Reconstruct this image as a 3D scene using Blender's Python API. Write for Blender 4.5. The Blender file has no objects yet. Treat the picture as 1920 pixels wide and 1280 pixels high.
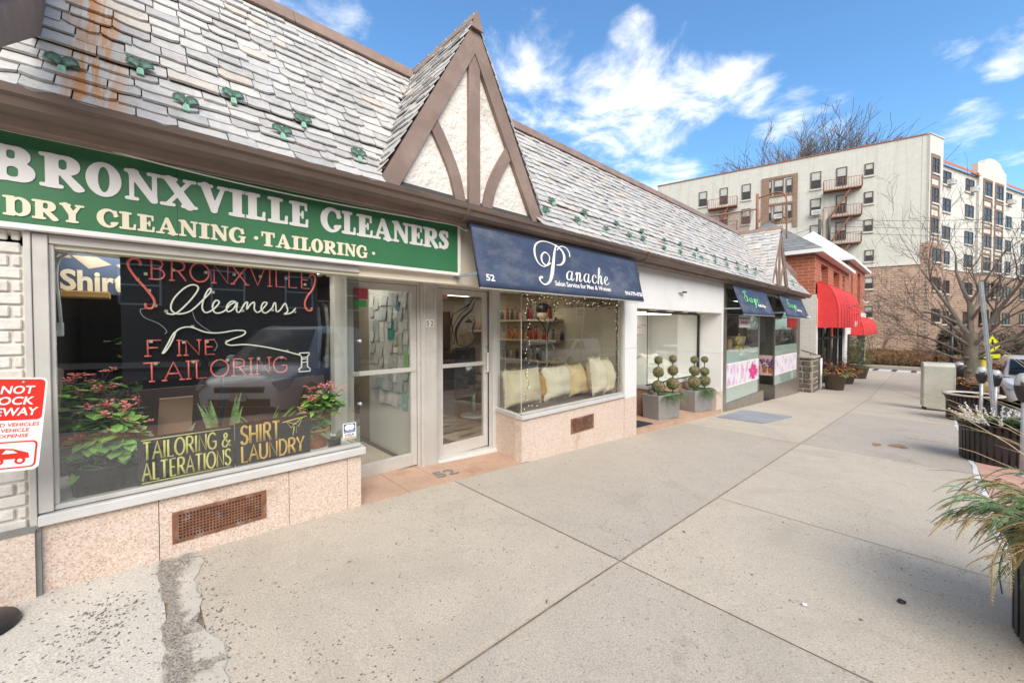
import bpy, bmesh, math, random
import numpy as np
from mathutils import Vector, Matrix
rnd = random.Random(7)
PI = math.pi
S = bpy.context.scene
COL = S.collection

# ------------------------------------------------------------------ camera
cam_d = bpy.data.cameras.new('camera'); cam = bpy.data.objects.new('camera', cam_d); COL.objects.link(cam)
cam.location = (0, 0, 1.55)
cam.rotation_euler = (math.radians(90 - 1.2), 0, math.radians(46.5))
cam_d.sensor_width = 36; cam_d.lens = 746 / 1920 * 36
cam_d.shift_y = -12.4 / 1920
cam_d.clip_start = 0.05; cam_d.clip_end = 2000
S.camera = cam

# ------------------------------------------------------------------ view, sky, sun
S.view_settings.view_transform = 'Standard'; S.view_settings.look = 'None'
S.view_settings.gamma = 1; S.view_settings.exposure = 1.52
SUN_DIR = Vector((0.84, -0.40, 0.72)).normalized()          # towards the sun
sun_el = math.asin(SUN_DIR.z); sun_az = math.atan2(SUN_DIR.x, SUN_DIR.y)
W = bpy.data.worlds.new('World'); S.world = W; W.use_nodes = True
wn = W.node_tree.nodes; wl = W.node_tree.links; wn.clear()
w_out = wn.new('ShaderNodeOutputWorld'); w_bg = wn.new('ShaderNodeBackground')
sky = wn.new('ShaderNodeTexSky'); sky.sky_type = 'NISHITA'; sky.sun_disc = False
sky.sun_elevation = sun_el; sky.sun_rotation = sun_az
sky.air_density = 1.0; sky.dust_density = 0.6; sky.ozone_density = 1.6; sky.altitude = 50
w_bg.inputs[1].default_value = 0.14
def WN(t, **k):
    n = wn.new(t)
    for a, b in k.items(): setattr(n, a, b)
    return n
tc = WN('ShaderNodeTexCoord')
nrm = WN('ShaderNodeVectorMath', operation='NORMALIZE'); wl.new(tc.outputs['Generated'], nrm.inputs[0])
sep = WN('ShaderNodeSeparateXYZ'); wl.new(nrm.outputs[0], sep.inputs[0])
def wmath(op, a, b=None, c=None, clamp=False):
    n = WN('ShaderNodeMath', operation=op, use_clamp=clamp)
    for i, v in enumerate((a, b, c)):
        if v is None: continue
        if hasattr(v, 'is_linked') or hasattr(v, 'links'): wl.new(v, n.inputs[i])
        else: n.inputs[i].default_value = v
    return n.outputs[0]
zz = wmath('ADD', wmath('MAXIMUM', sep.outputs[2], 0.0), 0.16)
pv = WN('ShaderNodeCombineXYZ')
wl.new(wmath('DIVIDE', sep.outputs[0], zz), pv.inputs[0]); wl.new(wmath('DIVIDE', sep.outputs[1], zz), pv.inputs[1])
n1 = WN('ShaderNodeTexNoise'); n1.inputs['Scale'].default_value = 3.4; n1.inputs['Detail'].default_value = 9; n1.inputs['Roughness'].default_value = 0.62
n1.inputs['Distortion'].default_value = 0.35
wl.new(pv.outputs[0], n1.inputs['Vector'])
n2 = WN('ShaderNodeTexNoise'); n2.inputs['Scale'].default_value = 1.1; n2.inputs['Detail'].default_value = 3
wl.new(pv.outputs[0], n2.inputs['Vector'])
cover = None
# cloud banks, widest ones unseen and added to whiten ambient: direction, angular radius (deg), weight
for d, rad, wgt in [((-0.608,0.577,0.545),4.5,.30),((-0.538,0.615,0.577),3.6,.34),((-0.586,0.635,0.504),5.0,.34),((-0.527,0.706,0.474),6.0,.42),
                    ((-0.416,0.712,0.566),2.6,.30),((-0.454,0.757,0.47),5.5,.42),((-0.43,0.737,0.522),3.0,.25),((-0.366,0.814,0.451),5.0,.36),((-0.30,0.83,0.47),3.6,.42),
                    ((-0.278,0.826,0.491),2.8,.40),((-0.249,0.853,0.459),3.2,.40),((-0.214,0.85,0.481),2.4,.32),((-0.287,0.854,0.434),3.6,.24),((-0.214,0.89,0.404),3.6,.34),((-0.136,0.915,0.379),2.6,.30),
                    ((-0.435,0.789,0.435),5.0,.36),((-0.614,0.648,0.451),4.6,.30),((0.002,0.911,0.411),2.3,.40),((0.045,0.912,0.405),2.0,.30),((0.07,0.916,0.396),2.4,.42),
                    ((0.032,0.948,0.317),2.2,.36),((-0.437,0.842,0.318),5.5,.42),((-0.804,0.191,0.563),5.0,.30),((-0.788,0.296,0.54),4.0,.34),
                    ((0.12,0.95,0.28),3.0,.34),((-0.353,0.866,0.353),2.2,.25),((-0.66,0.55,0.5),4,.22),((0.95,-0.1,0.35),44,.75),((0.3,-0.8,0.5),60,.75),((-0.7,-0.6,0.4),34,.6)]:
    v = Vector(d).normalized()
    dp = WN('ShaderNodeVectorMath', operation='DOT_PRODUCT'); wl.new(nrm.outputs[0], dp.inputs[0]); dp.inputs[1].default_value = v
    mr = WN('ShaderNodeMapRange', interpolation_type='SMOOTHSTEP'); wl.new(dp.outputs['Value'], mr.inputs[0])
    mr.inputs[1].default_value = math.cos(math.radians(rad * 1.5)); mr.inputs[2].default_value = 1.0
    mr.inputs[3].default_value = 0; mr.inputs[4].default_value = wgt
    cover = mr.outputs[0] if cover is None else wmath('MAXIMUM', wmath('ADD', cover, wmath('MULTIPLY', mr.outputs[0], 0.3)), mr.outputs[0])
dens = wmath('ADD', wmath('ADD', wmath('MULTIPLY', n1.outputs[0], 1.35), wmath('MULTIPLY', n2.outputs[0], 0.10)), wmath('SUBTRACT', wmath('MULTIPLY', cover, 0.78), 0.20))
mrc = WN('ShaderNodeMapRange', interpolation_type='SMOOTHSTEP'); wl.new(dens, mrc.inputs[0])
mrc.inputs[1].default_value = 0.71; mrc.inputs[2].default_value = 1.16; mrc.inputs[3].default_value = 0; mrc.inputs[4].default_value = 0.96
tint = WN('ShaderNodeMix', data_type='RGBA', blend_type='MULTIPLY'); tint.inputs[0].default_value = 1.0
wl.new(sky.outputs[0], tint.inputs[6]); tint.inputs[7].default_value = (0.415, 0.60, 0.70, 1)
mixc = WN('ShaderNodeMix', data_type='RGBA'); wl.new(mrc.outputs[0], mixc.inputs[0]); wl.new(tint.outputs[2], mixc.inputs[6])
mixc.inputs[7].default_value = (4.1, 4.0, 3.88, 1)
wl.new(mixc.outputs[2], w_bg.inputs[0]); wl.new(w_bg.outputs[0], w_out.inputs[0])

sl = bpy.data.lights.new('sun', 'SUN'); sun = bpy.data.objects.new('sun', sl); COL.objects.link(sun)
sl.energy = 1.45; sl.angle = math.radians(44); sl.color = (1.0, 0.95, 0.88)
sun.rotation_euler = (-SUN_DIR).to_track_quat('-Z', 'Y').to_euler()
sun.location = (20, -15, 25)

# ------------------------------------------------------------------ helpers
def tag(o, label=None, cat=None, group=None, kind=None):
    if label: o['label'] = label
    if cat: o['category'] = cat
    if group: o['group'] = group
    if kind: o['kind'] = kind
    return o
def empty(name, loc, label=None, cat=None, group=None):
    o = bpy.data.objects.new(name, None); COL.objects.link(o); o.location = loc; o.empty_display_size = 0.1
    return tag(o, label, cat, group)
def wloc(o):
    v = Vector((0, 0, 0))
    while o is not None: v += o.location; o = o.parent
    return v
class MB:
    """collects world-space geometry and links it as one mesh object"""
    def __init__(s): s.v = []; s.f = []; s.mi = []; s.sm = []
    def add(s, vs, fs, mi=0, smooth=False):
        b = len(s.v); s.v.extend([tuple(p) for p in vs])
        for f in fs: s.f.append(tuple(i + b for i in f)); s.mi.append(mi); s.sm.append(smooth)
        return s
    def quad(s, a, b, c, d, mi=0): return s.add([a, b, c, d], [(0, 1, 2, 3)], mi)
    def box(s, x0, x1, y0, y1, z0, z1, mi=0):
        return s.add([(x0,y0,z0),(x1,y0,z0),(x1,y1,z0),(x0,y1,z0),(x0,y0,z1),(x1,y0,z1),(x1,y1,z1),(x0,y1,z1)],
                     [(0,3,2,1),(4,5,6,7),(0,1,5,4),(1,2,6,5),(2,3,7,6),(3,0,4,7)], mi)
    def obox(s, o, u, v, w, mi=0):
        o, u, v, w = map(Vector, (o, u, v, w))
        return s.add([o, o+u, o+u+v, o+v, o+w, o+u+w, o+u+v+w, o+v+w],
                     [(0,3,2,1),(4,5,6,7),(0,1,5,4),(1,2,6,5),(2,3,7,6),(3,0,4,7)], mi)
    def bar(s, a, b, w, h, up=(0,0,1), mi=0):
        """rectangular bar centred on a-b, width w (sideways), height h (along up)"""
        a, b = Vector(a), Vector(b); t = (b-a).normalized(); side = t.cross(Vector(up)).normalized(); up2 = side.cross(t)
        return s.obox(a - side*w/2 - up2*h/2, b-a, side*w, up2*h, mi)
    def prism(s, poly, fr, d, mi=0):
        """poly: 2-D points; fr: function (u,v,w)->xyz; from w=0 to w=d"""
        n = len(poly)
        vs = [fr(u, v, 0) for u, v in poly] + [fr(u, v, d) for u, v in poly]
        fs = [tuple(range(n))[::-1], tuple(range(n, 2*n))] + [(i, (i+1) % n, n+(i+1) % n, n+i) for i in range(n)]
        return s.add(vs, fs, mi)
    def tube(s, pts, r, n=6, mi=0, caps=True, smooth=True):
        pts = [Vector(p) for p in pts]; m = len(pts)
        rs = r if isinstance(r, (list, tuple)) else [r]*m
        vs = []; prev = None
        for i, p in enumerate(pts):
            t = (pts[min(i+1, m-1)] - pts[max(i-1, 0)])
            t = t.normalized() if t.length > 1e-9 else Vector((0,0,1))
            if prev is None:
                ref = Vector((0,0,1)) if abs(t.z) < .9 else Vector((1,0,0))
                a = t.cross(ref).normalized()
            else:
                a = prev - t*prev.dot(t)
                a = a.normalized() if a.length > 1e-6 else t.orthogonal().normalized()
            prev = a; b = t.cross(a)
            for k in range(n):
                an = 2*PI*k/n; vs.append(p + (a*math.cos(an) + b*math.sin(an))*rs[i])
        fs = [(i*n+k, i*n+(k+1) % n, (i+1)*n+(k+1) % n, (i+1)*n+k) for i in range(m-1) for k in range(n)]
        if caps: fs += [tuple(range(n))[::-1], tuple((m-1)*n+k for k in range(n))]
        return s.add(vs, fs, mi, smooth)
    def lathe(s, prof, c, n=20, mi=0, smooth=True, sx=1, sy=1, a0=0, a1=2*PI):
        full = abs(a1-a0-2*PI) < 1e-6; vs = []; m = len(prof); nn = n if full else n+1
        for r, z in prof:
            for k in range(nn):
                an = a0 + (a1-a0)*k/n; vs.append((c[0]+r*sx*math.cos(an), c[1]+r*sy*math.sin(an), c[2]+z))
        fs = []
        for i in range(m-1):
            for k in range(n):
                k2 = (k+1) % nn; fs.append((i*nn+k, i*nn+k2, (i+1)*nn+k2, (i+1)*nn+k))
        if full:
            if prof[0][0] > 1e-6: fs.append(tuple(range(nn))[::-1])
            if prof[-1][0] > 1e-6: fs.append(tuple((m-1)*nn+k for k in range(nn)))
        return s.add(vs, fs, mi, smooth)
    def ball(s, c, r, n=12, m=8, mi=0, sz=1.0, jit=0.0):
        vs = []
        for i in range(m+1):
            th = PI*i/m
            for k in range(n):
                an = 2*PI*k/n; q = 1 + (rnd.uniform(-jit, jit) if 0 < i < m else 0)
                vs.append((c[0]+r*q*math.sin(th)*math.cos(an), c[1]+r*q*math.sin(th)*math.sin(an), c[2]-r*sz*q*math.cos(th)))
        fs = [(i*n+k, i*n+(k+1) % n, (i+1)*n+(k+1) % n, (i+1)*n+k) for i in range(m) for k in range(n)]
        return s.add(vs, fs, mi, True)
    def leaf(s, p, d, ln, wd, up=(0,0,1), bend=0.2, mi=0):
        """a leaf: six-sided blade from p along d"""
        p = Vector(p); d = Vector(d).normalized(); side = d.cross(Vector(up))
        side = side.normalized() if side.length > 1e-4 else d.orthogonal().normalized()
        nv = side.cross(d)
        q = lambda t, w: p + d*ln*t + side*wd*w - nv*ln*bend*t*t
        return s.add([q(0,0), q(.35,-.42), q(.75,-.46), q(1,0), q(.75,.46), q(.35,.42)], [(0,1,2,3),(0,3,4,5)], mi, True)
    def build(s, name, mat, parent=None, bevel=0, seg=1, label=None):
        me = bpy.data.meshes.new(name)
        off = wloc(parent) if parent is not None else Vector((0,0,0))
        me.from_pydata([(x-off.x, y-off.y, z-off.z) for x, y, z in s.v], [], s.f)
        mats = mat if isinstance(mat, (list, tuple)) else [mat]
        for m in mats: me.materials.append(m)
        if len(s.f):
            me.polygons.foreach_set('material_index', s.mi); me.polygons.foreach_set('use_smooth', s.sm)
        me.update()
        o = bpy.data.objects.new(name, me); COL.objects.link(o)
        if parent is not None: o.parent = parent
        if bevel:
            b = o.modifiers.new('bevel', 'BEVEL'); b.width = bevel; b.segments = seg; b.limit_method = 'ANGLE'; b.angle_limit = math.radians(40)
        if label: o['label'] = label
        return o
def single(name, mb, mat, loc, label, cat, group=None, bevel=0):
    """a thing that is one mesh, its origin at its base"""
    e = bpy.data.objects.new('tmp', None); e.location = loc
    me_o = MB.build(mb, name, mat, None, bevel)
    L = Vector(loc)
    for v in me_o.data.vertices: v.co -= L
    me_o.location = loc; bpy.data.objects.remove(e)
    return tag(me_o, label, cat, group)
def copy_tree(o, parent=None):
    c = o.copy(); COL.objects.link(c); c.parent = parent
    for ch in [x for x in bpy.data.objects if x.parent == o]: copy_tree(ch, c)
    return c
def cat_rom(pts, n=6, closed=False):
    P = [Vector(p) for p in pts]; out = []; m = len(P)
    idx = (lambda i: P[i % m]) if closed else (lambda i: P[max(0, min(m-1, i))])
    for i in range(m if closed else m-1):
        a, b, c, d = idx(i-1), idx(i), idx(i+1), idx(i+2)
        for k in range(n):
            t = k/n; out.append(0.5*((2*b) + (c-a)*t + (2*a-5*b+4*c-d)*t*t + (3*b-a-3*c+d)*t**3))
    if not closed: out.append(P[-1])
    return out
def FX(x):           # a frame on a plane facing the street: u along the street, v up, w out of the wall
    return lambda u, v, w: (x + w, u, v)
def FY(y):           # a frame on a plane facing the camera side (-Y): u along +X, v up
    return lambda u, v, w: (u, y - w, v)
def gz(y):           # ground height along the street: it falls away
    return -0.04*y if y < 2 else (-0.08-0.056*(y-2) if y < 19 else (-1.032-0.012*(y-19) if y < 40 else -1.284))

# ------------------------------------------------------------------ materials
def newmat(name):
    m = bpy.data.materials.new(name); m.use_nodes = True
    nt = m.node_tree; nt.nodes.clear()
    out = nt.nodes.new('ShaderNodeOutputMaterial'); b = nt.nodes.new('ShaderNodeBsdfPrincipled'); nt.links.new(b.outputs[0], out.inputs[0])
    return m, nt, b
def nd(nt, t, ins=None, **k):
    n = nt.nodes.new(t)
    for a, v in k.items(): setattr(n, a, v)
    for a, v in (ins or {}).items():
        if hasattr(v, 'links'): nt.links.new(v, n.inputs[a])
        else: n.inputs[a].default_value = v
    return n
def rgba(c): return (c[0], c[1], c[2], 1)
def ramp(nt, fac, stops, interp='LINEAR'):
    r = nt.nodes.new('ShaderNodeValToRGB'); cr = r.color_ramp; cr.interpolation = interp
    while len(cr.elements) < len(stops): cr.elements.new(0.5)
    for e, (p, c) in zip(cr.elements, stops): e.position = p; e.color = rgba(c) if len(c) == 3 else c
    nt.links.new(fac, r.inputs[0]); return r.outputs[0]
def objco(nt): return nd(nt, 'ShaderNodeTexCoord').outputs['Object']
def mixcol(nt, fac, a, b, mode='MIX'):
    n = nt.nodes.new('ShaderNodeMix'); n.data_type = 'RGBA'; n.blend_type = mode
    for i, v in ((0, fac), (6, a), (7, b)):
        if hasattr(v, 'links'): nt.links.new(v, n.inputs[i])
        else: n.inputs[i].default_value = v if i == 0 else rgba(v)
    return n.outputs[2]
def noise(nt, scale, detail=4, rough=0.55, vec=None, dist=0):
    n = nd(nt, 'ShaderNodeTexNoise', {'Scale': scale, 'Detail': detail, 'Roughness': rough, 'Distortion': dist})
    nt.links.new(vec if vec is not None else objco(nt), n.inputs['Vector']); return n.outputs[0]
def bump(nt, b, h, strength=0.3, dist=0.01):
    n = nd(nt, 'ShaderNodeBump', {'Strength': strength, 'Distance': dist, 'Height': h}); nt.links.new(n.outputs[0], b.inputs['Normal'])
def mat(name, col, rough=0.6, var=0.15, scale=6, fine=0, metal=0, bmp=0, bscale=40, bdist=0.004, dirt=None, dirt_amt=0.35, dscale=2.5, emit=None, estr=1, spec=None, stretch=None):
    m, nt, b = newmat(name)
    vec = objco(nt)
    if stretch: vec = nd(nt, 'ShaderNodeVectorMath', {0: vec, 1: stretch}, operation='MULTIPLY').outputs[0]
    lo = tuple(max(0, c*(1-var)) for c in col); hi = tuple(min(1, c*(1+var)) for c in col)
    c = ramp(nt, noise(nt, scale, 5, 0.6, vec), [(0.3, lo), (0.7, hi)])
    if fine:
        f = noise(nt, fine, 2, 0.5, vec)
        c = mixcol(nt, 0.5, c, ramp(nt, f, [(0.35, tuple(x*0.8 for x in lo)), (0.65, tuple(min(1, x*1.1) for x in hi))]))
    if dirt:
        fac = ramp(nt, noise(nt, dscale, 6, 0.7, vec), [(0.52, (0,0,0)), (0.72, (dirt_amt,)*3)])
        c = mixcol(nt, fac, c, dirt)
    nt.links.new(c, b.inputs['Base Color']); b.inputs['Roughness'].default_value = rough; b.inputs['Metallic'].default_value = metal
    if spec is not None: b.inputs['Specular IOR Level'].default_value = spec
    if bmp: bump(nt, b, noise(nt, bscale, 4, 0.6, vec), bmp, bdist)
    if emit: b.inputs['Emission Color'].default_value = rgba(emit); b.inputs['Emission Strength'].default_value = estr
    return m
def brick(name, c1, c2, mortar, d, bw=0.21, bh=0.075, ms=0.012, rough=0.85, bmp=0.5, tintvar=0.3, off=0.5, streak=0):
    """brickwork on an upright wall whose horizontal direction is d"""
    m, nt, b = newmat(name)
    v = objco(nt)
    u = nd(nt, 'ShaderNodeVectorMath', {0: v, 1: (d[0], d[1], 0)}, operation='DOT_PRODUCT').outputs['Value']
    z = nd(nt, 'ShaderNodeSeparateXYZ', {0: v}).outputs[2]
    cb = nd(nt, 'ShaderNodeCombineXYZ', {0: u, 1: z}).outputs[0]
    t = nd(nt, 'ShaderNodeTexBrick', {'Vector': cb, 'Color1': rgba(c1), 'Color2': rgba(c2), 'Mortar': rgba(mortar), 'Scale': 1.0, 'Mortar Size': ms, 'Mortar Smooth': 0.2, 'Bias': 0.0, 'Brick Width': bw, 'Row Height': bh})
    t.offset = off
    n = noise(nt, 2.2, 5, 0.65, v)
    c = mixcol(nt, tintvar, t.outputs[0], ramp(nt, n, [(0.3, tuple(x*0.55 for x in c1)), (0.7, tuple(min(1, x*1.25) for x in c2))]), 'MIX')
    if streak:
        sv = nd(nt, 'ShaderNodeCombineXYZ', {0: nd(nt, 'ShaderNodeMath', {0: u, 1: 1.6}, operation='MULTIPLY').outputs[0], 1: nd(nt, 'ShaderNodeMath', {0: z, 1: 0.10}, operation='MULTIPLY').outputs[0]}).outputs[0]
        c = mixcol(nt, ramp(nt, noise(nt, 1.0, 5, .65, sv, .3), [(.50,(0,0,0)),(.72,(streak,)*3)]), c, tuple(x*.55 for x in c1))
    nt.links.new(c, b.inputs['Base Color']); b.inputs['Roughness'].default_value = rough
    h = nd(nt, 'ShaderNodeMath', {0: 1.0, 1: t.outputs['Fac']}, operation='SUBTRACT').outputs[0]
    bump(nt, b, h, bmp, 0.008)
    return m
def glass(name, tint=(0.93, 0.97, 0.95), ior=1.6, rough=0.0, film=None, film_amt=0.0):
    """a window pane: clear through, mirror-like by Fresnel"""
    m = bpy.data.materials.new(name); m.use_nodes = True; nt = m.node_tree; nt.nodes.clear()
    out = nt.nodes.new('ShaderNodeOutputMaterial')
    tr = nd(nt, 'ShaderNodeBsdfTransparent', {'Color': rgba(tint)}); gl = nd(nt, 'ShaderNodeBsdfGlossy', {'Color': (1,1,1,1), 'Roughness': rough})
    fc = nd(nt, 'ShaderNodeLayerWeight', {'Blend': 0.5}).outputs['Facing']; f0 = ((ior-1)/(ior+1))**2*2.6
    fr = nd(nt, 'ShaderNodeMath', {0: nd(nt, 'ShaderNodeMath', {0: fc, 1: 4.2}, operation='POWER').outputs[0], 1: 1-f0, 2: f0}, operation='MULTIPLY_ADD')
    wob = noise(nt, 1.7, 1, 0.4); bm = nd(nt, 'ShaderNodeBump', {'Strength': 0.06, 'Distance': 0.01, 'Height': wob}); nt.links.new(bm.outputs[0], gl.inputs['Normal'])
    mx = nd(nt, 'ShaderNodeMixShader', {0: fr.outputs[0], 1: tr.outputs[0], 2: gl.outputs[0]})
    last = mx
    if film:
        df = nd(nt, 'ShaderNodeBsdfDiffuse', {'Color': rgba(film)})
        last = nd(nt, 'ShaderNodeMixShader', {0: film_amt, 1: mx.outputs[0], 2: df.outputs[0]})
    nt.links.new(last.outputs[0], out.inputs[0]); return m
M = {}
M['steel_frame'] = mat('aluminium_frame', (0.55,0.525,0.49), 0.45, 0.12, 5, metal=0.15, bmp=0.05, dirt=(0.22,0.19,0.16), dirt_amt=0.3)
M['steel_light'] = mat('pale_aluminium', (0.62,0.605,0.58), 0.4, 0.08, 5, metal=0.15, dirt=(0.3,0.27,0.24), dirt_amt=0.3)
M['stainless'] = mat('stainless_steel', (0.34,0.31,0.27), 0.3, 0.15, 3, metal=0.7, dirt=(0.2,0.18,0.15))
M['white_panel'] = mat('white_panel', (0.74,0.73,0.72), 0.45, 0.03, 2, dirt=(0.6,0.57,0.53), dirt_amt=0.35)
M['cream'] = mat('cream_paint', (0.78,0.70,0.57), 0.7, 0.06, 3)
M['stucco'] = mat('white_stucco', (0.74,0.70,0.64), 0.9, 0.1, 3, bmp=1.0, bscale=14, bdist=0.03, dirt=(0.42,0.38,0.33), dirt_amt=0.5)
M['brown_wood'] = mat('brown_painted_timber', (0.235,0.165,0.135), 0.6, 0.15, 3, bmp=0.25, bscale=30, dirt=(0.34,0.25,0.2), dirt_amt=0.5, dscale=3)
M['brown_metal'] = mat('brown_gutter_metal', (0.125,0.088,0.07), 0.42, 0.25, 3, bmp=0.1, dirt=(0.22,0.17,0.14), dirt_amt=0.5, stretch=(1,0.35,1.5))
M['copper_ridge'] = mat('brown_ridge_metal', (0.25,0.17,0.135), 0.5, 0.2, 3, dirt=(0.38,0.25,0.17), dirt_amt=0.5)
M['soffit'] = mat('soffit_board', (0.15,0.115,0.09), 0.75, 0.2, 4)
M['rust'] = mat('rusty_iron', (0.20,0.085,0.045), 0.85, 0.35, 12, bmp=0.3, dirt=(0.42,0.38,0.36), dirt_amt=0.55, dscale=9)
M['rust_plain'] = mat('rust_red_iron', (0.27,0.115,0.07), 0.8, 0.3, 9)
M['verdigris'] = mat('verdigris_copper', (0.05,0.11,0.075), 0.55, 0.4, 40, dirt=(0.22,0.42,0.31), dirt_amt=0.8, dscale=22)
M['verdigris_pale'] = mat('pale_verdigris', (0.24,0.46,0.33), .6, .3, 30)
M['black'] = mat('black_paint', (0.018,0.018,0.02), 0.4, 0.2, 6)
M['dark_iron'] = mat('black_iron', (0.022,0.021,0.024), 0.42, 0.25, 8, dirt=(0.07,0.06,0.055), dirt_amt=0.4)
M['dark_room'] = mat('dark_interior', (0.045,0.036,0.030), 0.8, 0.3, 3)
M['white'] = mat('white_paint', (0.76,0.75,0.74), 0.55, 0.04, 3)
M['paper'] = mat('white_paper', (0.62,0.61,0.56), 0.8, 0.1, 4)
M['galv'] = mat('galvanised_steel', (0.42,0.45,0.48), 0.45, 0.15, 14, metal=0.5)
M['red_fabric'] = mat('red_canvas', (0.74,0.045,0.045), 0.7, 0.1, 5, bmp=0.15, bscale=120)
M['navy'] = mat('navy_canvas', (0.040,0.060,0.115), 0.75, 0.18, 4, bmp=0.1, bscale=160, dirt=(0.16,0.17,0.195), dirt_amt=0.75, dscale=1.1, stretch=(1,1,2.2))
M['navy_side'] = mat('navy_canvas_dark', (0.02,0.028,0.06), 0.8, 0.1, 4)
M['lettering'] = mat('white_lettering', (0.80,0.78,0.75), 0.5, 0.03, 3)
M['glass'] = glass('window_glass')
M['glass_dark'] = glass('dark_window_glass', (0.55,0.58,0.58), 1.8)
M['soil'] = mat('soil', (0.06,0.045,0.035), 0.95, 0.4, 20, bmp=0.6)
M['rubber'] = mat('tyre_rubber', (0.02,0.02,0.02), 0.8, 0.2, 20)
# ------------------------------------------------------------------ lettering
def curve_mesh(polys, extrude):
    cu = bpy.data.curves.new('tmp', 'CURVE'); cu.dimensions = '2D'; cu.fill_mode = 'BOTH'; cu.extrude = extrude/2
    for p in polys:
        sp = cu.splines.new('POLY'); sp.points.add(len(p)-1); sp.use_cyclic_u = True
        for i, q in enumerate(p): sp.points[i].co = (q[0], q[1], 0, 1)
    return _to_mesh(cu, extrude)
def _to_mesh(cu, extrude):
    o = bpy.data.objects.new('tmp', cu); COL.objects.link(o)
    dg = bpy.context.evaluated_depsgraph_get(); me = bpy.data.meshes.new_from_object(o.evaluated_get(dg))
    vs = [(v.co.x, v.co.y, v.co.z + extrude/2) for v in me.vertices]; fs = [tuple(p.vertices) for p in me.polygons]
    bpy.data.objects.remove(o); bpy.data.curves.remove(cu); bpy.data.meshes.remove(me)
    return vs, fs
def sans(txt, h, w=None, bold=0.0, shear=0.0, extrude=0.003, align='LEFT', space=1.0):
    """plain lettering, cap height h; fitted to width w if given"""
    cu = bpy.data.curves.new('tmp', 'FONT'); cu.body = txt; cu.size = h/0.72; cu.offset = bold*h; cu.shear = shear; cu.extrude = extrude/2; cu.space_character = space; cu.resolution_u = 3
    vs, fs = _to_mesh(cu, extrude)
    if not vs: return vs, fs
    x0 = min(v[0] for v in vs); x1 = max(v[0] for v in vs); k = 1 if w is None else w/(x1-x0)
    sh = {'LEFT': 0, 'CENTER': -(x1-x0)*k/2, 'RIGHT': -(x1-x0)*k}[align]
    return [((v[0]-x0)*k+sh, v[1], v[2]) for v in vs], fs
def put(mb, vf, fr, u0, v0, mi=0):
    vs, fs = vf
    return mb.add([fr(u0+a, v0+b, c) for a, b, c in vs], fs, mi)
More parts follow.
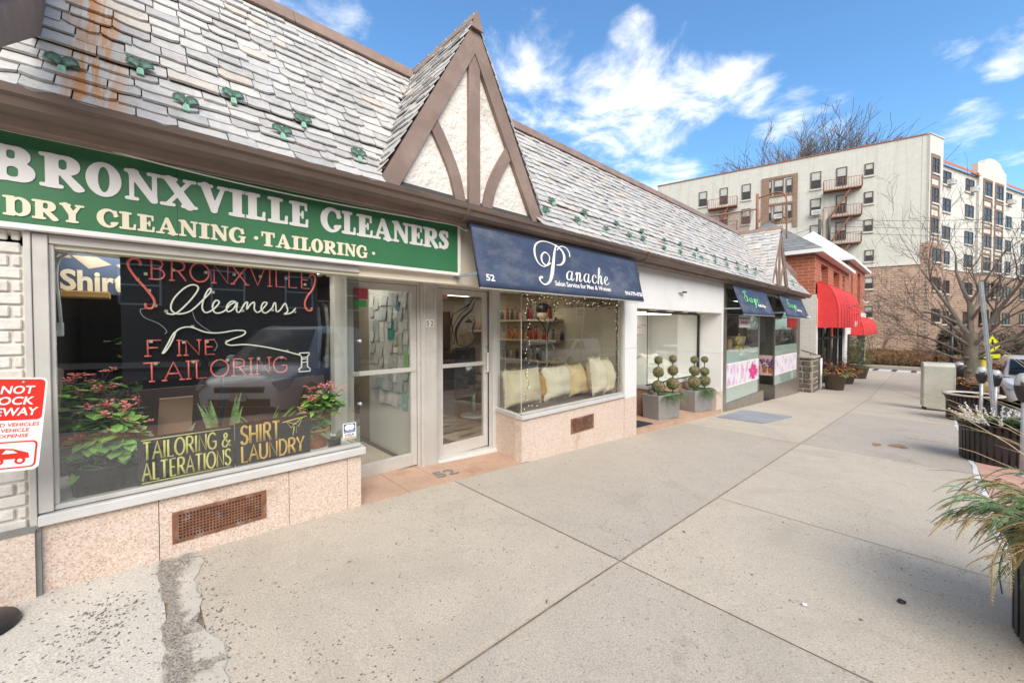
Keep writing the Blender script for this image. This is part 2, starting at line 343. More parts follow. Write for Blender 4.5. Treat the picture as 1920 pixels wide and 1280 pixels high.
# glyph shapes as unions of rounded forms: R rect, C tapered stroke, E ellipse; '-' in front cuts away
def sdf_polys(prims, w, h=1.0, step=0.014, pad=0.12, k=0.035, desc=0.0):
    xs = np.arange(-pad, w+pad+step, step); ys = np.arange(-pad-desc, h+pad+step, step); Xg, Yg = np.meshgrid(xs, ys)
    D = np.full(Xg.shape, 9.0)
    for p in prims:
        t, a = p[0], p[1:]
        if t[-1] == 'R':
            x0, y0, x1, y1 = a[:4]; r = a[4] if len(a) > 4 else 0.04
            qx = np.abs(Xg-(x0+x1)/2)-(x1-x0)/2+r; qy = np.abs(Yg-(y0+y1)/2)-(y1-y0)/2+r
            d = np.hypot(np.maximum(qx, 0), np.maximum(qy, 0)) + np.minimum(np.maximum(qx, qy), 0) - r
        elif t[-1] == 'E':
            cx, cy, rx, ry = a; kk = np.hypot((Xg-cx)/rx, (Yg-cy)/ry); d = (kk-1)*min(rx, ry)
        elif t[-1] == 'C':
            x0, y0, r0, x1, y1, r1 = a; ax, ay = x1-x0, y1-y0; L = ax*ax+ay*ay+1e-9
            q = np.clip(((Xg-x0)*ax+(Yg-y0)*ay)/L, 0, 1); d = np.hypot(Xg-x0-q*ax, Yg-y0-q*ay)-(r0+(r1-r0)*q)
        elif t[-1] == 'P':
            d = np.full(Xg.shape, 9.0); pts = a[0]
            for (x0, y0, r0), (x1, y1, r1) in zip(pts[:-1], pts[1:]):
                ax, ay = x1-x0, y1-y0; L = ax*ax+ay*ay+1e-9
                q = np.clip(((Xg-x0)*ax+(Yg-y0)*ay)/L, 0, 1); d = np.minimum(d, np.hypot(Xg-x0-q*ax, Yg-y0-q*ay)-(r0+(r1-r0)*q))
        if t[0] == '-': D = np.maximum(D, -d)
        elif k > 0:
            hh = np.clip(0.5+0.5*(D-d)/k, 0, 1); D = D*(1-hh)+d*hh-k*hh*(1-hh)
        else: D = np.minimum(D, d)
    D = np.where(np.abs(D) < 1e-6, 1e-6, D); segs = {}
    ny, nx = D.shape; ins = D < 0
    def ed(i, j, e):     # edge keys
        return ('h', i, j) if e == 0 else ('v', i, j+1) if e == 1 else ('h', i+1, j) if e == 2 else ('v', i, j)
    def pos(key):
        t, i, j = key
        if t == 'h': a, b = D[i, j], D[i, j+1]; f = a/(a-b); return (xs[j]+f*step, ys[i])
        a, b = D[i, j], D[i+1, j]; f = a/(a-b); return (xs[j], ys[i]+f*step)
    code = ins[:-1, :-1]*1 + ins[:-1, 1:]*2 + ins[1:, 1:]*4 + ins[1:, :-1]*8
    T = {1: [(3,0)], 2: [(0,1)], 3: [(3,1)], 4: [(1,2)], 5: [(3,2),(1,0)], 6: [(0,2)], 7: [(3,2)], 8: [(2,3)], 9: [(2,0)], 10: [(0,3),(2,1)], 11: [(2,1)], 12: [(1,3)], 13: [(1,0)], 14: [(0,3)]}
    for i, j in zip(*np.nonzero((code > 0) & (code < 15))):
        for a, b in T[int(code[i, j])]: segs[ed(i, j, a)] = ed(i, j, b)
    out = []
    while segs:
        st, nx_ = segs.popitem(); loop = [st]
        while nx_ != st and nx_ in segs: loop.append(nx_); nx_ = segs.pop(nx_)
        if len(loop) > 5:
            P = [pos(q) for q in loop]; keep = []
            for i in range(len(P)):
                a, b, c = P[i-1], P[i], P[(i+1) % len(P)]
                if abs((b[0]-a[0])*(c[1]-a[1])-(b[1]-a[1])*(c[0]-a[0])) > step*step*0.012: keep.append(b)
            out.append(keep if len(keep) > 4 else P)
    return out
SLAB = {
 'I': (.56, [('R',.14,0,.42,1),('R',.01,0,.55,.12,.05),('R',.01,.88,.55,1,.05)]),
 'L': (.71, [('R',.12,0,.40,1),('R',.0,.88,.52,1,.05),('R',.0,0,.69,.12,.05),('C',.62,.1,.05,.64,.30,.05)]),
 'E': (.77, [('R',.12,0,.40,1),('R',.0,.88,.70,1,.05),('R',.0,0,.74,.12,.05),('C',.65,.9,.045,.66,.72,.05),('C',.68,.1,.05,.70,.3,.05),('R',.3,.45,.54,.55,.04),('C',.52,.38,.045,.52,.62,.045)]),
 'B': (.92, [('R',.12,0,.40,1),('R',0,0,.35,.11,.05),('R',0,.89,.35,1,.05),('R',.2,.47,.83,1,.26),('R',.2,0,.91,.56,.27),('-R',.40,.63,.55,.88,.07),('-R',.40,.12,.60,.42,.09)]),
 'R': (.95, [('R',.12,0,.40,1),('R',0,0,.50,.11,.05),('R',0,.89,.35,1,.05),('R',.2,.43,.86,1,.28),('-R',.40,.57,.57,.88,.09),('C',.50,.45,.10,.80,.08,.12),('R',.70,0,.95,.10,.05)]),
 'O': (.84, [('E',.42,.5,.42,.54),('-E',.42,.5,.135,.40)]),
 'N': (.93, [('R',.12,.02,.24,.95),('R',.69,.0,.82,.98),('C',.22,.90,.13,.72,.10,.11),('R',.01,0,.36,.11,.05),('R',.0,.89,.36,1,.05),('R',.56,.89,.93,1,.05)]),
 'X': (1.0, [('C',.24,.92,.12,.77,.08,.14),('C',.78,.92,.06,.2,.07,.06),('R',.02,.89,.47,1,.05),('R',.6,.89,.97,1,.05),('R',.0,0,.40,.11,.05),('R',.54,0,1,.11,.05)]),
 'V': (.92, [('C',.22,.93,.13,.47,.09,.10),('C',.74,.93,.06,.47,.09,.09),('R',0,.89,.45,1,.05),('R',.56,.89,.92,1,.05)]),
 'C': (.85, [('E',.44,.5,.44,.54),('-E',.49,.5,.22,.40),('-R',.52,.30,1,.66,.05),('R',.66,.60,.80,.98,.05),('C',.62,.22,.09,.80,.30,.04)]),
 'A': (1.0, [('C',.47,.93,.06,.2,.07,.06),('C',.50,.93,.09,.76,.08,.14),('R',.25,.27,.7,.38,.04),('R',0,0,.39,.11,.05),('R',.52,0,1,.11,.05)]),
 'S': (.68, [('P',[(.56,.72,.06),(.5,.86,.08),(.36,.92,.09),(.2,.86,.11),(.15,.72,.12),(.26,.60,.13),(.42,.48,.13),(.52,.34,.13),(.48,.18,.12),(.34,.08,.09),(.18,.12,.08),(.10,.26,.06)]),('R',.51,.64,.61,.99,.04),('R',.04,.01,.14,.36,.04)]),
 'D': (.94, [('R',.12,0,.40,1),('R',0,0,.4,.11,.05),('R',0,.89,.4,1,.05),('R',.2,0,.94,1,.42),('-R',.40,.12,.66,.88,.2)]),
 'Y': (.95, [('C',.22,.93,.13,.47,.45,.13),('C',.76,.93,.06,.5,.45,.09),('R',.34,0,.61,.5),('R',0,.89,.44,1,.05),('R',.58,.89,.95,1,.05),('R',.23,0,.72,.11,.05)]),
 'T': (.86, [('R',.29,0,.57,1),('R',.02,.87,.84,1,.05),('C',.08,.95,.05,.07,.70,.05),('C',.78,.95,.05,.79,.70,.05),('R',.16,0,.70,.11,.05)]),
 'G': (.95, [('E',.44,.5,.44,.54),('-E',.49,.5,.22,.40),('-R',.52,.40,1,.66,.05),('R',.66,.60,.80,.98,.05),('R',.52,.37,.93,.47,.04),('R',.64,.03,.86,.45,.05)]),
 '.': (.26, [('E',.13,.48,.11,.13)]),
}
_gc = {}
def slab_line(txt, h, fit=None, gap=0.03, bounds=None, extrude=0.006):
    """heavy rounded slab lettering; bounds gives each letter's (start, end)"""
    allp = []; u = 0
    for i, ch in enumerate(txt):
        if ch == ' ': u += 0.30*h; continue
        w, pr = SLAB[ch]
        if ch not in _gc: _gc[ch] = sdf_polys(pr, w)
        if bounds: a, b = bounds[i]; k = (b-a)/w
        else: a = u; k = h; u += (w+gap)*h
        allp.append([[(a+x*k, y*h) for x, y in P] for P in _gc[ch]])
    kk = fit/u if fit and not bounds else 1; V = []; Fc = []
    for g in allp:                       # each letter filled by itself
        vs, fs = curve_mesh([[(x*kk, y) for x, y in P] for P in g], extrude); b = len(V); V += vs; Fc += [tuple(i+b for i in f) for f in fs]
    return V, Fc
def stroke_line(strokes, h, k=0.0, step=0.012, w=1.0, extrude=0.003, desc=0.35):
    """script lettering from strokes [(x,y,r),...] on a unit grid, scaled by h"""
    pr = []
    for st in strokes:
        pts = cat_rom([(x, y, r) for x, y, r in st], 8); pr.append(('P', [tuple(p) for p in pts]))
    polys = sdf_polys(pr, w, 1.0, step, 0.12, k, desc)
    return curve_mesh([[(x*h, y*h) for x, y in P] for P in polys], extrude)

# ------------------------------------------------------------------ the ground, pavement and road
def concrete(name, base, pit, agg=False, seams=()):
    m, nt, b = newmat(name); v = objco(nt)
    big = noise(nt, 0.55, 6, 0.62, v); med = noise(nt, 3.5, 6, 0.65, v); fin = noise(nt, 110, 3, 0.6, v)
    c = ramp(nt, big, [(0.32, tuple(x*0.86 for x in base)), (0.68, tuple(x*1.10 for x in base))])
    c = mixcol(nt, 0.45, c, ramp(nt, med, [(0.3, tuple(x*0.78 for x in base)), (0.7, tuple(x*1.2 for x in base))]))
    c = mixcol(nt, 0.55 if not agg else 0.6, c, ramp(nt, fin, [(0.36, tuple(x*0.62 for x in base)), (0.62, tuple(x*1.24 for x in base))]))
    vo = nd(nt, 'ShaderNodeTexVoronoi', {'Scale': 40.0, 'Randomness': 1.0}); nt.links.new(v, vo.inputs['Vector'])
    keep = noise(nt, 21, 2, 0.5, v)
    dot = ramp(nt, vo.outputs['Distance'], [(0.17 if not agg else 0.2, (1,1,1)), (0.27 if not agg else 0.34, (0,0,0))])
    zone = ramp(nt, noise(nt, 0.9, 4, 0.6, v), [(0.42, (0,0,0)), (0.6, (1,1,1))])
    sel = ramp(nt, keep, [(0.53 if agg else 0.52, (0,0,0)), (0.60 if agg else 0.60, (1,1,1))])
    fac = nd(nt, 'ShaderNodeMath', {0: dot, 1: sel}, operation='MULTIPLY').outputs[0]
    if not agg: fac = nd(nt, 'ShaderNodeMath', {0: fac, 1: nd(nt, 'ShaderNodeMath', {0: zone, 1: 0.45}, operation='ADD').outputs[0]}, operation='MULTIPLY', use_clamp=True).outputs[0]
    c = mixcol(nt, fac, c, pit)
    # brown leaf stains and darker drips with shapes of their own
    st = ramp(nt, noise(nt, 1.3, 8, 0.75, v, 0.6), [(0.66, (0,0,0)), (0.74, (0.45,)*3)])
    c = mixcol(nt, st, c, (0.22,0.16,0.10))
    gum = nd(nt, 'ShaderNodeTexVoronoi', {'Scale': 2.7, 'Randomness': 1.0}); nt.links.new(v, gum.inputs['Vector'])
    c = mixcol(nt, ramp(nt, gum.outputs['Distance'], [(0.035,(.55,)*3),(0.06,(0,0,0))]), c, (0.20,0.17,0.14))
    wv = nd(nt, 'ShaderNodeTexVoronoi', {'Scale': 0.42}, feature='DISTANCE_TO_EDGE'); nt.links.new(nd(nt, 'ShaderNodeVectorMath', {0: v, 1: nd(nt, 'ShaderNodeTexNoise', {'Scale': 1.5, 'Detail': 6.0, 'Vector': v}).outputs['Color']}, operation='ADD').outputs[0], wv.inputs['Vector'])
    c = mixcol(nt, ramp(nt, wv.outputs['Distance'], [(0.0005,(.22,)*3),(0.0025,(0,0,0))]), c, (0.22,0.18,0.135))
    dk_ = ramp(nt, noise(nt, 0.8, 7, 0.7, v, 1.0), [(0.52,(0,0,0)),(0.70,(.46,)*3)]); c = mixcol(nt, dk_, c, tuple(x*0.68 for x in base))
    if not agg:      # dirt gathered along the joints, and a tone of its own for every slab
        s3 = nd(nt, 'ShaderNodeSeparateXYZ', {0: v}); mt = lambda op, a, b_=0.0: nd(nt, 'ShaderNodeMath', {0: a, 1: b_}, operation=op).outputs[0]
        dmin = mt('ABSOLUTE', mt('SUBTRACT', s3.outputs[0], -1.49)); idx = mt('MULTIPLY', mt('GREATER_THAN', s3.outputs[0], -1.49), 17.3)
        for jy in (2.47, 8.12, 13.7, 19.3, 25.0, 30.6): dmin = mt('MINIMUM', dmin, mt('ABSOLUTE', mt('SUBTRACT', s3.outputs[1], jy))); idx = mt('ADD', idx, mt('GREATER_THAN', s3.outputs[1], jy))
        wn_ = nd(nt, 'ShaderNodeTexWhiteNoise', {'W': idx}, noise_dimensions='1D').outputs['Value']
        c = mixcol(nt, 1.0, c, ramp(nt, wn_, [(0,(.90,.90,.91)),(1,(1.05,1.04,1.01))]), 'MULTIPLY')
        band = nd(nt, 'ShaderNodeMapRange', {0: mt('ADD', dmin, mt('MULTIPLY', noise(nt, 7, 5, .7, v), .05)), 1: .010, 2: .045, 3: .5, 4: 0}).outputs[0]
        c = mixcol(nt, band, c, (0.25,0.19,0.13))
    wt = ramp(nt, noise(nt, 4.2, 5, 0.7, v), [(0.70, (0,0,0)), (0.76, (0.5,)*3)]); c = mixcol(nt, wt, c, (0.55,0.53,0.5))
    nt.links.new(c, b.inputs['Base Color']); b.inputs['Roughness'].default_value = 0.88
    hh = nd(nt, 'ShaderNodeMath', {0: fin, 1: fac}, operation='SUBTRACT').outputs[0]
    bump(nt, b, hh, 0.55, 0.006); return m
M['concrete'] = concrete('pavement_concrete', (0.515,0.452,0.372), (0.17,0.145,0.115))
M['apron'] = concrete('worn_aggregate_concrete', (0.58,0.54,0.475), (0.07,0.062,0.055), agg=True)
M['joint'] = mat('joint_dirt', (0.25,0.185,0.12), 0.95, 0.4, 9)
M['gravel'] = mat('crumbled_concrete', (0.22,0.19,0.165), 0.95, 0.5, 45, fine=140, bmp=0.9, bscale=70, bdist=0.02)
M['asphalt'] = mat('asphalt', (0.075,0.075,0.078), 0.9, 0.2, 3, fine=160, bmp=0.4, bscale=140)
M['kerb'] = mat('granite_kerb', (0.36,0.35,0.33), 0.85, 0.15, 8, fine=120)
M['earth'] = mat('earth', (0.11,0.085,0.06), 0.95, 0.3, 4, fine=60)
M['road_paint'] = mat('road_paint', (0.62,0.61,0.6), 0.8, 0.1, 8, dirt=(0.25,0.25,0.25), dirt_amt=0.5, dscale=6)
M['pavers'] = brick('brick_pavers', (0.42,0.20,0.145), (0.50,0.26,0.19), (0.33,0.24,0.19), (0.2,1), 0.2, 0.1, 0.008)
def pavers_flat():
    m, nt, b = newmat('red_brick_pavers'); v = objco(nt)
    t = nd(nt, 'ShaderNodeTexBrick', {'Color1': (0.56,0.29,0.215,1), 'Color2': (0.64,0.37,0.285,1), 'Mortar': (0.48,0.37,0.30,1), 'Scale': 1.0, 'Mortar Size': 0.006, 'Brick Width': 0.2, 'Row Height': 0.1}); nt.links.new(v, t.inputs['Vector'])
    c = mixcol(nt, 0.35, t.outputs[0], ramp(nt, noise(nt, 5, 5), [(0.3,(0.42,0.22,0.16)),(0.7,(0.70,0.46,0.37))]))
    nt.links.new(c, b.inputs['Base Color']); b.inputs['Roughness'].default_value = 0.9
    bump(nt, b, nd(nt, 'ShaderNodeMath', {0: 1.0, 1: t.outputs['Fac']}, operation='SUBTRACT').outputs[0], 0.4, 0.006); return m
M['pavers'] = pavers_flat()
YS = [-14, -8, -4, -2, -1, 0, 1, 2, 4, 6, 8, 10, 12, 14, 16, 18, 19, 22, 26, 30, 34, 38, 40, 48]
def strip(mb, x0, x1, dz, y0=-14, y1=48, mi=0):
    ys = [y0] + [y for y in YS if y0 < y < y1] + [y1]
    for a, b in zip(ys[:-1], ys[1:]):
        mb.quad((x0,a,gz(a)+dz), (x1,a,gz(a)+dz), (x1,b,gz(b)+dz), (x0,b,gz(b)+dz), mi)
    return mb
def setting(name, mb, m): return tag(mb.build(name, m), kind='structure')
g = MB(); g.quad((-400,-400,-1.62), (400,-400,-1.62), (400,500,-1.62), (-400,500,-1.62)); setting('ground', g, M['earth'])
s_ = MB()
EDGE = 0.43
GAP = 0.0055
JX = -1.49; JY = [2.47, 8.12, 13.7, 19.3, 25.0, 30.6]
cuts = [0.24] + JY + [33.6]
for a, b in zip(cuts[:-1], cuts[1:]):        # slabs lie apart by an open joint
    strip(s_, -5.6, JX-GAP, 0, a+GAP, b-GAP)
    rs = [a] + ([4.34] if a < 4 < b else [(a+b)/2] if a > 8 else []) + [b]
    for c, d in zip(rs[:-1], rs[1:]): strip(s_, JX+GAP, EDGE, 0, c+GAP*.8, d-GAP*.8)
setting('sidewalk', s_, M['concrete'])
setting('sidewalk_joint', strip(MB(), -5.6, EDGE, -0.005, 0.1, 33.6), M['joint'])
ap = MB(); strip(ap, -5.6, EDGE, 0.0, -14, 0.10); setting('driveway_apron', ap, M['apron'])
# a crumbled strip between apron and pavement: broken mortar over gravel, with loose stones in it
def broken():
    m, nt, b = newmat('broken_concrete'); v = objco(nt)
    n_ = noise(nt, 5.5, 7, .72, v, .5); gr = noise(nt, 95, 3, .6, v)
    y_ = nd(nt, 'ShaderNodeSeparateXYZ', {0: v}).outputs[1]
    e1 = nd(nt, 'ShaderNodeMapRange', {0: nd(nt, 'ShaderNodeMath', {0: nd(nt, 'ShaderNodeMath', {0: y_, 1: .125}, operation='SUBTRACT').outputs[0]}, operation='ABSOLUTE').outputs[0], 1: .0, 2: .06, 3: .22, 4: 0}).outputs[0]
    fac = ramp(nt, nd(nt, 'ShaderNodeMath', {0: n_, 1: e1}, operation='ADD').outputs[0], [(.50,(0,0,0)),(.60,(1,1,1))])
    gc = ramp(nt, gr, [(.3,(.13,.11,.095)),(.5,(.32,.28,.24)),(.7,(.50,.46,.40))])
    cc = ramp(nt, noise(nt, 3, 6, .65, v), [(.3,(.46,.42,.355)),(.7,(.58,.53,.46))])
    nt.links.new(mixcol(nt, fac, cc, gc), b.inputs['Base Color']); b.inputs['Roughness'].default_value = .95
    h = nd(nt, 'ShaderNodeMath', {0: nd(nt, 'ShaderNodeMath', {0: gr, 1: fac}, operation='MULTIPLY').outputs[0], 1: fac}, operation='SUBTRACT').outputs[0]; bump(nt, b, h, .9, .012); return m
cr = MB(); n = 60
for i in range(n):
    x0 = -3.5 + (EDGE+3.5)*i/n; x1 = -3.5 + (EDGE+3.5)*(i+1)/n
    w0 = 0.10; wv0 = lambda x: .085 + .016*math.sin(x*6.3+1) + .012*math.sin(x*17) + .006*math.sin(x*47); e = lambda x: 0.245 + 0.03*math.sin(x*5.1) + 0.02*math.sin(x*13+1) + .008*math.sin(x*41)
    cr.quad((x0,wv0(x0),gz(w0)+0.003), (x1,wv0(x1),gz(w0)+0.003), (x1,e(x1)+.02,gz(e(x1))+0.003), (x0,e(x0)+.02,gz(e(x0))+0.003))
setting('broken_concrete_strip', cr, broken())
def blob(mb, cx, cy, rx, ry, dz, seed, n=26, mi=0):
    r2 = random.Random(seed); ph = [r2.uniform(0, 6.3) for _ in range(3)]
    ring = []
    for k in range(n):
        a = 2*PI*k/n; q = 1 + .22*math.sin(2*a+ph[0]) + .16*math.sin(3*a+ph[1]) + .1*math.sin(7*a+ph[2])
        x = cx+rx*q*math.cos(a); y = cy+ry*q*math.sin(a); ring.append((x, y, gz(y)+dz))
    mb.add(ring, [tuple(range(n))], mi)
stn = MB()
for i in range(1500):
    x = rnd.uniform(-3.45, -0.2); y = 0.10 + abs(rnd.gauss(0.09, 0.09)) if rnd.random() < .82 else rnd.gauss(0.1, 0.5)
    if x < -2.6 and rnd.random() < .5: y = rnd.gauss(-0.15, .07); x = rnd.gauss(-2.95, .16) 
    r = rnd.uniform(.003, .009)*(1.5 if rnd.random() < .08 else 1); z = gz(y)+r*.3
    q = [(rnd.uniform(.6,1.3)*r, 2*PI*k/5+rnd.uniform(-.4,.4)) for k in range(5)]
    stn.add([(x+a*math.cos(b), y+a*math.sin(b), z-r*.4) for a, b in q]+[(x+rnd.uniform(-.3,.3)*r, y+rnd.uniform(-.3,.3)*r, z+r*.7)], [(k,(k+1)%5,5) for k in range(5)])
tag(stn.build('loose_gravel', M['gravel']), 'loose grey crumbs along the cracked concrete', 'gravel', kind='stuff')
# brick strip beside the kerb with its painted edge, kerb, road
bk = MB(); strip(bk, EDGE+0.05, 1.30, 0.0, -14, 33.4); setting('brick_paving', bk, M['pavers'])
wl_ = MB(); ys = [i*.35-6 for i in range(64)]
for a, b in zip(ys[:-1], ys[1:]):
    j = lambda y: .012*math.sin(y*3.1)+.008*math.sin(y*11)
    wl_.quad((EDGE-.012+j(a),a,gz(a)+.005), (EDGE+.042+j(a)*.4,a,gz(a)+.005), (EDGE+.042+j(b)*.4,b,gz(b)+.005), (EDGE-.012+j(b),b,gz(b)+.005))
setting('edge_line', wl_, M['white'])
kb = MB(); ys = [-14]+[y for y in YS if -14 < y < 33.4]+[33.4]
for a, b in zip(ys[:-1], ys[1:]):
    kb.add([(1.302,a,gz(a)-.4),(1.45,a,gz(a)-.4),(1.45,b,gz(b)-.4),(1.302,b,gz(b)-.4),(1.302,a,gz(a)+.003),(1.45,a,gz(a)+.003),(1.45,b,gz(b)+.003),(1.302,b,gz(b)+.003)],
           [(4,5,6,7),(1,2,6,5),(0,4,7,3)])
setting('kerb', kb, M['kerb'])
rd = MB()
strip(rd, 1.45, 13.4, -0.13, -14, 48)
strip(rd, -60, 1.45, -0.10, 33.6, 37.4)                     # the street crossing at the corner
rd.quad((13.4,36.4,-1.384),(60,36.4,-1.384),(60,48,-1.384),(13.4,48,-1.384))
rd.quad((1.45,48,gz(48)-.13),(13.4,48,gz(48)-.13),(17,150,-1.4),(6,150,-1.4))
setting('road', rd, M['asphalt'])
rk = MB()
for k in range(7): rk.quad((-4.2+k*.9,33.9,gz(33.9)-.094),(-3.55+k*.9,33.9,gz(33.9)-.094),(-3.55+k*.9,37.0,gz(37)-.094),(-4.2+k*.9,37.0,gz(37)-.094))
for k in range(9): rk.quad((4.45,-10+k*6,gz(-10+k*6)-.124),(4.57,-10+k*6,gz(-10+k*6)-.124),(4.57,-6.5+k*6,gz(-6.5+k*6)-.124),(4.45,-6.5+k*6,gz(-6.5+k*6)-.124))
setting('road_marking', rk, M['road_paint'])
fs_ = MB(); strip(fs_, 13.4, 16.6, 0.0, -14, 36.4); setting('far_sidewalk', fs_, M['concrete'])
fk = MB(); fk.box(-30, 1.45, 37.4, 38.0, -1.6, -1.16); fk.quad((6,48,-1.22),(9,48,-1.22),(20,110,-1.22),(15,110,-1.22)); setting('corner_pavement', fk, M['concrete'])
# ------------------------------------------------------------------ the row of shops
def terrazzo():
    m, nt, b = newmat('pink_terrazzo'); v = objco(nt)
    vo = nd(nt, 'ShaderNodeTexVoronoi', {'Scale': 125.0}); nt.links.new(v, vo.inputs['Vector'])
    c = ramp(nt, nd(nt, 'ShaderNodeSeparateColor', {0: vo.outputs['Color']}).outputs[0], [(0.0,(0.34,0.22,0.165)),(0.2,(0.56,0.42,0.33)),(0.5,(0.66,0.53,0.445)),(0.8,(0.70,0.59,0.51)),(0.97,(0.76,0.69,0.62))])
    c = mixcol(nt, 0.35, c, ramp(nt, noise(nt, 1.6, 5, .6, v), [(0.3,(0.56,0.43,0.345)),(0.7,(0.70,0.58,0.49))]))
    z = nd(nt, 'ShaderNodeSeparateXYZ', {0: v}).outputs[2]
    st = ramp(nt, noise(nt, 2.6, 6, .7, v, .4), [(0.60,(0,0,0)),(0.72,(.5,)*3)]); c = mixcol(nt, st, c, (0.34,0.16,0.08))
    nt.links.new(c, b.inputs['Base Color']); b.inputs['Roughness'].default_value = 0.62
    bump(nt, b, vo.outputs['Distance'], 0.3, 0.003); return m
M['terrazzo'] = terrazzo()
M['step_stone'] = mat('worn_pink_stone', (0.50,0.33,0.24), 0.75, 0.2, 3, fine=150, dirt=(0.34,0.15,0.07), dirt_amt=0.6, dscale=2.2)
M['mortar_grey'] = mat('grey_mortar', (0.20,0.20,0.19), 0.9, 0.2, 8, bmp=0.4)
M['painted_brick'] = mat('white_painted_brick', (0.66,0.63,0.58), 0.8, 0.09, 9, bmp=0.7, bscale=22, bdist=0.012, dirt=(0.42,0.37,0.31), dirt_amt=0.55, dscale=6)
def slate():
    m, nt, b = newmat('slate'); v = objco(nt)
    isl = nd(nt, 'ShaderNodeNewGeometry').outputs['Random Per Island']
    c = ramp(nt, isl, [(0.0,(0.282,0.282,0.282)),(0.14,(0.396,0.390,0.378)),(0.30,(0.498,0.486,0.468)),(0.44,(0.432,0.426,0.432)),(0.56,(0.564,0.546,0.516)),(0.70,(0.360,0.330,0.336)),(0.76,(0.324,0.270,0.282)),(0.80,(0.516,0.498,0.474)),(0.88,(0.540,0.462,0.372)),(0.93,(0.504,0.396,0.294)),(0.96,(0.444,0.438,0.432)),(1.0,(0.588,0.576,0.546))], 'CONSTANT')
    n = noise(nt, 9, 7, .68, v, .8)
    c = mixcol(nt, 0.52, c, ramp(nt, n, [(0.28,(0.34,0.335,0.325)),(0.55,(0.57,0.555,0.53)),(0.72,(0.69,0.665,0.63))]))
    oc = ramp(nt, noise(nt, 2.4, 6, .7, v), [(0.60,(0,0,0)),(0.74,(.5,)*3)]); c = mixcol(nt, oc, c, (0.43,0.30,0.19))
    sx = nd(nt, 'ShaderNodeSeparateXYZ', {0: v})
    band = nd(nt, 'ShaderNodeMapRange', {0: nd(nt, 'ShaderNodeMath', {0: nd(nt, 'ShaderNodeMath', {0: sx.outputs[1], 1: 6.15}, operation='ADD').outputs[0]}, operation='ABSOLUTE').outputs[0], 1: 0.05, 2: 0.16, 3: 1.0, 4: 0.0}).outputs[0]
    stv = nd(nt, 'ShaderNodeVectorMath', {0: v, 1: (1.2,16,1.6)}, operation='MULTIPLY').outputs[0]
    rs = ramp(nt, noise(nt, 1.0, 4, .6, stv, .6), [(0.44,(0,0,0)),(0.56,(.9,)*3)])
    fac = nd(nt, 'ShaderNodeMath', {0: rs, 1: band}, operation='MULTIPLY').outputs[0]
    c = mixcol(nt, fac, c, (0.50,0.235,0.075))
    nt.links.new(c, b.inputs['Base Color']); b.inputs['Roughness'].default_value = 0.62
    bump(nt, b, noise(nt, 26, 6, .7, v, .5), 0.7, 0.012); return m
M['slate'] = slate()
M['slate_under'] = mat('roof_felt', (0.05,0.048,0.045), 0.95, 0.2, 5)
SHOP_LABEL = 'long single storey row of shops under a grey slate roof with two timbered gables'
shop = empty('shop_building', (-3.5, 6.0, gz(6)), SHOP_LABEL, 'building')
def SB(name, mb, m, parent=None, bevel=0, label=None): return mb.build(name, M[m] if isinstance(m, str) else m, parent or shop, bevel, 1, label)

# --- roof profile: eave, slight flare, then steep to the ridge
RP = [(-3.17, 2.735), (-3.48, 3.10), (-4.5, 4.66)]
def roof_pt(s):
    L0 = math.hypot(RP[1][0]-RP[0][0], RP[1][1]-RP[0][1]); L1 = math.hypot(RP[2][0]-RP[1][0], RP[2][1]-RP[1][1])
    a, b, t = (RP[0], RP[1], s/L0) if s < L0 else (RP[1], RP[2], (s-L0)/L1)
    x = a[0]+(b[0]-a[0])*t; z = a[1]+(b[1]-a[1])*t; l = math.hypot(b[0]-a[0], b[1]-a[1])
    return x, z, ((b[0]-a[0])/l, (b[1]-a[1])/l)
ROOF_L = math.hypot(.31,.365)+math.hypot(1.02,1.56)
def roof_x(z):
    for a, b in zip(RP[:-1], RP[1:]):
        if z <= b[1]: return a[0]+(b[0]-a[0])*(z-a[1])/(b[1]-a[1])
    return RP[-1][0]
GAB = [(2.575, 1.09, 4.68), (14.62, 1.02, 4.60)]; GZ0 = 2.76; GX = -3.30
def in_gable(y, z, m=0.0):
    for yc, hw, za in GAB:
        if z < za and abs(y-yc) < hw*(za-z)/(za-GZ0)+m: return True
    return False
def tile(mb, p, du, dv, dn, w, h, r):
    """one slate: p its lower left corner on the roof plane"""
    p, du, dv, dn = map(Vector, (p, du, dv, dn)); th = r.uniform(.008, .016); lift = r.uniform(.015, .030)
    c1, c2 = (r.uniform(.012, .045) if r.random() < .42 else r.uniform(.002, .010) for _ in range(2)); sk = r.uniform(-.008, .008); j1, j2 = r.uniform(-.010,.006), r.uniform(-.010,.006)
    low = [(c1, sk), (w*.33, j1+sk*.4), (w*.68, j2-sk*.4), (w-c2, -sk), (w, c2*.7-sk), (w, h), (0, h), (0, c1*.7+sk)]
    top = [p+du*a+dv*b+dn*(lift*(1-b/h)+th) for a, b in low]; bot = [p+du*a+dv*b+dn*(lift*(1-b/h)*.9) for a, b in low]
    n = len(low); mb.add(top+bot, [tuple(range(n))]+[(i, n+i, n+(i+1) % n, (i+1) % n) for i in (7,0,1,2,3,4,6)])
tr = random.Random(11); tiles = MB(); s = -0.02; row = 0; EXP = 0.118
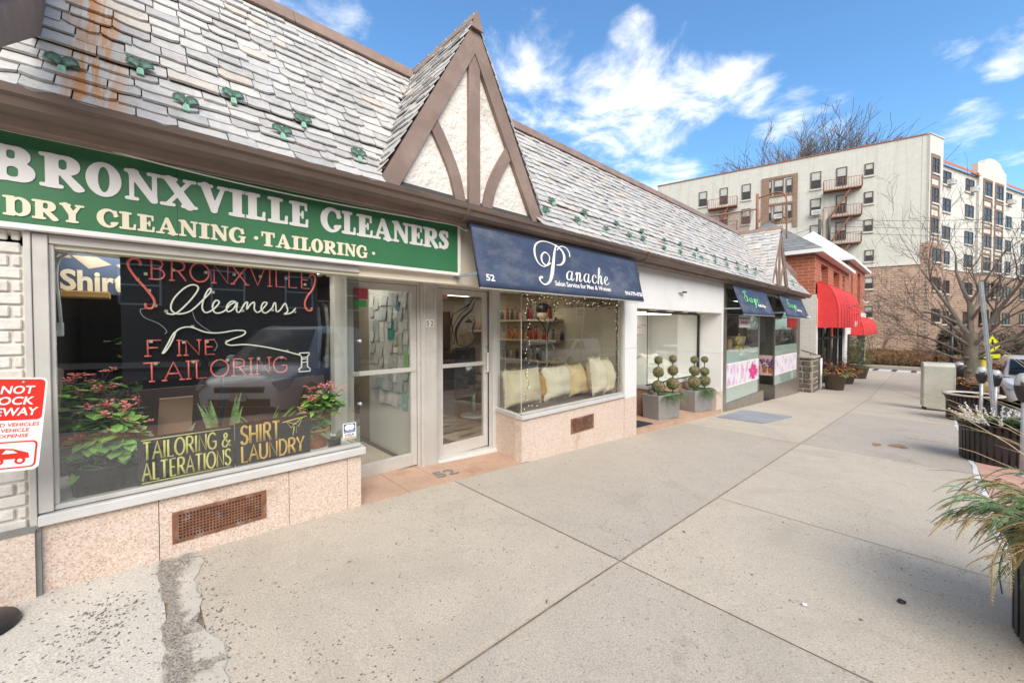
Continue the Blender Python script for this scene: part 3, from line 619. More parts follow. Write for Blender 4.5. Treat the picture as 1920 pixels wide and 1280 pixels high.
while s < ROOF_L-0.02:
    y = -2.6 + tr.uniform(0, .2)
    while y < 18.5:
        w = tr.choice([.13,.155,.18,.20,.23,.27])*tr.uniform(.92,1.08); x, z, d = roof_pt(max(0, s)+EXP*.4)
        ym = y+w/2
        if not in_gable(ym, z, -.07) and y+w < 18.62:
            x0, z0, d = roof_pt(max(0, s)); 
            if s < 0: x0 += .012; z0 -= .014
            tile(tiles, (x0, y, z0), (0,1,0), (d[0],0,d[1]), (d[1],0,-d[0]), w-.006, EXP+.05, tr)
        y += w
    s += EXP*tr.uniform(.97,1.03); row += 1
roof = SB('roof', tiles, 'slate')
dk = MB()
for a, b in zip(RP[:-1], RP[1:]): dk.quad((a[0]-.02,-2.6,a[1]-.02),(a[0]-.02,18.55,a[1]-.02),(b[0]-.02,18.55,b[1]-.02),(b[0]-.02,-2.6,b[1]-.02))
dk.quad((-4.5,-2.6,4.64),(-4.5,18.55,4.64),(-9,18.55,4.5),(-9,-2.6,4.5)); dk.quad((-4.5,18.55,4.64),(-3.19,18.55,2.7),(-9,18.55,2.7),(-9,18.55,4.5))
SB('roof_deck', dk, 'slate_under')
rc = MB()
for a, b in ((-2.6,1.2),(1.2,2.52),(2.63,8),(8,14.55),(14.7,18.55)):
    rc.prism([(-4.40,4.60),(-4.43,4.70),(-4.55,4.74),(-4.66,4.70),(-4.66,4.60)], lambda u, v, w, a=a: (u, a+w, v), b-a-.004)
    rc.prism([(-4.365,4.555),(-4.385,4.60),(-4.42,4.615),(-4.40,4.55)], lambda u, v, w, a=a: (u, a+w, v), b-a-.006)
SB('ridge_cap', rc, 'copper_ridge', roof)
# sloping coping at the far end of the roof
ck = MB(); ck.bar((-4.46,18.50,4.72),(-3.62,18.50,3.52),.16,.10,(0.8,0,0.6)); ck.bar((-4.40,18.40,4.60),(-3.60,18.40,3.44),.05,.12,(0.8,0,0.6)); SB('roof_coping', ck, 'brown_wood', roof)
# gables
for gi, (yc, hw, za) in enumerate(GAB):
    wall = MB(); wall.prism([(yc-hw+.05,GZ0-.06),(yc+hw-.05,GZ0-.06),(yc,za-.09)], lambda u, v, w: (GX-.06+w, u, v), .05)
    gw = SB('gable', wall, 'stucco')
    bm_ = MB(); sl_ = (za-GZ0)/hw; nx_ = math.hypot(1, sl_); wd = .165
    for sg in (-1, 1):      # barge boards
        dx = wd*nx_/sl_
        bm_.prism([(yc+sg*hw,GZ0-.05),(yc,za),(yc,za-wd*nx_),(yc+sg*(hw-dx),GZ0-.05)][::sg], FX(GX-.01), .05)
        pts = [(.50,.86),(.44,.55),(.32,.30),(.14,.03)] if True else None
        cv = cat_rom([(yc+sg*(hw*.52),GZ0+(za-GZ0)*.43,0),(yc+sg*hw*.37,GZ0+(za-GZ0)*.31,0),(yc+sg*hw*.22,GZ0+(za-GZ0)*.15,0),(yc+sg*hw*.14,GZ0-.05,0)], 5)
        L_ = []; R_ = []
        for i, p in enumerate(cv):
            t = (cv[min(i+1,len(cv)-1)]-cv[max(i-1,0)]).normalized(); L_.append((p.x-t.y*.062,p.y+t.x*.062)); R_.append((p.x+t.y*.062,p.y-t.x*.062))
        for i in range(len(cv)-1): bm_.prism([L_[i],L_[i+1],R_[i+1],R_[i]], FX(GX-.012), .036)
    bm_.box(GX-.011, GX+.028, yc-.072, yc+.072, GZ0-.05, za-.32)
    SB('gable_timber', bm_, 'brown_wood', gw)
    rt = MB(); rr = random.Random(30+gi)
    for sg in (-1, 1):
        d = Vector((0, -sg*hw, za-GZ0)).normalized(); nn = Vector((0, sg*(za-GZ0), hw)).normalized(); Lg = math.hypot(hw, za-GZ0); s = -.02
        while s < Lg-.05:
            x = GX+.055
            base = Vector((0, yc+sg*hw, GZ0)) + d*s
            zc = base.z + d.z*EXP*.5
            while x > roof_x(zc)-.10:
                w = rr.choice([.15,.18,.21,.25]); 
                a = (x-w, base.y, base.z)
                if sg < 0: tile(rt, a, (1,0,0), d, nn, w-.006, EXP+.05, rr)
                else: tile(rt, a, (1,0,0), d, nn, w-.006, EXP+.05, rr)
                x -= w
            s += EXP
        b0 = Vector((GX+.04,yc+sg*hw,GZ0-.012)); b1 = Vector((GX+.04,yc,za-.012)); rt.quad(b0-nn*.02, b1-nn*.02, b1-nn*.02+Vector((-1.3,0,0)), b0-nn*.02+Vector((-.3,0,0)))
    SB('gable_roof', rt, 'slate', gw)
    cp = MB(); cp.prism([(-.055,-.06),(0,.05),(.055,-.06),(.035,-.06),(0,0),(-.035,-.06)], lambda u, v, w: (GX+.075-w, yc+u, za+.03+v), 1.32)
    cp.prism([(-.075,-.13),(0,.07),(.075,-.13)], lambda u, v, w: (GX+.06+w, yc+u, za+.02+v), .02)
    SB('gable_ridge_cap', cp, 'copper_ridge', gw)
# gutter, board behind it, soffit
gt = MB(); prof = [(-3.29,2.755),(-3.30,2.66),(-3.26,2.625),(-3.20,2.625),(-3.165,2.65),(-3.155,2.69),(-3.135,2.705),(-3.13,2.745),(-3.145,2.752),(-3.15,2.72),(-3.17,2.70),(-3.18,2.66),(-3.21,2.64),(-3.26,2.64),(-3.28,2.67)]
for a, b in ((-2.6,2.39),(2.395,6.0),(6.005,10.6),(10.605,15),(15.005,18.62)): gt.prism(prof, lambda u, v, w, a=a: (u, a+w, v), b-a)
for y in (2.392, 6.002, 10.602, 15.002): gt.prism([(-3.31,2.65),(-3.26,2.612),(-3.19,2.612),(-3.150,2.645),(-3.122,2.70),(-3.118,2.745),(-3.16,2.70),(-3.29,2.70)], lambda u, v, w, y=y: (u, y-.018+w, v), .036)
SB('gutter', gt, 'brown_metal')
fb = MB(); fb.prism([(-3.33,2.60),(-3.31,2.66),(-3.31,2.77),(-3.36,2.77),(-3.48,2.64),(-3.48,2.60)], lambda u, v, w: (u, -2.6+w, v), 21.2); SB('fascia_board', fb, 'brown_wood')
# --- the end board of the next roof at the left edge
eb = MB(); eb.prism([(-2.2,2.46),(-3.66,3.29),(-3.78,3.62),(-3.2,3.24),(-2.2,2.60)], lambda u, v, w: (u, -.40+w, v), .04); SB('end_board', eb, 'brown_wood')
eb = MB(); eb.prism([(-2.2,2.602),(-3.2,3.242),(-3.78,3.622),(-4.4,4.7),(-2.2,3.5)], lambda u, v, w: (u, -.42+w, v), .04); SB('end_gable', eb, 'stucco')
eb = MB(); eb.prism([(-3.63,3.24),(-3.68,3.22),(-4.45,4.6),(-4.38,4.64)], lambda u, v, w: (u, -.41+w, v), .075); SB('end_flashing', eb, 'galv')
# --- walls
wl2 = MB()
wl2.box(-3.62,-3.505,-2.6,6.28,2.06,2.62); wl2.box(-3.62,-3.51,-2.6,6.0,2.0,2.62,0)
SB('fascia_wall', wl2, 'cream')
bks = MB(); z = 0.40; i = 0; rb = random.Random(5)
while z < 2.04:
    y = -2.6 + (0 if i % 2 else -.11)
    while y < -.45:
        y1 = min(y+.205, -.452)
        if y1-y > .03: bks.box(-3.60,-3.497+rb.uniform(-.004,.006),y+.004,y1-.003,z+rb.uniform(.004,.008),z+.0655-rb.uniform(0,.003) if z < 2.0 else 2.081)
        y += .211
    z += .0705; i += 1
SB('brick_pier', bks, 'painted_brick', bevel=.0055)
bm2 = MB(); bm2.box(-3.62,-3.51,-2.6,-.44,.3,2.05); SB('pier_mortar', bm2, 'painted_brick')
pl = MB()
def skirt(mb, x0, x1, y0, y1, zt): mb.add([(x0,y0,gz(y0)-.1),(x1,y0,gz(y0)-.1),(x1,y1,gz(y1)-.1),(x0,y1,gz(y1)-.1),(x0,y0,zt),(x1,y0,zt),(x1,y1,zt),(x0,y1,zt)],[(0,3,2,1),(4,5,6,7),(0,1,5,4),(1,2,6,5),(2,3,7,6),(3,0,4,7)])
skirt(pl,-3.62,-3.462,-2.6,-.425,.395); SB('plinth', pl, 'terrazzo'); pl = MB()
for a, b in ((-.405,.098),(.102,.873),(.877,1.332),(1.336,1.455)): skirt(pl,-3.62,-3.5,a,b,.405)
skirt(pl,-4.2,-3.625,1.40,1.455,.405); SB('plinth', pl, 'terrazzo'); pl = MB()
for a, b in ((3.49,4.55),(4.554,5.62),(5.624,5.885)): skirt(pl,-3.62,-3.5,a,b,.385)
pl.add([(-3.625,3.494,-.25),(-4.25,3.62,-.25),(-4.25,3.68,-.25),(-3.625,3.56,-.25),(-3.625,3.494,.385),(-4.25,3.62,.385),(-4.25,3.68,.385),(-3.625,3.56,.385)],[(0,3,2,1),(4,5,6,7),(0,1,5,4),(1,2,6,5),(2,3,7,6),(3,0,4,7)])
SB('plinth', pl, 'terrazzo'); pl = MB(); skirt(pl,-3.8,-3.49,5.889,6.28,.35); SB('pilaster_base', pl, 'terrazzo'); pl = MB(); skirt(pl,-3.75,-3.495,10.02,10.44,-.02)
SB('wall_base', pl, 'terrazzo')
mt_ = MB(); mt_.box(-3.62,-3.455,-2.6,-.42,.395,.425); mt_.box(-3.60,-3.475,-.43,-.403,-.1,.44); SB('plinth_mortar', mt_, 'mortar_grey')
# --- vents
def vent(y0, y1, z0, z1, cols, rows, m, slat=False):
    f = MB(); x = -3.492; bw = .035
    f.box(x-.012,x,y0,y1,z0,z0+bw*.7); f.box(x-.012,x,y0,y1,z1-bw*.7,z1); f.box(x-.012,x,y0,y0+bw,z0+bw*.7,z1-bw*.7); f.box(x-.012,x,y1-bw,y1,z0+bw*.7,z1-bw*.7)
    iy0, iy1, iz0, iz1 = y0+bw, y1-bw, z0+bw*.7, z1-bw*.7
    for r in range(1, rows): zz_ = iz0+(iz1-iz0)*r/rows; f.box(x-.0060,x-.002,iy0,iy1,zz_-.0042,zz_+.0042)
    if not slat:
        for c in range(1, cols): yy = iy0+(iy1-iy0)*c/cols; f.box(x-.0056,x-.003,yy-.0042,yy+.0042,iz0,iz1)
    o = SB('vent', f, m)
    bk_ = MB(); bk_.quad((x-.0072,iy0,iz0),(x-.0072,iy1,iz0),(x-.0072,iy1,iz1),(x-.0072,iy0,iz1)); SB('vent_backing', bk_, 'black', o)
vent(.165,.715,.085,.298,26,8,'rust'); vent(4.47,5.02,.02,.238,4,11,'rust',True)
# --- cleaners' window
X0 = -3.5
def window(name, frame_mb, mat_, panes, sill=None):
    w = SB(name, frame_mb, mat_, bevel=.003)
    for p in panes:
        q = MB(); q.add(p, [tuple(range(len(p)))]); SB('window_pane', q, 'glass', w)
    if sill: SB('window_sill', sill, 'steel_light', w, bevel=.004)
    return w
f = MB()
f.box(-3.58,-3.478,-.412,-.352,.484,2.075); f.box(-3.60,-3.47,-.442,-.414,.40,2.08); f.box(-3.56,-3.488,-.351,1.452,2.026,2.076); f.box(-3.55,-3.492,-.351,1.452,.484,.512)
f.box(-3.53,-3.50,-.353,-.331,.512,2.026)
f.box(-4.20,-4.08,1.44,1.575,-.1,2.06)
sl_mb = MB(); sl_mb.prism([(-3.58,.484),(-3.463,.472),(-3.457,.415),(-3.58,.408)], lambda u, v, w: (u, -.412+w, v), 1.90); sl_mb.box(-4.1,-3.582,1.45,1.487,.41,.482)
cw = window('display_window', f, 'steel_frame', [[(-3.505,-.331,.512),(-3.505,1.452,.512),(-3.505,1.452,2.026),(-3.505,-.331,2.026)], [(-3.512,1.454,.484),(-4.08,1.50,.484),(-4.08,1.50,2.055),(-3.512,1.454,2.055)]], sl_mb)
# clips on the corner joint of the two panes
for z in (1.42, .86): cl = MB(); cl.ball((-3.50,1.456,z), .016, 8, 6); cl.tube([(-3.50,1.456,z),(-3.53,1.44,z)],.008); SB('pane_clip', cl, 'galv', cw)
dl_ = MB(); dl_.box(-4.3,-3.56,-.40,1.44,.40,.476); SB('display_ledge', dl_, 'white')
# vestibule: soffit with two lamp housings, step, centre post, doors
sf = MB(); sf.box(-4.3,-3.506,1.44,3.62,2.062,2.09); sf.box(-4.5,-3.506,3.62,5.9,2.062,2.09); sf.box(-4.5,-3.506,-.4,1.44,2.08,2.1); SB('entry_soffit', sf, 'cream')
for y in (1.80, 2.86):
    k = MB(); k.lathe([(.115,0),(.125,.012),(.12,.02)], (-3.86,y,2.043), 24); lb = SB('recessed_lamp_trim', k, 'brown_wood')
st_ = MB()
for a, b in ((1.457,1.93),(1.936,2.36),(2.366,2.78),(2.786,3.62)):
    st_.add([(-4.3,a,gz(a)+.012),(-3.50,a,gz(a)+.006),(-3.50,b,gz(b)+.006),(-4.3,b,gz(b)+.012),(-4.3,a,gz(a)-.2),(-3.50,a,gz(a)-.2),(-3.50,b,gz(b)-.2),(-4.3,b,gz(b)-.2)],[(0,1,2,3),(1,5,6,2),(0,4,5,1),(2,6,7,3)])
SB('entry_step', st_, 'step_stone')
def FG(u0, x0):  # lying numerals on the step, read from the street
    return lambda u, v, w: (x0 - v, u0 + u, gz(u0+u) + .014 + w)
nm = MB(); put(nm, sans('52', .17, .27, .02, extrude=.002), FG(2.38,-3.66), 0, 0); SB('step_number', nm, 'mortar_grey')
po = MB(); po.box(-4.25,-4.09,2.43,2.645,-.14,2.062); po.box(-4.2,-4.075,2.455,2.475,-.14,2.062); po.box(-4.2,-4.075,2.60,2.62,-.14,2.062); SB('door_post', po, 'steel_frame', bevel=.004)
pn = MB(); pn.quad((-4.0885,2.485,1.545),(-4.0885,2.592,1.545),(-4.0885,2.592,1.635),(-4.0885,2.485,1.635)); pno = SB('number_plate', pn, 'lettering')
pn = MB(); put(pn, sans('5 2', .062, .085, .01, extrude=.001), FX(-4.087), 2.497, 1.558); SB('plate_number', pn, 'black', pno)
def door(y0, y1, x, zb, zt, hside, mid, handle):
    f = MB(); w = .075
    f.box(x-.10,x+.02,y0-.03,y0,zb-.05,zt+.06); f.box(x-.10,x+.02,y1,y1+.03,zb-.05,zt+.06); f.box(x-.10,x+.02,y0,y1,zt,zt+.06)
    fr_ = SB('door_frame', f, 'steel_frame', bevel=.003)
    d = MB(); d.box(x-.05,x,y0+.004,y0+w,zb+.01,zt-.005); d.box(x-.05,x,y1-w,y1-.004,zb+.01,zt-.005); d.box(x-.05,x,y0+w,y1-w,zt-.08,zt-.005); d.box(x-.05,x,y0+w,y1-w,zb+.01,zb+.155); d.box(x-.045,x+.012,y0+w-.03,y1-w+.05,mid-.028,mid+.018)
    do = SB('door', d, 'steel_frame', bevel=.003)
    for a, b in ((zb+.155,mid-.028),(mid+.018,zt-.08)):
        q = MB(); q.quad((x-.025,y0+w,a),(x-.025,y1-w,a),(x-.025,y1-w,b),(x-.025,y0+w,b)); SB('door_pane', q, 'glass', do)
    if handle:
        h = MB(); yy = y1-w*.6 if hside > 0 else y0+w*.6; h.tube([(x,yy,mid-.12),(x+.05,yy,mid-.12),(x+.05,yy,mid+.14),(x,yy,mid+.14)],.011,8,smooth=False); SB('door_handle', h, 'white', do)
        lk = MB(); lk.lathe([(0,0),(.018,0),(.018,.012),(0,.012)],(0,0,0),12); lk.v = [(x+v[2], y1-.035+v[0], 1.27+v[1]) for v in lk.v]; SB('door_lock', lk, 'galv', do)
    return do
d1 = door(1.585,2.40,-4.15,-.085,2.03,1,1.055,False)
d2 = door(2.72,3.53,-4.2,-.10,2.03,1,1.055,True)
ths = MB(); ths.add([(-4.22,2.65,-.115),(-4.06,2.65,-.135),(-4.06,3.6,-.16),(-4.22,3.6,-.12),(-4.22,2.65,-.08),(-4.1,2.65,-.08),(-4.1,3.6,-.105),(-4.22,3.6,-.105)],[(0,3,2,1),(4,5,6,7),(0,1,5,4),(1,2,6,5),(2,3,7,6),(3,0,4,7)]); ths.box(-4.25,-4.1,3.53,3.66,-.2,2.06); ths.box(-4.25,-4.2,1.575,2.43,-.2,-.085)
SB('threshold', ths, 'steel_light')
# --- salon window
f = MB(); f.box(-3.55,-3.492,3.49,5.885,.445,.468); f.box(-3.56,-3.485,5.845,5.886,.468,2.05); f.box(-3.55,-3.492,3.49,5.845,2.03,2.06); f.box(-4.19,-4.13,3.605,3.655,.445,2.06); f.box(-3.516,-3.507,3.486,3.495,.47,2.03)
sl_mb = MB(); sl_mb.prism([(-3.58,.446),(-3.468,.438),(-3.462,.388),(-3.58,.386)], lambda u, v, w: (u, 3.47+w, v), 2.415)
sl_mb.add([(-3.582,3.47,.388),(-4.2,3.595,.388),(-4.2,3.65,.388),(-3.582,3.53,.388),(-3.582,3.47,.446),(-4.2,3.595,.446),(-4.2,3.65,.446),(-3.582,3.53,.446)],[(0,3,2,1),(4,5,6,7),(0,1,5,4),(1,2,6,5),(2,3,7,6),(3,0,4,7)])
window('display_window', f, 'steel_frame', [[(-3.51,3.492,.468),(-3.51,5.845,.468),(-3.51,5.845,2.03),(-3.51,3.492,2.03)], [(-3.515,3.492,.446),(-4.15,3.625,.446),(-4.15,3.625,2.055),(-3.515,3.492,2.055)]], sl_mb)
dl_ = MB(); dl_.box(-4.35,-3.56,3.64,5.86,.36,.43); dl_.box(-4.35,-3.585,3.64,5.86,.431,.445); SB('display_ledge', dl_, mat('dark_timber_ledge',(0.10,0.07,0.05),.6,.3,6))
# --- white shop front with a recess
wp = MB(); wp.box(-3.62,-3.492,5.889,6.28,.352,1.18); wp.box(-3.62,-3.492,5.889,6.28,1.184,1.95); wp.box(-3.62,-3.488,5.889,6.28,1.954,2.60); wp.box(-3.62,-3.488,6.282,10.42,1.87,2.60); SB('white_panel', wp, 'white_panel')
rw = MB()
for za, zb in ((-.02,.90),(.904,1.868)):
    rw.box(-6.5,-3.49,10.30,10.42,za,zb)
SB('recess_wall', rw, 'white_panel')
so = MB(); so.box(-7,-3.50,6.0,10.299,1.872,1.90); SB('recess_soffit', so, 'cream')
for i in range(4):
    k = MB(); k.lathe([(.09,0),(.10,.01),(.1,.018)], (-3.76,7.0+.75*i,1.853), 18); SB('soffit_vent', k, 'black')
Kp, Rp, Lp = Vector((-4.03,7.68,0)), Vector((-4.03,10.298,0)), Vector((-5.2,7.70,0))
def wallseg(mb, a, b, z0, z1, t=.05, mi=0):
    a, b = Vector(a), Vector(b); d = (b-a).normalized(); n = Vector((-d.y, d.x, 0))*t
    mb.add([(a.x,a.y,z0),(b.x,b.y,z0),(b.x+n.x,b.y+n.y,z0),(a.x+n.x,a.y+n.y,z0),(a.x,a.y,z1),(b.x,b.y,z1),(b.x+n.x,b.y+n.y,z1),(a.x+n.x,a.y+n.y,z1)],[(0,3,2,1),(4,5,6,7),(0,1,5,4),(1,2,6,5),(2,3,7,6),(3,0,4,7)], mi)
bs = MB(); wallseg(bs, Kp, Rp, -.8, .245, .1); wallseg(bs, Lp, Kp, -.8, .245, .1); SB('recess_plinth', bs, mat('dark_pink_stone',(0.36,0.215,0.16),.7,.2,4,fine=90))
fr3 = MB(); wallseg(fr3, Kp, Rp, .325, .35, .03); wallseg(fr3, Kp, Rp, 1.83, 1.87, .03); fr3.box(Rp.x-.02,Rp.x+.03,Rp.y-.05,Rp.y-.003,.35,1.83); fr3.box(Kp.x-.012,Kp.x,Kp.y,Kp.y+.012,.35,1.83)
sl3 = MB(); wallseg(sl3, Kp+Vector((.035,-.02,0)), Rp+Vector((.035,-.004,0)), .247, .322, .12); wallseg(sl3, Lp, Kp+Vector((.03,-.03,0)), .248, .324, .1)
window('display_window', fr3, 'black', [[(Kp.x,Kp.y,.35),(Rp.x,Rp.y-.004,.35),(Rp.x,Rp.y-.004,1.83),(Kp.x,Kp.y,1.83)], [(Lp.x,Lp.y,.325),(Kp.x,Kp.y-.002,.325),(Kp.x,Kp.y-.002,1.86),(Lp.x,Lp.y,1.86)]], sl3)
fl3 = MB(); fl3.box(-5.58,-4.08,7.74,10.29,.26,.335); SB('display_ledge', fl3, 'white')
st3 = MB(); st3.add([(-5.6,6.28,gz(6.28)+.09),(-3.47,6.28,gz(6.28)+.09),(-3.47,10.29,gz(10.29)+.09),(-5.6,10.29,gz(10.29)+.09),(-5.6,6.28,gz(6.28)-.2),(-3.47,6.28,gz(6.28)-.2),(-3.47,10.29,gz(10.29)-.2),(-5.6,10.29,gz(10.29)-.2)],[(0,1,2,3),(1,5,6,2),(0,4,5,1),(2,6,7,3)]); SB('entry_step', st3, 'step_stone')
in3 = MB(); in3.box(-5.7,-5.6,6.0,10.3,-.5,2.0); in3.box(-6.5,-3.7,5.95,6.0,-.6,1.9); SB('interior_wall', in3, mat('taupe_interior',(0.50,0.46,0.37),.8,.1,3))
wc = MB(); wc.box(-5.58,-5.3,9.3,10.29,.36,1.87); SB('interior_panel', wc, 'white_panel')
# --- stainless shop front at the far end
f = MB(); zt = 2.50
f.box(-3.6,-3.485,10.445,10.655,gz(10.6)-.1,2.60); f.box(-3.6,-3.485,18.22,18.62,gz(18.5)-.1,2.60)
f.box(-3.56,-3.49,10.655,13.40,1.845,1.875); f.box(-3.56,-3.49,15.09,18.22,1.845,1.875); f.box(-3.56,-3.49,10.655,18.22,2.50,2.60)
f.box(-3.53,-3.49,13.385,13.42,-.36,2.50); f.box(-3.53,-3.49,15.075,15.11,-.36,2.50)
SB('steel_front', f, 'stainless', bevel=.004)
bse = MB()
skirt(bse,-3.62,-3.48,10.655,13.84,-.38); skirt(bse,-3.62,-3.48,15.12,18.22,-.365); skirt(bse,-4.6,-3.62,15.12,15.2,-.365); SB('steel_base', bse, 'stainless')
M['frost'] = mat('frosted_green_film', (0.50,0.585,0.54), 0.35, 0.06, 3, stretch=(1,9,.4))
SGL = [[(-3.51,10.655,-.375),(-3.51,13.385,-.375),(-3.51,13.385,1.845),(-3.51,10.655,1.845)],[(-3.51,15.11,-.36),(-3.51,18.22,-.36),(-3.51,18.22,1.845),(-3.51,15.11,1.845)],
       [(-3.512,15.112,-.36),(-4.5,15.112,-.36),(-4.5,15.112,1.845),(-3.512,15.112,1.845)],[(-3.51,10.655,1.875),(-3.51,13.385,1.875),(-3.51,13.385,2.5),(-3.51,10.655,2.5)],[(-3.51,15.11,1.875),(-3.51,18.22,1.875),(-3.51,18.22,2.5),(-3.51,15.11,2.5)]]
wf = MB(); wf.box(-3.52,-3.50,10.65,13.39,-.39,-.376); wf.box(-3.52,-3.50,15.11,18.22,-.376,-.361)
sw = window('display_window', wf, 'stainless', SGL)
for a, b, z in ((10.66,13.38,.945),(15.115,18.215,.924)): fm = MB(); fm.quad((-3.516,a,-.37),(-3.516,b,-.37),(-3.516,b,z),(-3.516,a,z)); SB('frosted_film', fm, 'frost', sw)
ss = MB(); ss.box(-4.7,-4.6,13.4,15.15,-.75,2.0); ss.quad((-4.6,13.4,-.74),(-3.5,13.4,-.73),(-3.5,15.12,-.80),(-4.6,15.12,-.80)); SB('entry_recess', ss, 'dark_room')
M['louvre'] = mat('grey_green_louvre',(0.23,0.245,0.2),.6,.1,3)
for a, c in ((10.66,13.39),(15.11,18.2)):
    lv = MB()
    for k in range(9): lv.box(-3.60,-3.56,a,c,1.89+k*.068,1.94+k*.068)
    SB('louvre', lv, 'louvre')
bb = MB(); bb.box(-3.75,-3.74,13.44,15.07,1.05,2.5); SB('entry_blind', bb, 'black')
# --- interiors
rm = MB()
rm.box(-8.6,-8.5,-2.6,2.44,-.2,2.5); rm.box(-8.5,-3.62,-.62,-.56,-.2,2.3); rm.box(-8.5,-3.6,-2.6,2.44,2.30,2.36); rm.box(-8.5,-4.36,-.5,1.4,-.1,.42)
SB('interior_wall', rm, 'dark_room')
fl = MB(); fl.box(-8.5,-4.2,1.4,2.46,-.16,-.10); SB('interior_floor', fl, mat('charcoal_carpet',(0.055,0.047,0.045),.95,.2,8,fine=120))
ckm = MB()
for i in range(2):
    for j in range(4): ckm.quad(*[(-4.24-.22*i-a, 1.58+.22*j+b, -.094) for a, b in ((0,0),(0,.218),(.218,.218),(.218,0))], mi=(i+j) % 2)
ckm.build('floor_tiles', [mat('cream_tile',(0.5,0.46,0.36),.35), M['black']], shop)
nb = MB(); nb.box(-5.55,-4.26,2.44,2.48,-.1,2.3); SB('partition_board', nb, mat('pale_board',(0.60,0.58,0.53),.7,.05,2))
sal = MB(); sal.box(-8.1,-8.0,2.5,7.2,-.3,2.5); sal.box(-8,-4.3,2.5,2.54,-.3,2.3); sal.box(-8,-3.62,6.02,6.06,-.3,2.3); sal.box(-8,-4.5,2.5,6.1,2.25,2.30); SB('interior_wall', sal, mat('warm_beige_interior',(0.37,0.30,0.22),.8,.08,2))
sf_ = MB(); sf_.box(-8,-4.2,2.5,6.06,-.3,-.14); SB('interior_floor', sf_, mat('dark_floorboards',(0.13,0.095,0.075),.45,.35,3,stretch=(1,9,1)))
sg_ = MB(); sg_.box(-8,-7.9,11.8,19,-.9,2.6); sg_.box(-8,-3.62,18.5,18.6,-.9,2.6); sg_.box(-8,-3.6,11.9,18.6,2.5,2.55); sg_.box(-7.9,-3.62,10.5,19,-.95,-.85); sg_.box(-7.9,-4.62,13.3,13.36,-.9,2.5); SB('interior_wall', sg_, mat('grey_green_interior',(0.20,0.19,0.155),.8,.2,2))
bk2 = MB(); bk2.box(-9,-8.7,-2.6,18.6,-.9,4.5); bk2.box(-9,-3.6,-2.75,-2.6,-.3,4.6); SB('rear_wall', bk2, 'stucco')
M['fill_glow'] = mat('added_fill_glow', (0.9,0.85,0.75), .5, .02, 3, emit=(1.0,0.86,0.66), estr=2.3); M['fill_glow_cool'] = mat('added_fill_glow_cool', (0.9,0.9,0.88), .5, .02, 3, emit=(1.0,0.95,0.86), estr=3.0)  # glowing panels added to brighten the shop interiors
for x, y in ((-5.2,3.4),(-5.2,5.2),(-7.0,3.4),(-7.0,5.2)): k = MB(); k.box(x-.3,x+.3,y-.3,y+.3,2.225,2.245); SB('added_glow_panel', k, 'fill_glow')
for x, y in ((-5.4,.4),(-5.3,1.9)): k = MB(); k.box(x-.3,x+.3,y-.3,y+.3,2.27,2.295); SB('added_glow_panel', k, 'fill_glow_cool')
for x, y in ((-5.0,12.4),(-5.0,16.5)): k = MB(); k.box(x-.3,x+.3,y-.3,y+.3,2.47,2.495); SB('added_glow_panel', k, 'fill_glow_cool')
k = MB(); k.box(-5.1,-4.4,8.2,9.6,1.845,1.868); SB('added_glow_panel', k, mat('added_display_glow', (0.9,0.88,0.82), .5, .02, 3, emit=(1.0,0.93,0.82), estr=1.6))  # added glow that brightens the recessed display
k = MB(); k.box(-4.1,-3.75,-.3,1.3,2.055,2.075); SB('added_glow_panel', k, 'fill_glow_cool')  # added glow above the cleaners' window plants
# snow guards: cast fans standing on the slates
def guard_mb():
    mb = MB()
    for sg in (-1, 1):
        rim = [(0,.045),(sg*.018,.072),(sg*.05,.080),(sg*.078,.060),(sg*.088,.015),(sg*.055,.012),(sg*.02,-.03)]
        mb.add([(0, a, b) for a, b in rim]+[(.012, a*.9, b*.9) for a, b in rim], [tuple(range(7)), tuple(range(7,14))[::-1]]+[(i,(i+1)%7,7+(i+1)%7,7+i) for i in range(7)])
        mb.tube([(.008,a,b) for a, b in rim+[rim[0]]], .007, 5)
    mb.box(-.006,.012,-.021,.021,-.082,-.02,1); mb.box(-.002,.018,-.023,.023,-.095,-.055,1); return mb
gp = guard_mb().build('snow_guard', [M['verdigris'], M['verdigris_pale']], None)
GP = [(-.27,.27),(.05,.53),(.26,.25),(.54,.54),(.81,.245),(1.0,.52),(1.38,.245),(3.72,.235),(4.05,.55),(4.37,.245),(4.74,.5),(5.05,.235),(5.59,.5),(5.72,.245),(6.15,.25),(6.4,.51),(6.82,.18),(7.22,.48),(7.53,.21),(7.94,.51),(8.2,.23),(8.58,.23),(8.76,.51),(9.3,.22),(9.72,.47),(10.1,.24),(10.82,.22),(10.5,.5),(11.5,.23),(11.3,.5),(12.2,.23),(12.1,.5),(12.9,.5),(16.6,.25),(17.2,.5)]
for i, (y, s) in enumerate(GP):
    o = gp if i == 0 else gp.copy()
    if i: COL.objects.link(o)
    o.parent = roof; x, z, d = roof_pt(s+.03); nrm_ = Vector((d[1],0,-d[0])); q = Vector((x,y,z)) + nrm_*.05 - wloc(roof)
    o.location = q; o.rotation_euler = (0, math.radians(-22), 0); o.scale = (.74,)*3
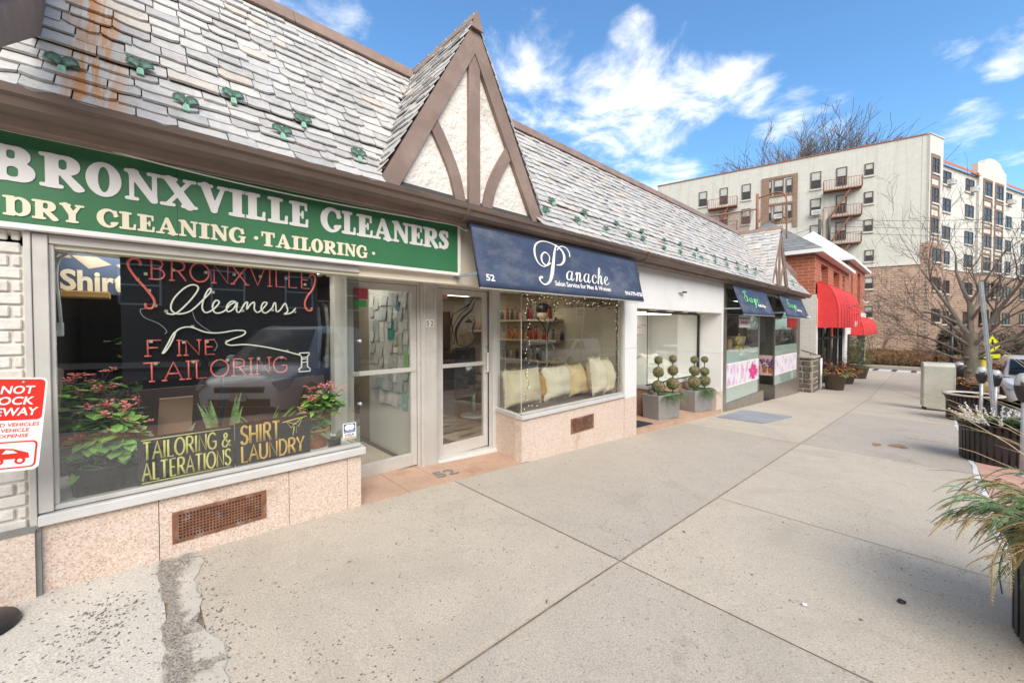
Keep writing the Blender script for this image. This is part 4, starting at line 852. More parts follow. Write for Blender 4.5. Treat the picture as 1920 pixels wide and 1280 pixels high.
# ------------------------------------------------------------------ signs and awnings on the shops
def sign_green():
    m, nt, b = newmat('green_sign_face'); v = objco(nt)
    c = ramp(nt, noise(nt, 1.1, 4, .6, v), [(0.3,(0.030,0.135,0.055)),(0.7,(0.042,0.175,0.075))])
    c = mixcol(nt, ramp(nt, noise(nt, 14, 5, .7, v), [(0.55,(0,0,0)),(0.75,(.25,)*3)]), c, (0.09,0.24,0.12))
    nt.links.new(c, b.inputs['Base Color']); b.inputs['Roughness'].default_value = 0.4; return m
M['sign_green'] = sign_green(); M['cream_letter'] = mat('cream_lettering', (0.74,0.66,0.50), .5, .04, 3); M['sign_white'] = mat('white_sign_letters', (0.74,0.71,0.69), .5, .05, 3)
gs = empty('shop_sign', (-3.47, 1.0, 2.08), 'long green shop sign with large white and cream serif lettering under the gutter', 'shop sign')
b = MB(); b.box(-3.50,-3.446,-2.4,2.48,2.115,2.60); b.build('sign_board', M['sign_green'], gs)
b = MB(); b.box(-3.50,-3.432,-2.4,2.513,2.083,2.115); b.box(-3.50,-3.432,-2.4,2.513,2.60,2.628); b.box(-3.50,-3.432,2.481,2.513,2.115,2.60); b.build('sign_frame', M['sign_white'], gs, .004)
BND = [(-.565,-.385),(-.374,-.200),(-.196,-.045),(-.033,.139),(.131,.325),(.324,.500),(.494,.603),(.592,.728),(.738,.879),(.884,1.025),None,(1.114,1.28),(1.284,1.405),(1.409,1.558),(1.553,1.747),(1.739,1.919),(1.919,2.063),(2.063,2.241),(2.243,2.37)]
b = MB(); put(b, slab_line('BRONXVILLE CLEANERS', .190, bounds=BND), FX(-3.446), 0, 2.338); b.build('lettering', M['sign_white'], gs)
b = MB()
for t, y0, y1 in (('DRY',-.504,-.2),('CLEANING',-.154,.603),('.',.645,.682),('TAILORING',.693,1.511),('.',1.545,1.58)): put(b, slab_line(t, .105, fit=y1-y0), FX(-3.446), y0, 2.152)
b.build('lettering', M['cream_letter'], gs)
sm = MB(); sm.box(-3.4462,-3.4452,.2165,.2185,2.116,2.599); sm.build('panel_seam', M['black'], gs)
cb = MB(); cb.tube(cat_rom([(-3.42,-.6,2.66),(-3.41,-.2,2.615),(-3.41,.4,2.575),(-3.41,1.1,2.565),(-3.41,1.9,2.583),(-3.42,2.4,2.60),(-3.42,2.47,2.60),(-3.40,2.53,2.565),(-3.36,2.55,2.56)],8), .006, 6)
single('cable', cb, M['white'], (-3.42,2.4,2.56), 'thin white cable sagging across the top of the green sign', 'cable')
fz = MB(); fz.box(-3.52,-3.49,-2.4,2.5,2.632,2.648); SB('sign_flashing', fz, 'white')

def awning(y0, y1, low, high, label):
    a = empty('awning', (-3.5, (y0+y1)/2, low[1]), label, 'awning')
    (xl, zl), (xh, zh) = low, high
    L = math.hypot(xh-xl, zh-zl); d = ((xh-xl)/L, (zh-zl)/L); n = (d[1], -d[0])
    fr = lambda u, v, w: (xl+d[0]*v+n[0]*w, u, zl+d[1]*v+n[1]*w)
    c = MB(); k = 24; rows = 8
    def sag(u, v): return -.012*math.sin(PI*min(1,max(0,v/L)))*(1-.5*abs(2*u-1)) + .003*math.sin(u*17+v*9)
    top = [[fr(y0+(y1-y0)*i/k, L*j/rows, sag(i/k, L*j/rows)) for i in range(k+1)] for j in range(rows+1)]
    bot = [[fr(y0+(y1-y0)*i/k, L*j/rows, sag(i/k, L*j/rows)-.012) for i in range(k+1)] for j in range(rows+1)]
    vs = [p for r in top for p in r]+[p for r in bot for p in r]; o = (k+1)*(rows+1); q = lambda j, i: j*(k+1)+i; fs = []
    for j in range(rows):
        for i in range(k): fs += [(q(j,i),q(j,i+1),q(j+1,i+1),q(j+1,i)), (o+q(j,i),o+q(j+1,i),o+q(j+1,i+1),o+q(j,i+1))]
    for i in range(k): fs += [(q(0,i),o+q(0,i),o+q(0,i+1),q(0,i+1)),(q(rows,i),q(rows,i+1),o+q(rows,i+1),o+q(rows,i))]
    for j in range(rows): fs += [(q(j,0),q(j+1,0),o+q(j+1,0),o+q(j,0)),(q(j,k),o+q(j,k),o+q(j+1,k),q(j+1,k))]
    c.add(vs, fs, 0, True); c.build('canopy', M['navy'], a)
    f = MB(); f.tube([fr(y0,0,-.02),fr(y1,0,-.02)], .014, 8, smooth=False)
    f.build('front_bar', M['steel_light'], a)
    for y in (y0, y1):
        s = MB(); s.tube([fr(y,0,-.018),fr(y,L,-.02)], .012, 6); s.build('side_bar', M['navy_side'], a)
        s = MB(); zz_ = zl+.14; xx = xl+d[0]*.14/d[1]*1.0; s.box(-3.49,xx-.02,y-.012,y+.012,zz_-.018,zz_+.012); s.box(-3.50,-3.48,y-.03,y+.03,zz_-.03,zz_+.03); s.build('bracket', M['galv'], a)
    h = MB(); h.tube([(xh-.03,y0-.02,zh+.01),(xh-.03,y1+.02,zh+.01)], .028, 10); h.build('roller', M['navy_side'], a)
    return a, fr
a1, fr1 = awning(2.50, 5.76, (-3.08,1.945), (-3.23,2.57), 'long dark navy awning with white script lettering over the salon window')
# formal script, drawn stroke by stroke
def shift(st, dx, dy=0, k=1): return [[(x*k+dx, y*k+dy, r*k) for x, y, r in s] for s in st]
P_ = [[(.60,.98,.014),(.52,.80,.022),(.44,.55,.034),(.36,.30,.038),(.26,.10,.026),(.13,.02,.015),(.04,.07,.013),(.03,.15,.022),(.08,.17,.028)],
      [(.36,.52,.012),(.25,.45,.014),(.16,.52,.018),(.17,.66,.018),(.27,.75,.014),(.36,.68,.011),(.33,.55,.010),(.20,.42,.010),(.06,.48,.014),(.01,.66,.020),(.06,.87,.018),(.22,.99,.015),(.44,1.0,.013),(.66,.93,.018),(.76,.80,.028),(.74,.64,.028),(.64,.53,.018),(.52,.50,.012)],
      [(.60,.86,.011),(.72,.97,.011),(.86,.96,.013),(.93,.86,.014),(.92,.76,.012)]]
a_ = [[(.62,.88,.03),(.44,1.0,.03),(.2,.85,.05),(.06,.5,.075),(.08,.15,.07),(.24,.03,.04),(.45,.25,.03),(.62,.7,.03)],[(.68,1.0,.03),(.56,.5,.075),(.52,.15,.07),(.60,.02,.045),(.75,.15,.025),(.84,.3,.022)]]
n_ = [[(.0,.7,.022),(.10,.92,.03),(.2,.95,.05),(.18,.6,.07),(.06,.02,.065)],[(.12,.4,.025),(.28,.8,.03),(.46,1.0,.045),(.55,.85,.07),(.48,.45,.075),(.42,.15,.07),(.5,.02,.045),(.64,.12,.025),(.74,.3,.022)]]
c_ = [[(.5,.72,.06),(.48,.92,.035),(.34,1.0,.03),(.14,.8,.05),(.05,.45,.075),(.1,.12,.06),(.26,.02,.035),(.45,.12,.025),(.6,.32,.022)]]
h_ = [[(.05,.5,.022),(.3,1.2,.028),(.44,1.75,.028),(.38,1.95,.03),(.28,1.8,.045),(.2,1.2,.065),(.1,.5,.07),(.02,.02,.06)],[(.1,.4,.025),(.26,.8,.03),(.42,1.0,.045),(.5,.85,.07),(.44,.45,.075),(.4,.15,.07),(.48,.02,.045),(.6,.12,.025),(.7,.3,.022)]]
e_ = [[(.06,.42,.022),(.26,.52,.03),(.46,.75,.04),(.42,.97,.04),(.28,.98,.035),(.1,.72,.055),(.05,.38,.07),(.12,.1,.055),(.3,.02,.035),(.5,.14,.025),(.62,.32,.022)]]
b = MB()
pv_, pf_ = stroke_line(P_, .56, w=1.0, desc=.05); put(b, ([(x*1.30, y, z) for x, y, z in pv_], pf_), fr1, 3.38, .085)
u = 3.90; KX = .165
for g, adv in ((a_,.80),(n_,.74),(a_,.80),(c_,.56),(h_,.68),(e_,.6)):
    st = [[(x*.92+ .28*y*.35, y*.92, r) for x, y, r in s] for s in g]
    pr = [('P', [tuple(p) for p in cat_rom(s, 7)]) for s in st]; polys = sdf_polys(pr, 1.1, 2.0, .022, .15, 0.0, .1)
    put(b, curve_mesh([[(x*.20, y*.135) for x, y in P] for P in polys], .003), fr1, u, .185); u += adv*.20*1.16
b.build('lettering', M['lettering'], a1)
b = MB(); put(b, sans('Salon Service for Men & Women', .062, 1.20, .022), fr1, 3.66, .098); put(b, sans('52', .070, .115, .03), fr1, 2.585, .072); put(b, sans('914-779-4758', .062, .50, .035), fr1, 5.235, .07); b.build('lettering', M['lettering'], a1)
M['lime'] = mat('pale_green_lettering', (0.18,0.62,0.22), .5, .05, 3)
S_ = [[(.46,.92,.035),(.54,1.0,.03),(.5,1.08,.03),(.36,1.06,.035),(.24,.9,.05),(.28,.7,.07),(.42,.5,.075),(.42,.3,.065),(.28,.16,.045),(.08,.2,.03),(.0,.38,.03),(.06,.55,.03),(.16,.56,.03)],[(.28,1.0,.02),(.12,1.02,.022),(.06,.88,.022)]]
g_ = [[(.6,.9,.03),(.42,1.0,.03),(.2,.85,.05),(.08,.5,.07),(.12,.15,.06),(.26,.05,.04),(.44,.25,.03),(.6,.7,.03)],[(.68,1.0,.03),(.58,.4,.07),(.46,-.5,.065),(.3,-1.0,.045),(.08,-1.08,.035),(-.06,-.9,.035),(.04,-.66,.03),(.36,-.3,.022),(.8,.22,.02)]]
def sage(a, fr, y0, k, twod):
    b = MB(); u = y0
    sv_, sf2 = stroke_line(S_, .30, w=.7); put(b, ([(x*1.75*k, y, z) for x, y, z in sv_], sf2), fr, u, .31); u += .34*k
    for g, adv in ((a_,.82),(g_,.84),(e_,.6)):
        st = [[(x+.25*y*.3, y, r*1.15) for x, y, r in s] for s in g]; polys = sdf_polys([('P', [tuple(p) for p in cat_rom(s, 7)]) for s in st], 1.2, 1.2, .025, .15, 0.0, 1.3)
        put(b, curve_mesh([[(x*.36*k, y*.125) for x, y in P] for P in polys], .003), fr, u, .335); u += adv*.36*k
    b.build('lettering', M['lime'], a)
    b = MB(); put(b, sans('Nail & Spa', .075, .66*k, .05), fr, y0+.95*k, .235)
    if twod: put(b, sans('914-337-0007', .06, .62, .04), fr, y0+2.05*k, .02)
    b.build('lettering', M['lettering'], a)
a2, fr2 = awning(10.50, 13.22, (-3.06,1.85), (-3.30,2.52), 'dark navy awning with green script beside the white shop front')
sage(a2, fr2, 11.0, 1.0, False)
a3, fr3_ = awning(14.72, 17.85, (-3.06,1.85), (-3.30,2.50), 'dark navy awning with green script nearest the red brick building')
sage(a3, fr3_, 15.35, 1.05, True)
fx = MB(); fx.box(-3.49,-3.38,5.93,6.09,2.30,2.47); fx.box(-3.38,-3.33,5.95,6.07,2.33,2.45)
single('flood_light', fx, M['stainless'], (-3.49,6.0,2.38), 'small grey flood lamp under the gutter beside the white panel', 'flood lamp', bevel=.012)
ck = MB(); ck.tube([(-3.488,7.90,2.215),(-3.45,7.92,2.215),(-3.43,8.0,2.235)],.010,6); ck.box(-3.44,-3.40,7.97,8.09,2.222,2.252)
single('camera', ck, M['black'], (-3.488,7.9,2.215), 'small black security camera on the white panel above the recess', 'security camera')
# no-blocking sign on a portable post
M['sign_red'] = mat('red_sign_face', (0.66,0.022,0.012), .45, .06, 4)
cs, sn = math.cos(math.radians(-5)), math.sin(math.radians(-5))
def frS(u, v, w): return (-3.17+w, -.535+u*cs-v*sn, .83+u*sn+v*cs)
ns = empty('warning_sign', (-3.24,-.62,gz(-.6)), 'red and white no blocking sign on a stand with a round black base', 'sign')
def rrect(x0, y0, x1, y1, r, n=5):
    out = []
    for cx, cy, a in ((x1-r,y0+r,-90),(x1-r,y1-r,0),(x0+r,y1-r,90),(x0+r,y0+r,180)):
        out += [(cx+r*math.cos(math.radians(a+90*k/n)), cy+r*math.sin(math.radians(a+90*k/n))) for k in range(n+1)]
    return out
SW, SH = .165, .47
b = MB(); b.prism(rrect(-SW,0,SW,SH,.025), lambda u, v, w: frS(u,v,w-.006), .006); b.build('sign_plate', M['lettering'], ns)
b = MB(); b.prism(rrect(-SW+.008,SH*.545,SW-.008,SH-.008,.018), frS, .0012); b.build('red_field', M['sign_red'], ns)
b = MB()
for t, v in (('DO NOT',.39),('BLOCK',.335),('DRIVEWAY',.28)): put(b, sans(t, .040, min(.245,.031*len(t)+.015), .03, .12, .001, 'RIGHT'), lambda u, v_, w: frS(u, v_, w+.0014), SW-.04 if t != 'DRIVEWAY' else SW-.022, v)
b.build('lettering', M['lettering'], ns)
b = MB()
for t, v, w_ in (('UNAUTHORIZED VEHICLES',.225,.30),('TOWED AT VEHICLE',.197,.225),('OWNERS EXPENSE',.169,.215)): put(b, sans(t, .018, w_, .01, .1, .001, 'RIGHT'), lambda u, v_, w: frS(u, v_, w+.0004), SW-.014 if w_ == .30 else SW-.045, v)
fr_o = rrect(-SW+.012,.014,SW-.012,.15,.02); fr_i = rrect(-SW+.019,.021,SW-.019,.143,.016)
for i in range(len(fr_o)):
    j = (i+1) % len(fr_o); b.add([frS(*fr_o[i],.0008),frS(*fr_o[j],.0008),frS(*fr_i[j],.0008),frS(*fr_i[i],.0008)],[(0,1,2,3)])
for poly in ([(-.12,.05),(-.12,.085),(-.06,.085),(-.05,.11),(-.02,.11),(-.02,.05)], [(.0,.062),(.0,.092),(.035,.118),(.075,.112),(.125,.088),(.13,.062)]): b.prism(poly, frS, .0011)
b.tube([frS(-.05,.10,.001),frS(.03,.125,.001)],.003,4)
for u in (-.09,-.04,.03,.10): b.prism([(u+.018*math.cos(k*PI/8),.052+.018*math.sin(k*PI/8)) for k in range(16)], frS, .0014)
b.build('lettering', M['sign_red'], ns)
b = MB()
for u in (.03,.10): b.prism([(u+.009*math.cos(k*PI/6),.052+.009*math.sin(k*PI/6)) for k in range(12)], frS, .0018)
b.prism([(.04,.09),(.052,.108),(.075,.104),(.09,.09)], frS, .0016); b.build('symbol_detail', M['lettering'], ns)
bt = MB()
for v in (.445,.02): bt.tube([frS(0,v,-.01),frS(0,v,.004)],.007,8)
bt.tube([frS(.085,.447,-.002),frS(.085,.447,.003)],.006,8); bt.build('bolt', M['galv'], ns)
b = MB(); b.tube([frS(-.0,.46,-.022),frS(0,0,-.022),(-3.235,-.57,.3),(-3.24,-.60,gz(-.6)+.03)],.018,8); b.build('post', M['galv'], ns)
b = MB(); b.lathe([(.0,.055),(.05,.055),(.1,.04),(.165,.022),(.175,.0)],(-3.27,-.625,gz(-.6)+.004),28); b.build('base', M['black'], ns)

# ------------------------------------------------------------------ things in the cleaners' window
F1 = {'A':(.8,[[(0,0),(.4,1),(.8,0)],[(.15,.36),(.65,.36)]]),'B':(.72,[[(.12,0),(.12,1)],[(0,1),(.4,1),(.56,.92),(.6,.77),(.54,.6),(.4,.53),(.12,.53)],[(.4,.53),(.6,.45),(.68,.27),(.6,.08),(.42,0),(0,0)]]),'C':(.8,[[(.8,.8),(.68,.94),(.5,1),(.28,.96),(.1,.8),(0,.5),(.1,.2),(.28,.04),(.5,0),(.68,.06),(.8,.2)]]),
 'D':(.8,[[(.1,0),(.1,1)],[(0,1),(.45,1),(.7,.82),(.8,.5),(.7,.18),(.45,0),(0,0)]]),'E':(.62,[[(.62,1),(.1,1),(.1,0),(.62,0)],[(.1,.52),(.5,.52)]]),'F':(.6,[[(.6,1),(.1,1),(.1,0)],[(.1,.52),(.48,.52)]]),'G':(.85,[[(.8,.82),(.66,.95),(.48,1),(.26,.95),(.08,.78),(0,.5),(.08,.2),(.26,.04),(.48,0),(.7,.06),(.82,.2),(.82,.46),(.5,.46)]]),
 'H':(.74,[[(.05,0),(.05,1)],[(.69,0),(.69,1)],[(.05,.5),(.69,.5)]]),'I':(.2,[[(.1,0),(.1,1)]]),'L':(.58,[[(.08,1),(.08,0),(.58,0)]]),'N':(.8,[[(.05,0),(.05,1),(.75,0),(.75,1)]]),'O':(.9,[[(.45+.45*math.sin(k*PI/10),.5+.5*math.cos(k*PI/10)) for k in range(21)]]),
 'R':(.72,[[(.08,0),(.08,1)],[(.08,1),(.42,1),(.6,.92),(.66,.76),(.6,.58),(.42,.5),(.08,.5)],[(.36,.5),(.72,0)]]),'S':(.62,[[(.58,.84),(.46,.97),(.3,1),(.12,.94),(.04,.78),(.1,.62),(.3,.52),(.5,.42),(.6,.24),(.5,.06),(.3,0),(.12,.04),(.02,.18)]]),'T':(.7,[[(0,1),(.7,1)],[(.35,1),(.35,0)]]),'U':(.74,[[(.04,1),(.04,.3),(.12,.08),(.36,0),(.6,.08),(.7,.3),(.7,1)]]),
 'V':(.8,[[(0,1),(.4,0),(.8,1)]]),'X':(.76,[[(0,1),(.76,0)],[(.76,1),(0,0)]]),'Y':(.76,[[(0,1),(.38,.48),(.76,1)],[(.38,.48),(.38,0)]]),'&':(.8,[[(.8,0),(.2,.74),(.2,.9),(.34,1),(.48,.9),(.46,.74),(.1,.42),(.02,.2),(.14,.02),(.36,0),(.6,.2),(.74,.46)]])}
SER = {'B':[],'R':[(.08,0)],'N':[(.05,0),(.75,1)],'X':[(0,1),(.76,1),(0,0),(.76,0)],'V':[(0,1),(.8,1)],'I':[(.1,0),(.1,1)],'L':[(.08,1)],'F':[(.1,0)],'T':[(.35,0)],'A':[(0,0),(.8,0)],'E':[]}
def stroke_text(mb, txt, fr, u0, v0, h, width, r, gap=.16, flat=1.0, serif=False, n=6):
    tot = sum(F1[c][0] if c != ' ' else .4 for c in txt)+gap*(len(txt)-1); k = width/tot; u = u0
    for c in txt:
        if c == ' ': u += (.4+gap)*k; continue
        w, st = F1[c]; strokes = [[(x*k, y*h) for x, y in s] for s in st]
        if serif: strokes += [[(x*k-.13*k, y*h), (x*k+.13*k, y*h)] for x, y in SER.get(c, [])]
        for si, s in enumerate(strokes):
            off = .0008*si
            b0 = len(mb.v); mb.tube([(u+x, v0+y, 0) for x, y in s], r, n); 
            for i in range(b0, len(mb.v)): x, y, z = mb.v[i]; mb.v[i] = fr(x, y, z*flat + r*flat + off)
        u += (w+gap)*k
M['neon_red'] = mat('red_neon_tube', (0.66,0.13,0.11), .3, .05, 4, emit=(0.85,0.10,0.08), estr=.04)
M['neon_white'] = mat('white_neon_tube', (0.72,0.69,0.60), .25, .05, 4, emit=(0.8,0.76,0.66), estr=.05)
M['gloss_black'] = mat('black_acrylic', (0.012,0.012,0.014), .25, .1, 3)
ne = empty('neon_sign', (-3.63,.53,1.18), 'neon sign of red and white glass tubes on a black backing panel', 'neon sign')
b = MB(); b.box(-3.64,-3.63,-.062,1.142,1.19,2.05); b.build('backing_panel', M['gloss_black'], ne)
NF = FX(-3.615)
b = MB(); stroke_text(b, 'BRONXVILLE', NF, .075, 1.868, .135, 1.0, .0052, .2, serif=True); b.build('tube_lettering', M['neon_red'], ne)
b = MB(); stroke_text(b, 'F', NF, .05, 1.352, .105, .08, .0052, serif=True); stroke_text(b, 'INE', NF, .215, 1.348, .105, .21, .0052, .2, serif=True); stroke_text(b, 'TAILORING', NF, .04, 1.18, .125, .86, .0052, .2, serif=True); b.build('tube_lettering', M['neon_red'], ne)
b = MB()
b.tube([NF(x,y,.01) for x,y,_ in cat_rom([(.035,1.955,0),(.03,1.985,0),(.0,1.995,0),(-.025,1.96,0),(.0,1.89,0),(.06,1.80,0),(.10,1.725,0),(.09,1.675,0),(.06,1.675,0),(.055,1.705,0)],6)],.0075,7)
b.tube([NF(x,y,.01) for x,y,_ in cat_rom([(1.075,1.965,0),(1.085,1.985,0),(1.11,1.98,0),(1.118,1.94,0),(1.10,1.87,0),(1.055,1.80,0),(1.035,1.74,0),(1.05,1.69,0),(1.085,1.685,0),(1.09,1.71,0)],6)],.0075,7); b.build('scroll_tube', M['neon_red'], ne)
b = MB()
clr = [(.16,1.64),(.20,1.635),(.24,1.67),(.30,1.75),(.335,1.82),(.31,1.845),(.26,1.82),(.20,1.74),(.185,1.67),(.22,1.637),(.29,1.66),(.36,1.74),(.405,1.80),(.40,1.825),(.375,1.78),(.355,1.69),(.375,1.65),(.42,1.675),(.455,1.725),(.435,1.74),(.415,1.70),(.43,1.65),(.48,1.66),(.52,1.71),(.555,1.735),(.525,1.735),(.50,1.70),(.505,1.66),(.54,1.68),(.565,1.73),(.56,1.67),(.58,1.66),(.61,1.72),(.63,1.735),(.625,1.68),(.65,1.72),(.675,1.735),(.675,1.68),(.70,1.66),(.74,1.70),(.76,1.735),(.735,1.735),(.72,1.69),(.745,1.655),(.79,1.69),(.81,1.735),(.82,1.73),(.825,1.67),(.85,1.68),(.885,1.735),(.90,1.71),(.905,1.67),(.88,1.65),(.93,1.66),(.965,1.70)]
b.tube([NF(x,y,.012) for x,y,_ in cat_rom([(x,y+.0*x,0) for x,y in clr],5)],.0058,6); b.build('script_tube', M['neon_white'], ne)
b = MB()
b.tube([NF(x,y,.014) for x,y,_ in cat_rom([(.135,1.365,0),(.16,1.42,0),(.19,1.49,0),(.205,1.51,0),(.195,1.47,0),(.165,1.40,0),(.14,1.365,0)],5)],.005,6)
b.tube([NF(x,y,.014) for x,y,_ in cat_rom([(.19,1.49,0),(.23,1.535,0),(.29,1.545,0),(.37,1.51,0),(.45,1.503,0),(.55,1.52,0),(.61,1.515,0),(.60,1.485,0),(.53,1.455,0),(.49,1.43,0),(.52,1.41,0),(.62,1.412,0),(.76,1.385,0),(.90,1.345,0),(1.0,1.31,0)],6)],.0055,6); b.build('thread_tube', M['neon_white'], ne)
b = MB(); b.tube([NF(*p,.012) for p in ((.99,1.33),(1.065,1.33),(1.065,1.315),(1.05,1.30),(1.05,1.215),(1.07,1.195),(1.07,1.175),(.985,1.175),(.985,1.195),(1.005,1.215),(1.005,1.30),(.99,1.315),(.99,1.33))],.005,6)
for v in (1.275,1.25,1.29): b.tube([NF(1.0,v,.014),NF(1.055,v+.006,.014)],.004,5)
b.build('spool_tube', M['neon_white'], ne)
b = MB(); rr = random.Random(3)
for y, z in ((.06,1.90),(.02,1.86),(.075,1.79),(.105,1.69),(.2,1.94),(.38,1.94),(.55,1.94),(.72,1.94),(.9,1.94),(1.04,1.9),(.16,1.655),(.42,1.80),(.6,1.67),(.8,1.68),(.96,1.67),(.3,1.55),(.5,1.44),(.9,1.35),(.08,1.45),(.25,1.44),(.38,1.44),(.1,1.30),(.3,1.30),(.5,1.30),(.7,1.30),(.86,1.3)): b.box(-3.629,-3.604,y-.009,y+.009,z-.009,z+.009)
b.build('tube_clip', mat('clear_clip',(0.42,0.38,0.28),.3), ne)
b = MB()
for c in ([(.06,1.67),(.03,1.66),(.05,1.61),(.12,1.57),(.16,1.52),(.15,1.50)],[(.30,1.66),(.32,1.59),(.38,1.53),(.42,1.50)],[(.42,1.46),(.44,1.41),(.42,1.37)]): b.tube([NF(x,y,.004) for x,y,_ in cat_rom([(x,y,0) for x,y in c],5)],.0022,5)
b.build('wire', mat('grey_wire',(0.35,0.35,0.34),.5), ne)
M['gold'] = mat('gold_painted_lettering', (0.60,0.36,0.085), .5, .12, 7); M['yellow_gold'] = mat('pale_yellow_lettering', (0.62,0.56,0.16), .5, .1, 7)
p1 = empty('window_sign', (-3.535,.26,.5), 'black window sign with yellow lettering about tailoring, left of the shirt laundry one', 'window sign')
def panel(y0, y1, z0, z1, e):
    b = MB(); b.box(-3.542,-3.530,y0,y1,z0,z1); b.build('sign_panel', M['gloss_black'], e, .002)
panel(0.0,.523,.512,.825,p1)
G1 = FX(-3.530); b = MB()
stroke_text(b, 'TAILORING', G1, .03, .675, .115, .385, .0062, .16, .25); stroke_text(b, '&', G1, .45, .675, .10, .05, .0058, .1, .25); stroke_text(b, 'ALTERATIONS', G1, .025, .540, .115, .475, .0062, .16, .25)
for z in (.525,.806): b.tube([G1(.02,z,.001),G1(.50,z,.001)],.0035,4)
b.build('lettering', M['yellow_gold'], p1)
p2 = empty('window_sign', (-3.535,.79,.5), 'black window sign with gold lettering and a shirt collar drawing', 'window sign')
panel(.530,1.046,.515,.832,p2)
b = MB(); stroke_text(b, 'SHIRT', G1, .565, .670, .135, .255, .0088, .18, .25); stroke_text(b, 'LAUNDRY', G1, .565, .535, .12, .43, .0082, .16, .25)
b.build('lettering', M['gold'], p2)
b = MB()
for l in ([(.84,.79),(1.02,.815)],[(.865,.795),(.99,.812),(.955,.74),(.93,.775),(.905,.735),(.865,.795),(.93,.762),(.99,.812)],[(.925,.745),(.915,.675)]): b.tube([G1(x,y,.002) for x,y in l],.004,4)
for z in (.735,.715,.695): b.ball(G1(.94,z,.002),.004,6,4)
b.build('collar_drawing', M['yellow_gold'], p2)
# payment sticker on the pane
stk = empty('sticker', (-3.4995,1.36,.54), 'small white and blue payment card sticker on the glass corner', 'sticker')
b = MB(); b.prism([(1.300,.565),(1.415,.565),(1.415,.705),(1.300,.705)], FX(-3.504), .001); b.build('sticker_face', M['lettering'], stk)
blu = mat('sticker_blue',(0.02,0.07,0.30),.5)
b = MB(); b.prism([(1.308,.635),(1.407,.635),(1.407,.698),(1.308,.698)], FX(-3.503), .0008); b.prism([(1.308,.622),(1.407,.622),(1.407,.631),(1.308,.631)], FX(-3.503), .0008); put(b, sans('VISA', .026, .08, .02, .15, .0008), FX(-3.503), 1.317, .587); b.build('sticker_print', blu, stk)
b = MB(); b.prism([(1.304,.568),(1.411,.568),(1.411,.581),(1.304,.581)], FX(-3.503), .0008); b.build('sticker_band', M['gold'], stk)
b = MB()
for c in (1.341,1.374): b.prism([(c+.026*math.cos(k*PI/10),.667+.026*math.sin(k*PI/10)) for k in range(20)], FX(-3.5022-.0003*(c>1.35)), .0008)
b.build('sticker_rings', M['lettering'], stk)
# a shirts sign board with its wooden shelf, conduit and junction box behind the glass
sh = empty('shirts_sign', (-4.0,-.2,1.79), 'dark blue board reading Shirts in pale letters with a folded collar shape', 'sign board')
b = MB(); b.box(-4.03,-4.0,-.40,.15,1.775,2.05); b.build('board', mat('navy_board',(0.06,0.09,0.17),.6), sh)
pale = mat('faded_cream',(0.68,0.62,0.50),.7)
b = MB(); put(b, sans('Shirts', .135, .37, .045), FX(-3.999), -.355, 1.80); b.build('lettering', pale, sh)
b = MB()
for pl_ in ([(-.30,2.03),(-.18,2.03),(-.11,1.985),(-.22,1.945)],[(-.09,1.985),(.02,2.03),(.03,1.98),(-.03,1.93)],[(-.36,2.03),(-.31,2.03),(-.30,2.01),(-.37,2.01)]): b.prism(pl_, FX(-3.999), .002)
b.build('collar_shape', mat('faded_tan',(0.42,0.36,0.29),.7), sh)
b = MB(); b.box(-4.1,-3.88,-.42,-.12,1.745,1.785); single('wooden_shelf', b, mat('yellow_pine',(0.46,0.27,0.085),.6,.15,9,stretch=(1,.3,4)), (-4.0,-.3,1.745), 'yellow pine shelf board under the shirts sign', 'shelf', bevel=.003)
cn = empty('conduit', (-3.66,-.30,1.50), 'bent grey metal conduit running into a junction box behind the glass', 'conduit')
b = MB(); b.tube(cat_rom([(-3.66,-.325,1.57),(-3.66,-.33,1.68),(-3.66,-.34,1.85),(-3.66,-.325,1.96),(-3.66,-.26,2.01),(-3.66,-.15,2.005),(-3.66,-.06,2.0)],6),.0085,8); b.build('pipe', M['galv'], cn)
b = MB(); b.box(-3.70,-3.65,-.365,-.315,1.49,1.575); b.build('junction_box', M['galv'], cn, .006)

# plants
M['leaf'] = mat('green_leaf', (0.19,0.37,0.07), .45, .3, 14, dirt=(0.32,0.50,0.14), dirt_amt=.6, dscale=9)
M['leaf_dark'] = mat('dark_leaf', (0.045,0.10,0.03), .5, .35, 12)
M['leaf_stripe'] = mat('banded_leaf', (0.24,0.34,0.14), .45, .5, 30, stretch=(.5,.5,3), dirt=(0.32,0.36,0.2), dirt_amt=.6, dscale=20)
M['leaf_grey'] = mat('grey_green_leaf', (0.24,0.28,0.17), .6, .25, 20)
M['pink_flower'] = mat('pink_flower', (0.82,0.26,0.25), .6, .25, 25); M['red_flower'] = mat('red_flower', (0.55,0.05,0.04), .6, .3, 25)
M['stem'] = mat('thorny_stem', (0.16,0.125,0.09), .9, .3, 30)
M['pot_black'] = mat('black_plastic_pot', (0.035,0.035,0.036), .6, .15, 8); M['terracotta'] = mat('terracotta', (0.48,0.18,0.075), .75, .15, 9)
def pot(x, y, z, r, h, m, root, flare=1.15):
    b = MB(); b.lathe([(0,0),(r/flare,0),(r,h),(r*1.06,h),(r*1.06,h*1.08),(r*.93,h*1.08),(r*.9,h*.92),(0,h*.92)],(x,y,z),20); b.build('pot', m, root)
    b = MB(); b.lathe([(0,h*.935),(r*.89,h*.93)],(x,y,z),16); b.build('soil', M['soil'], root)
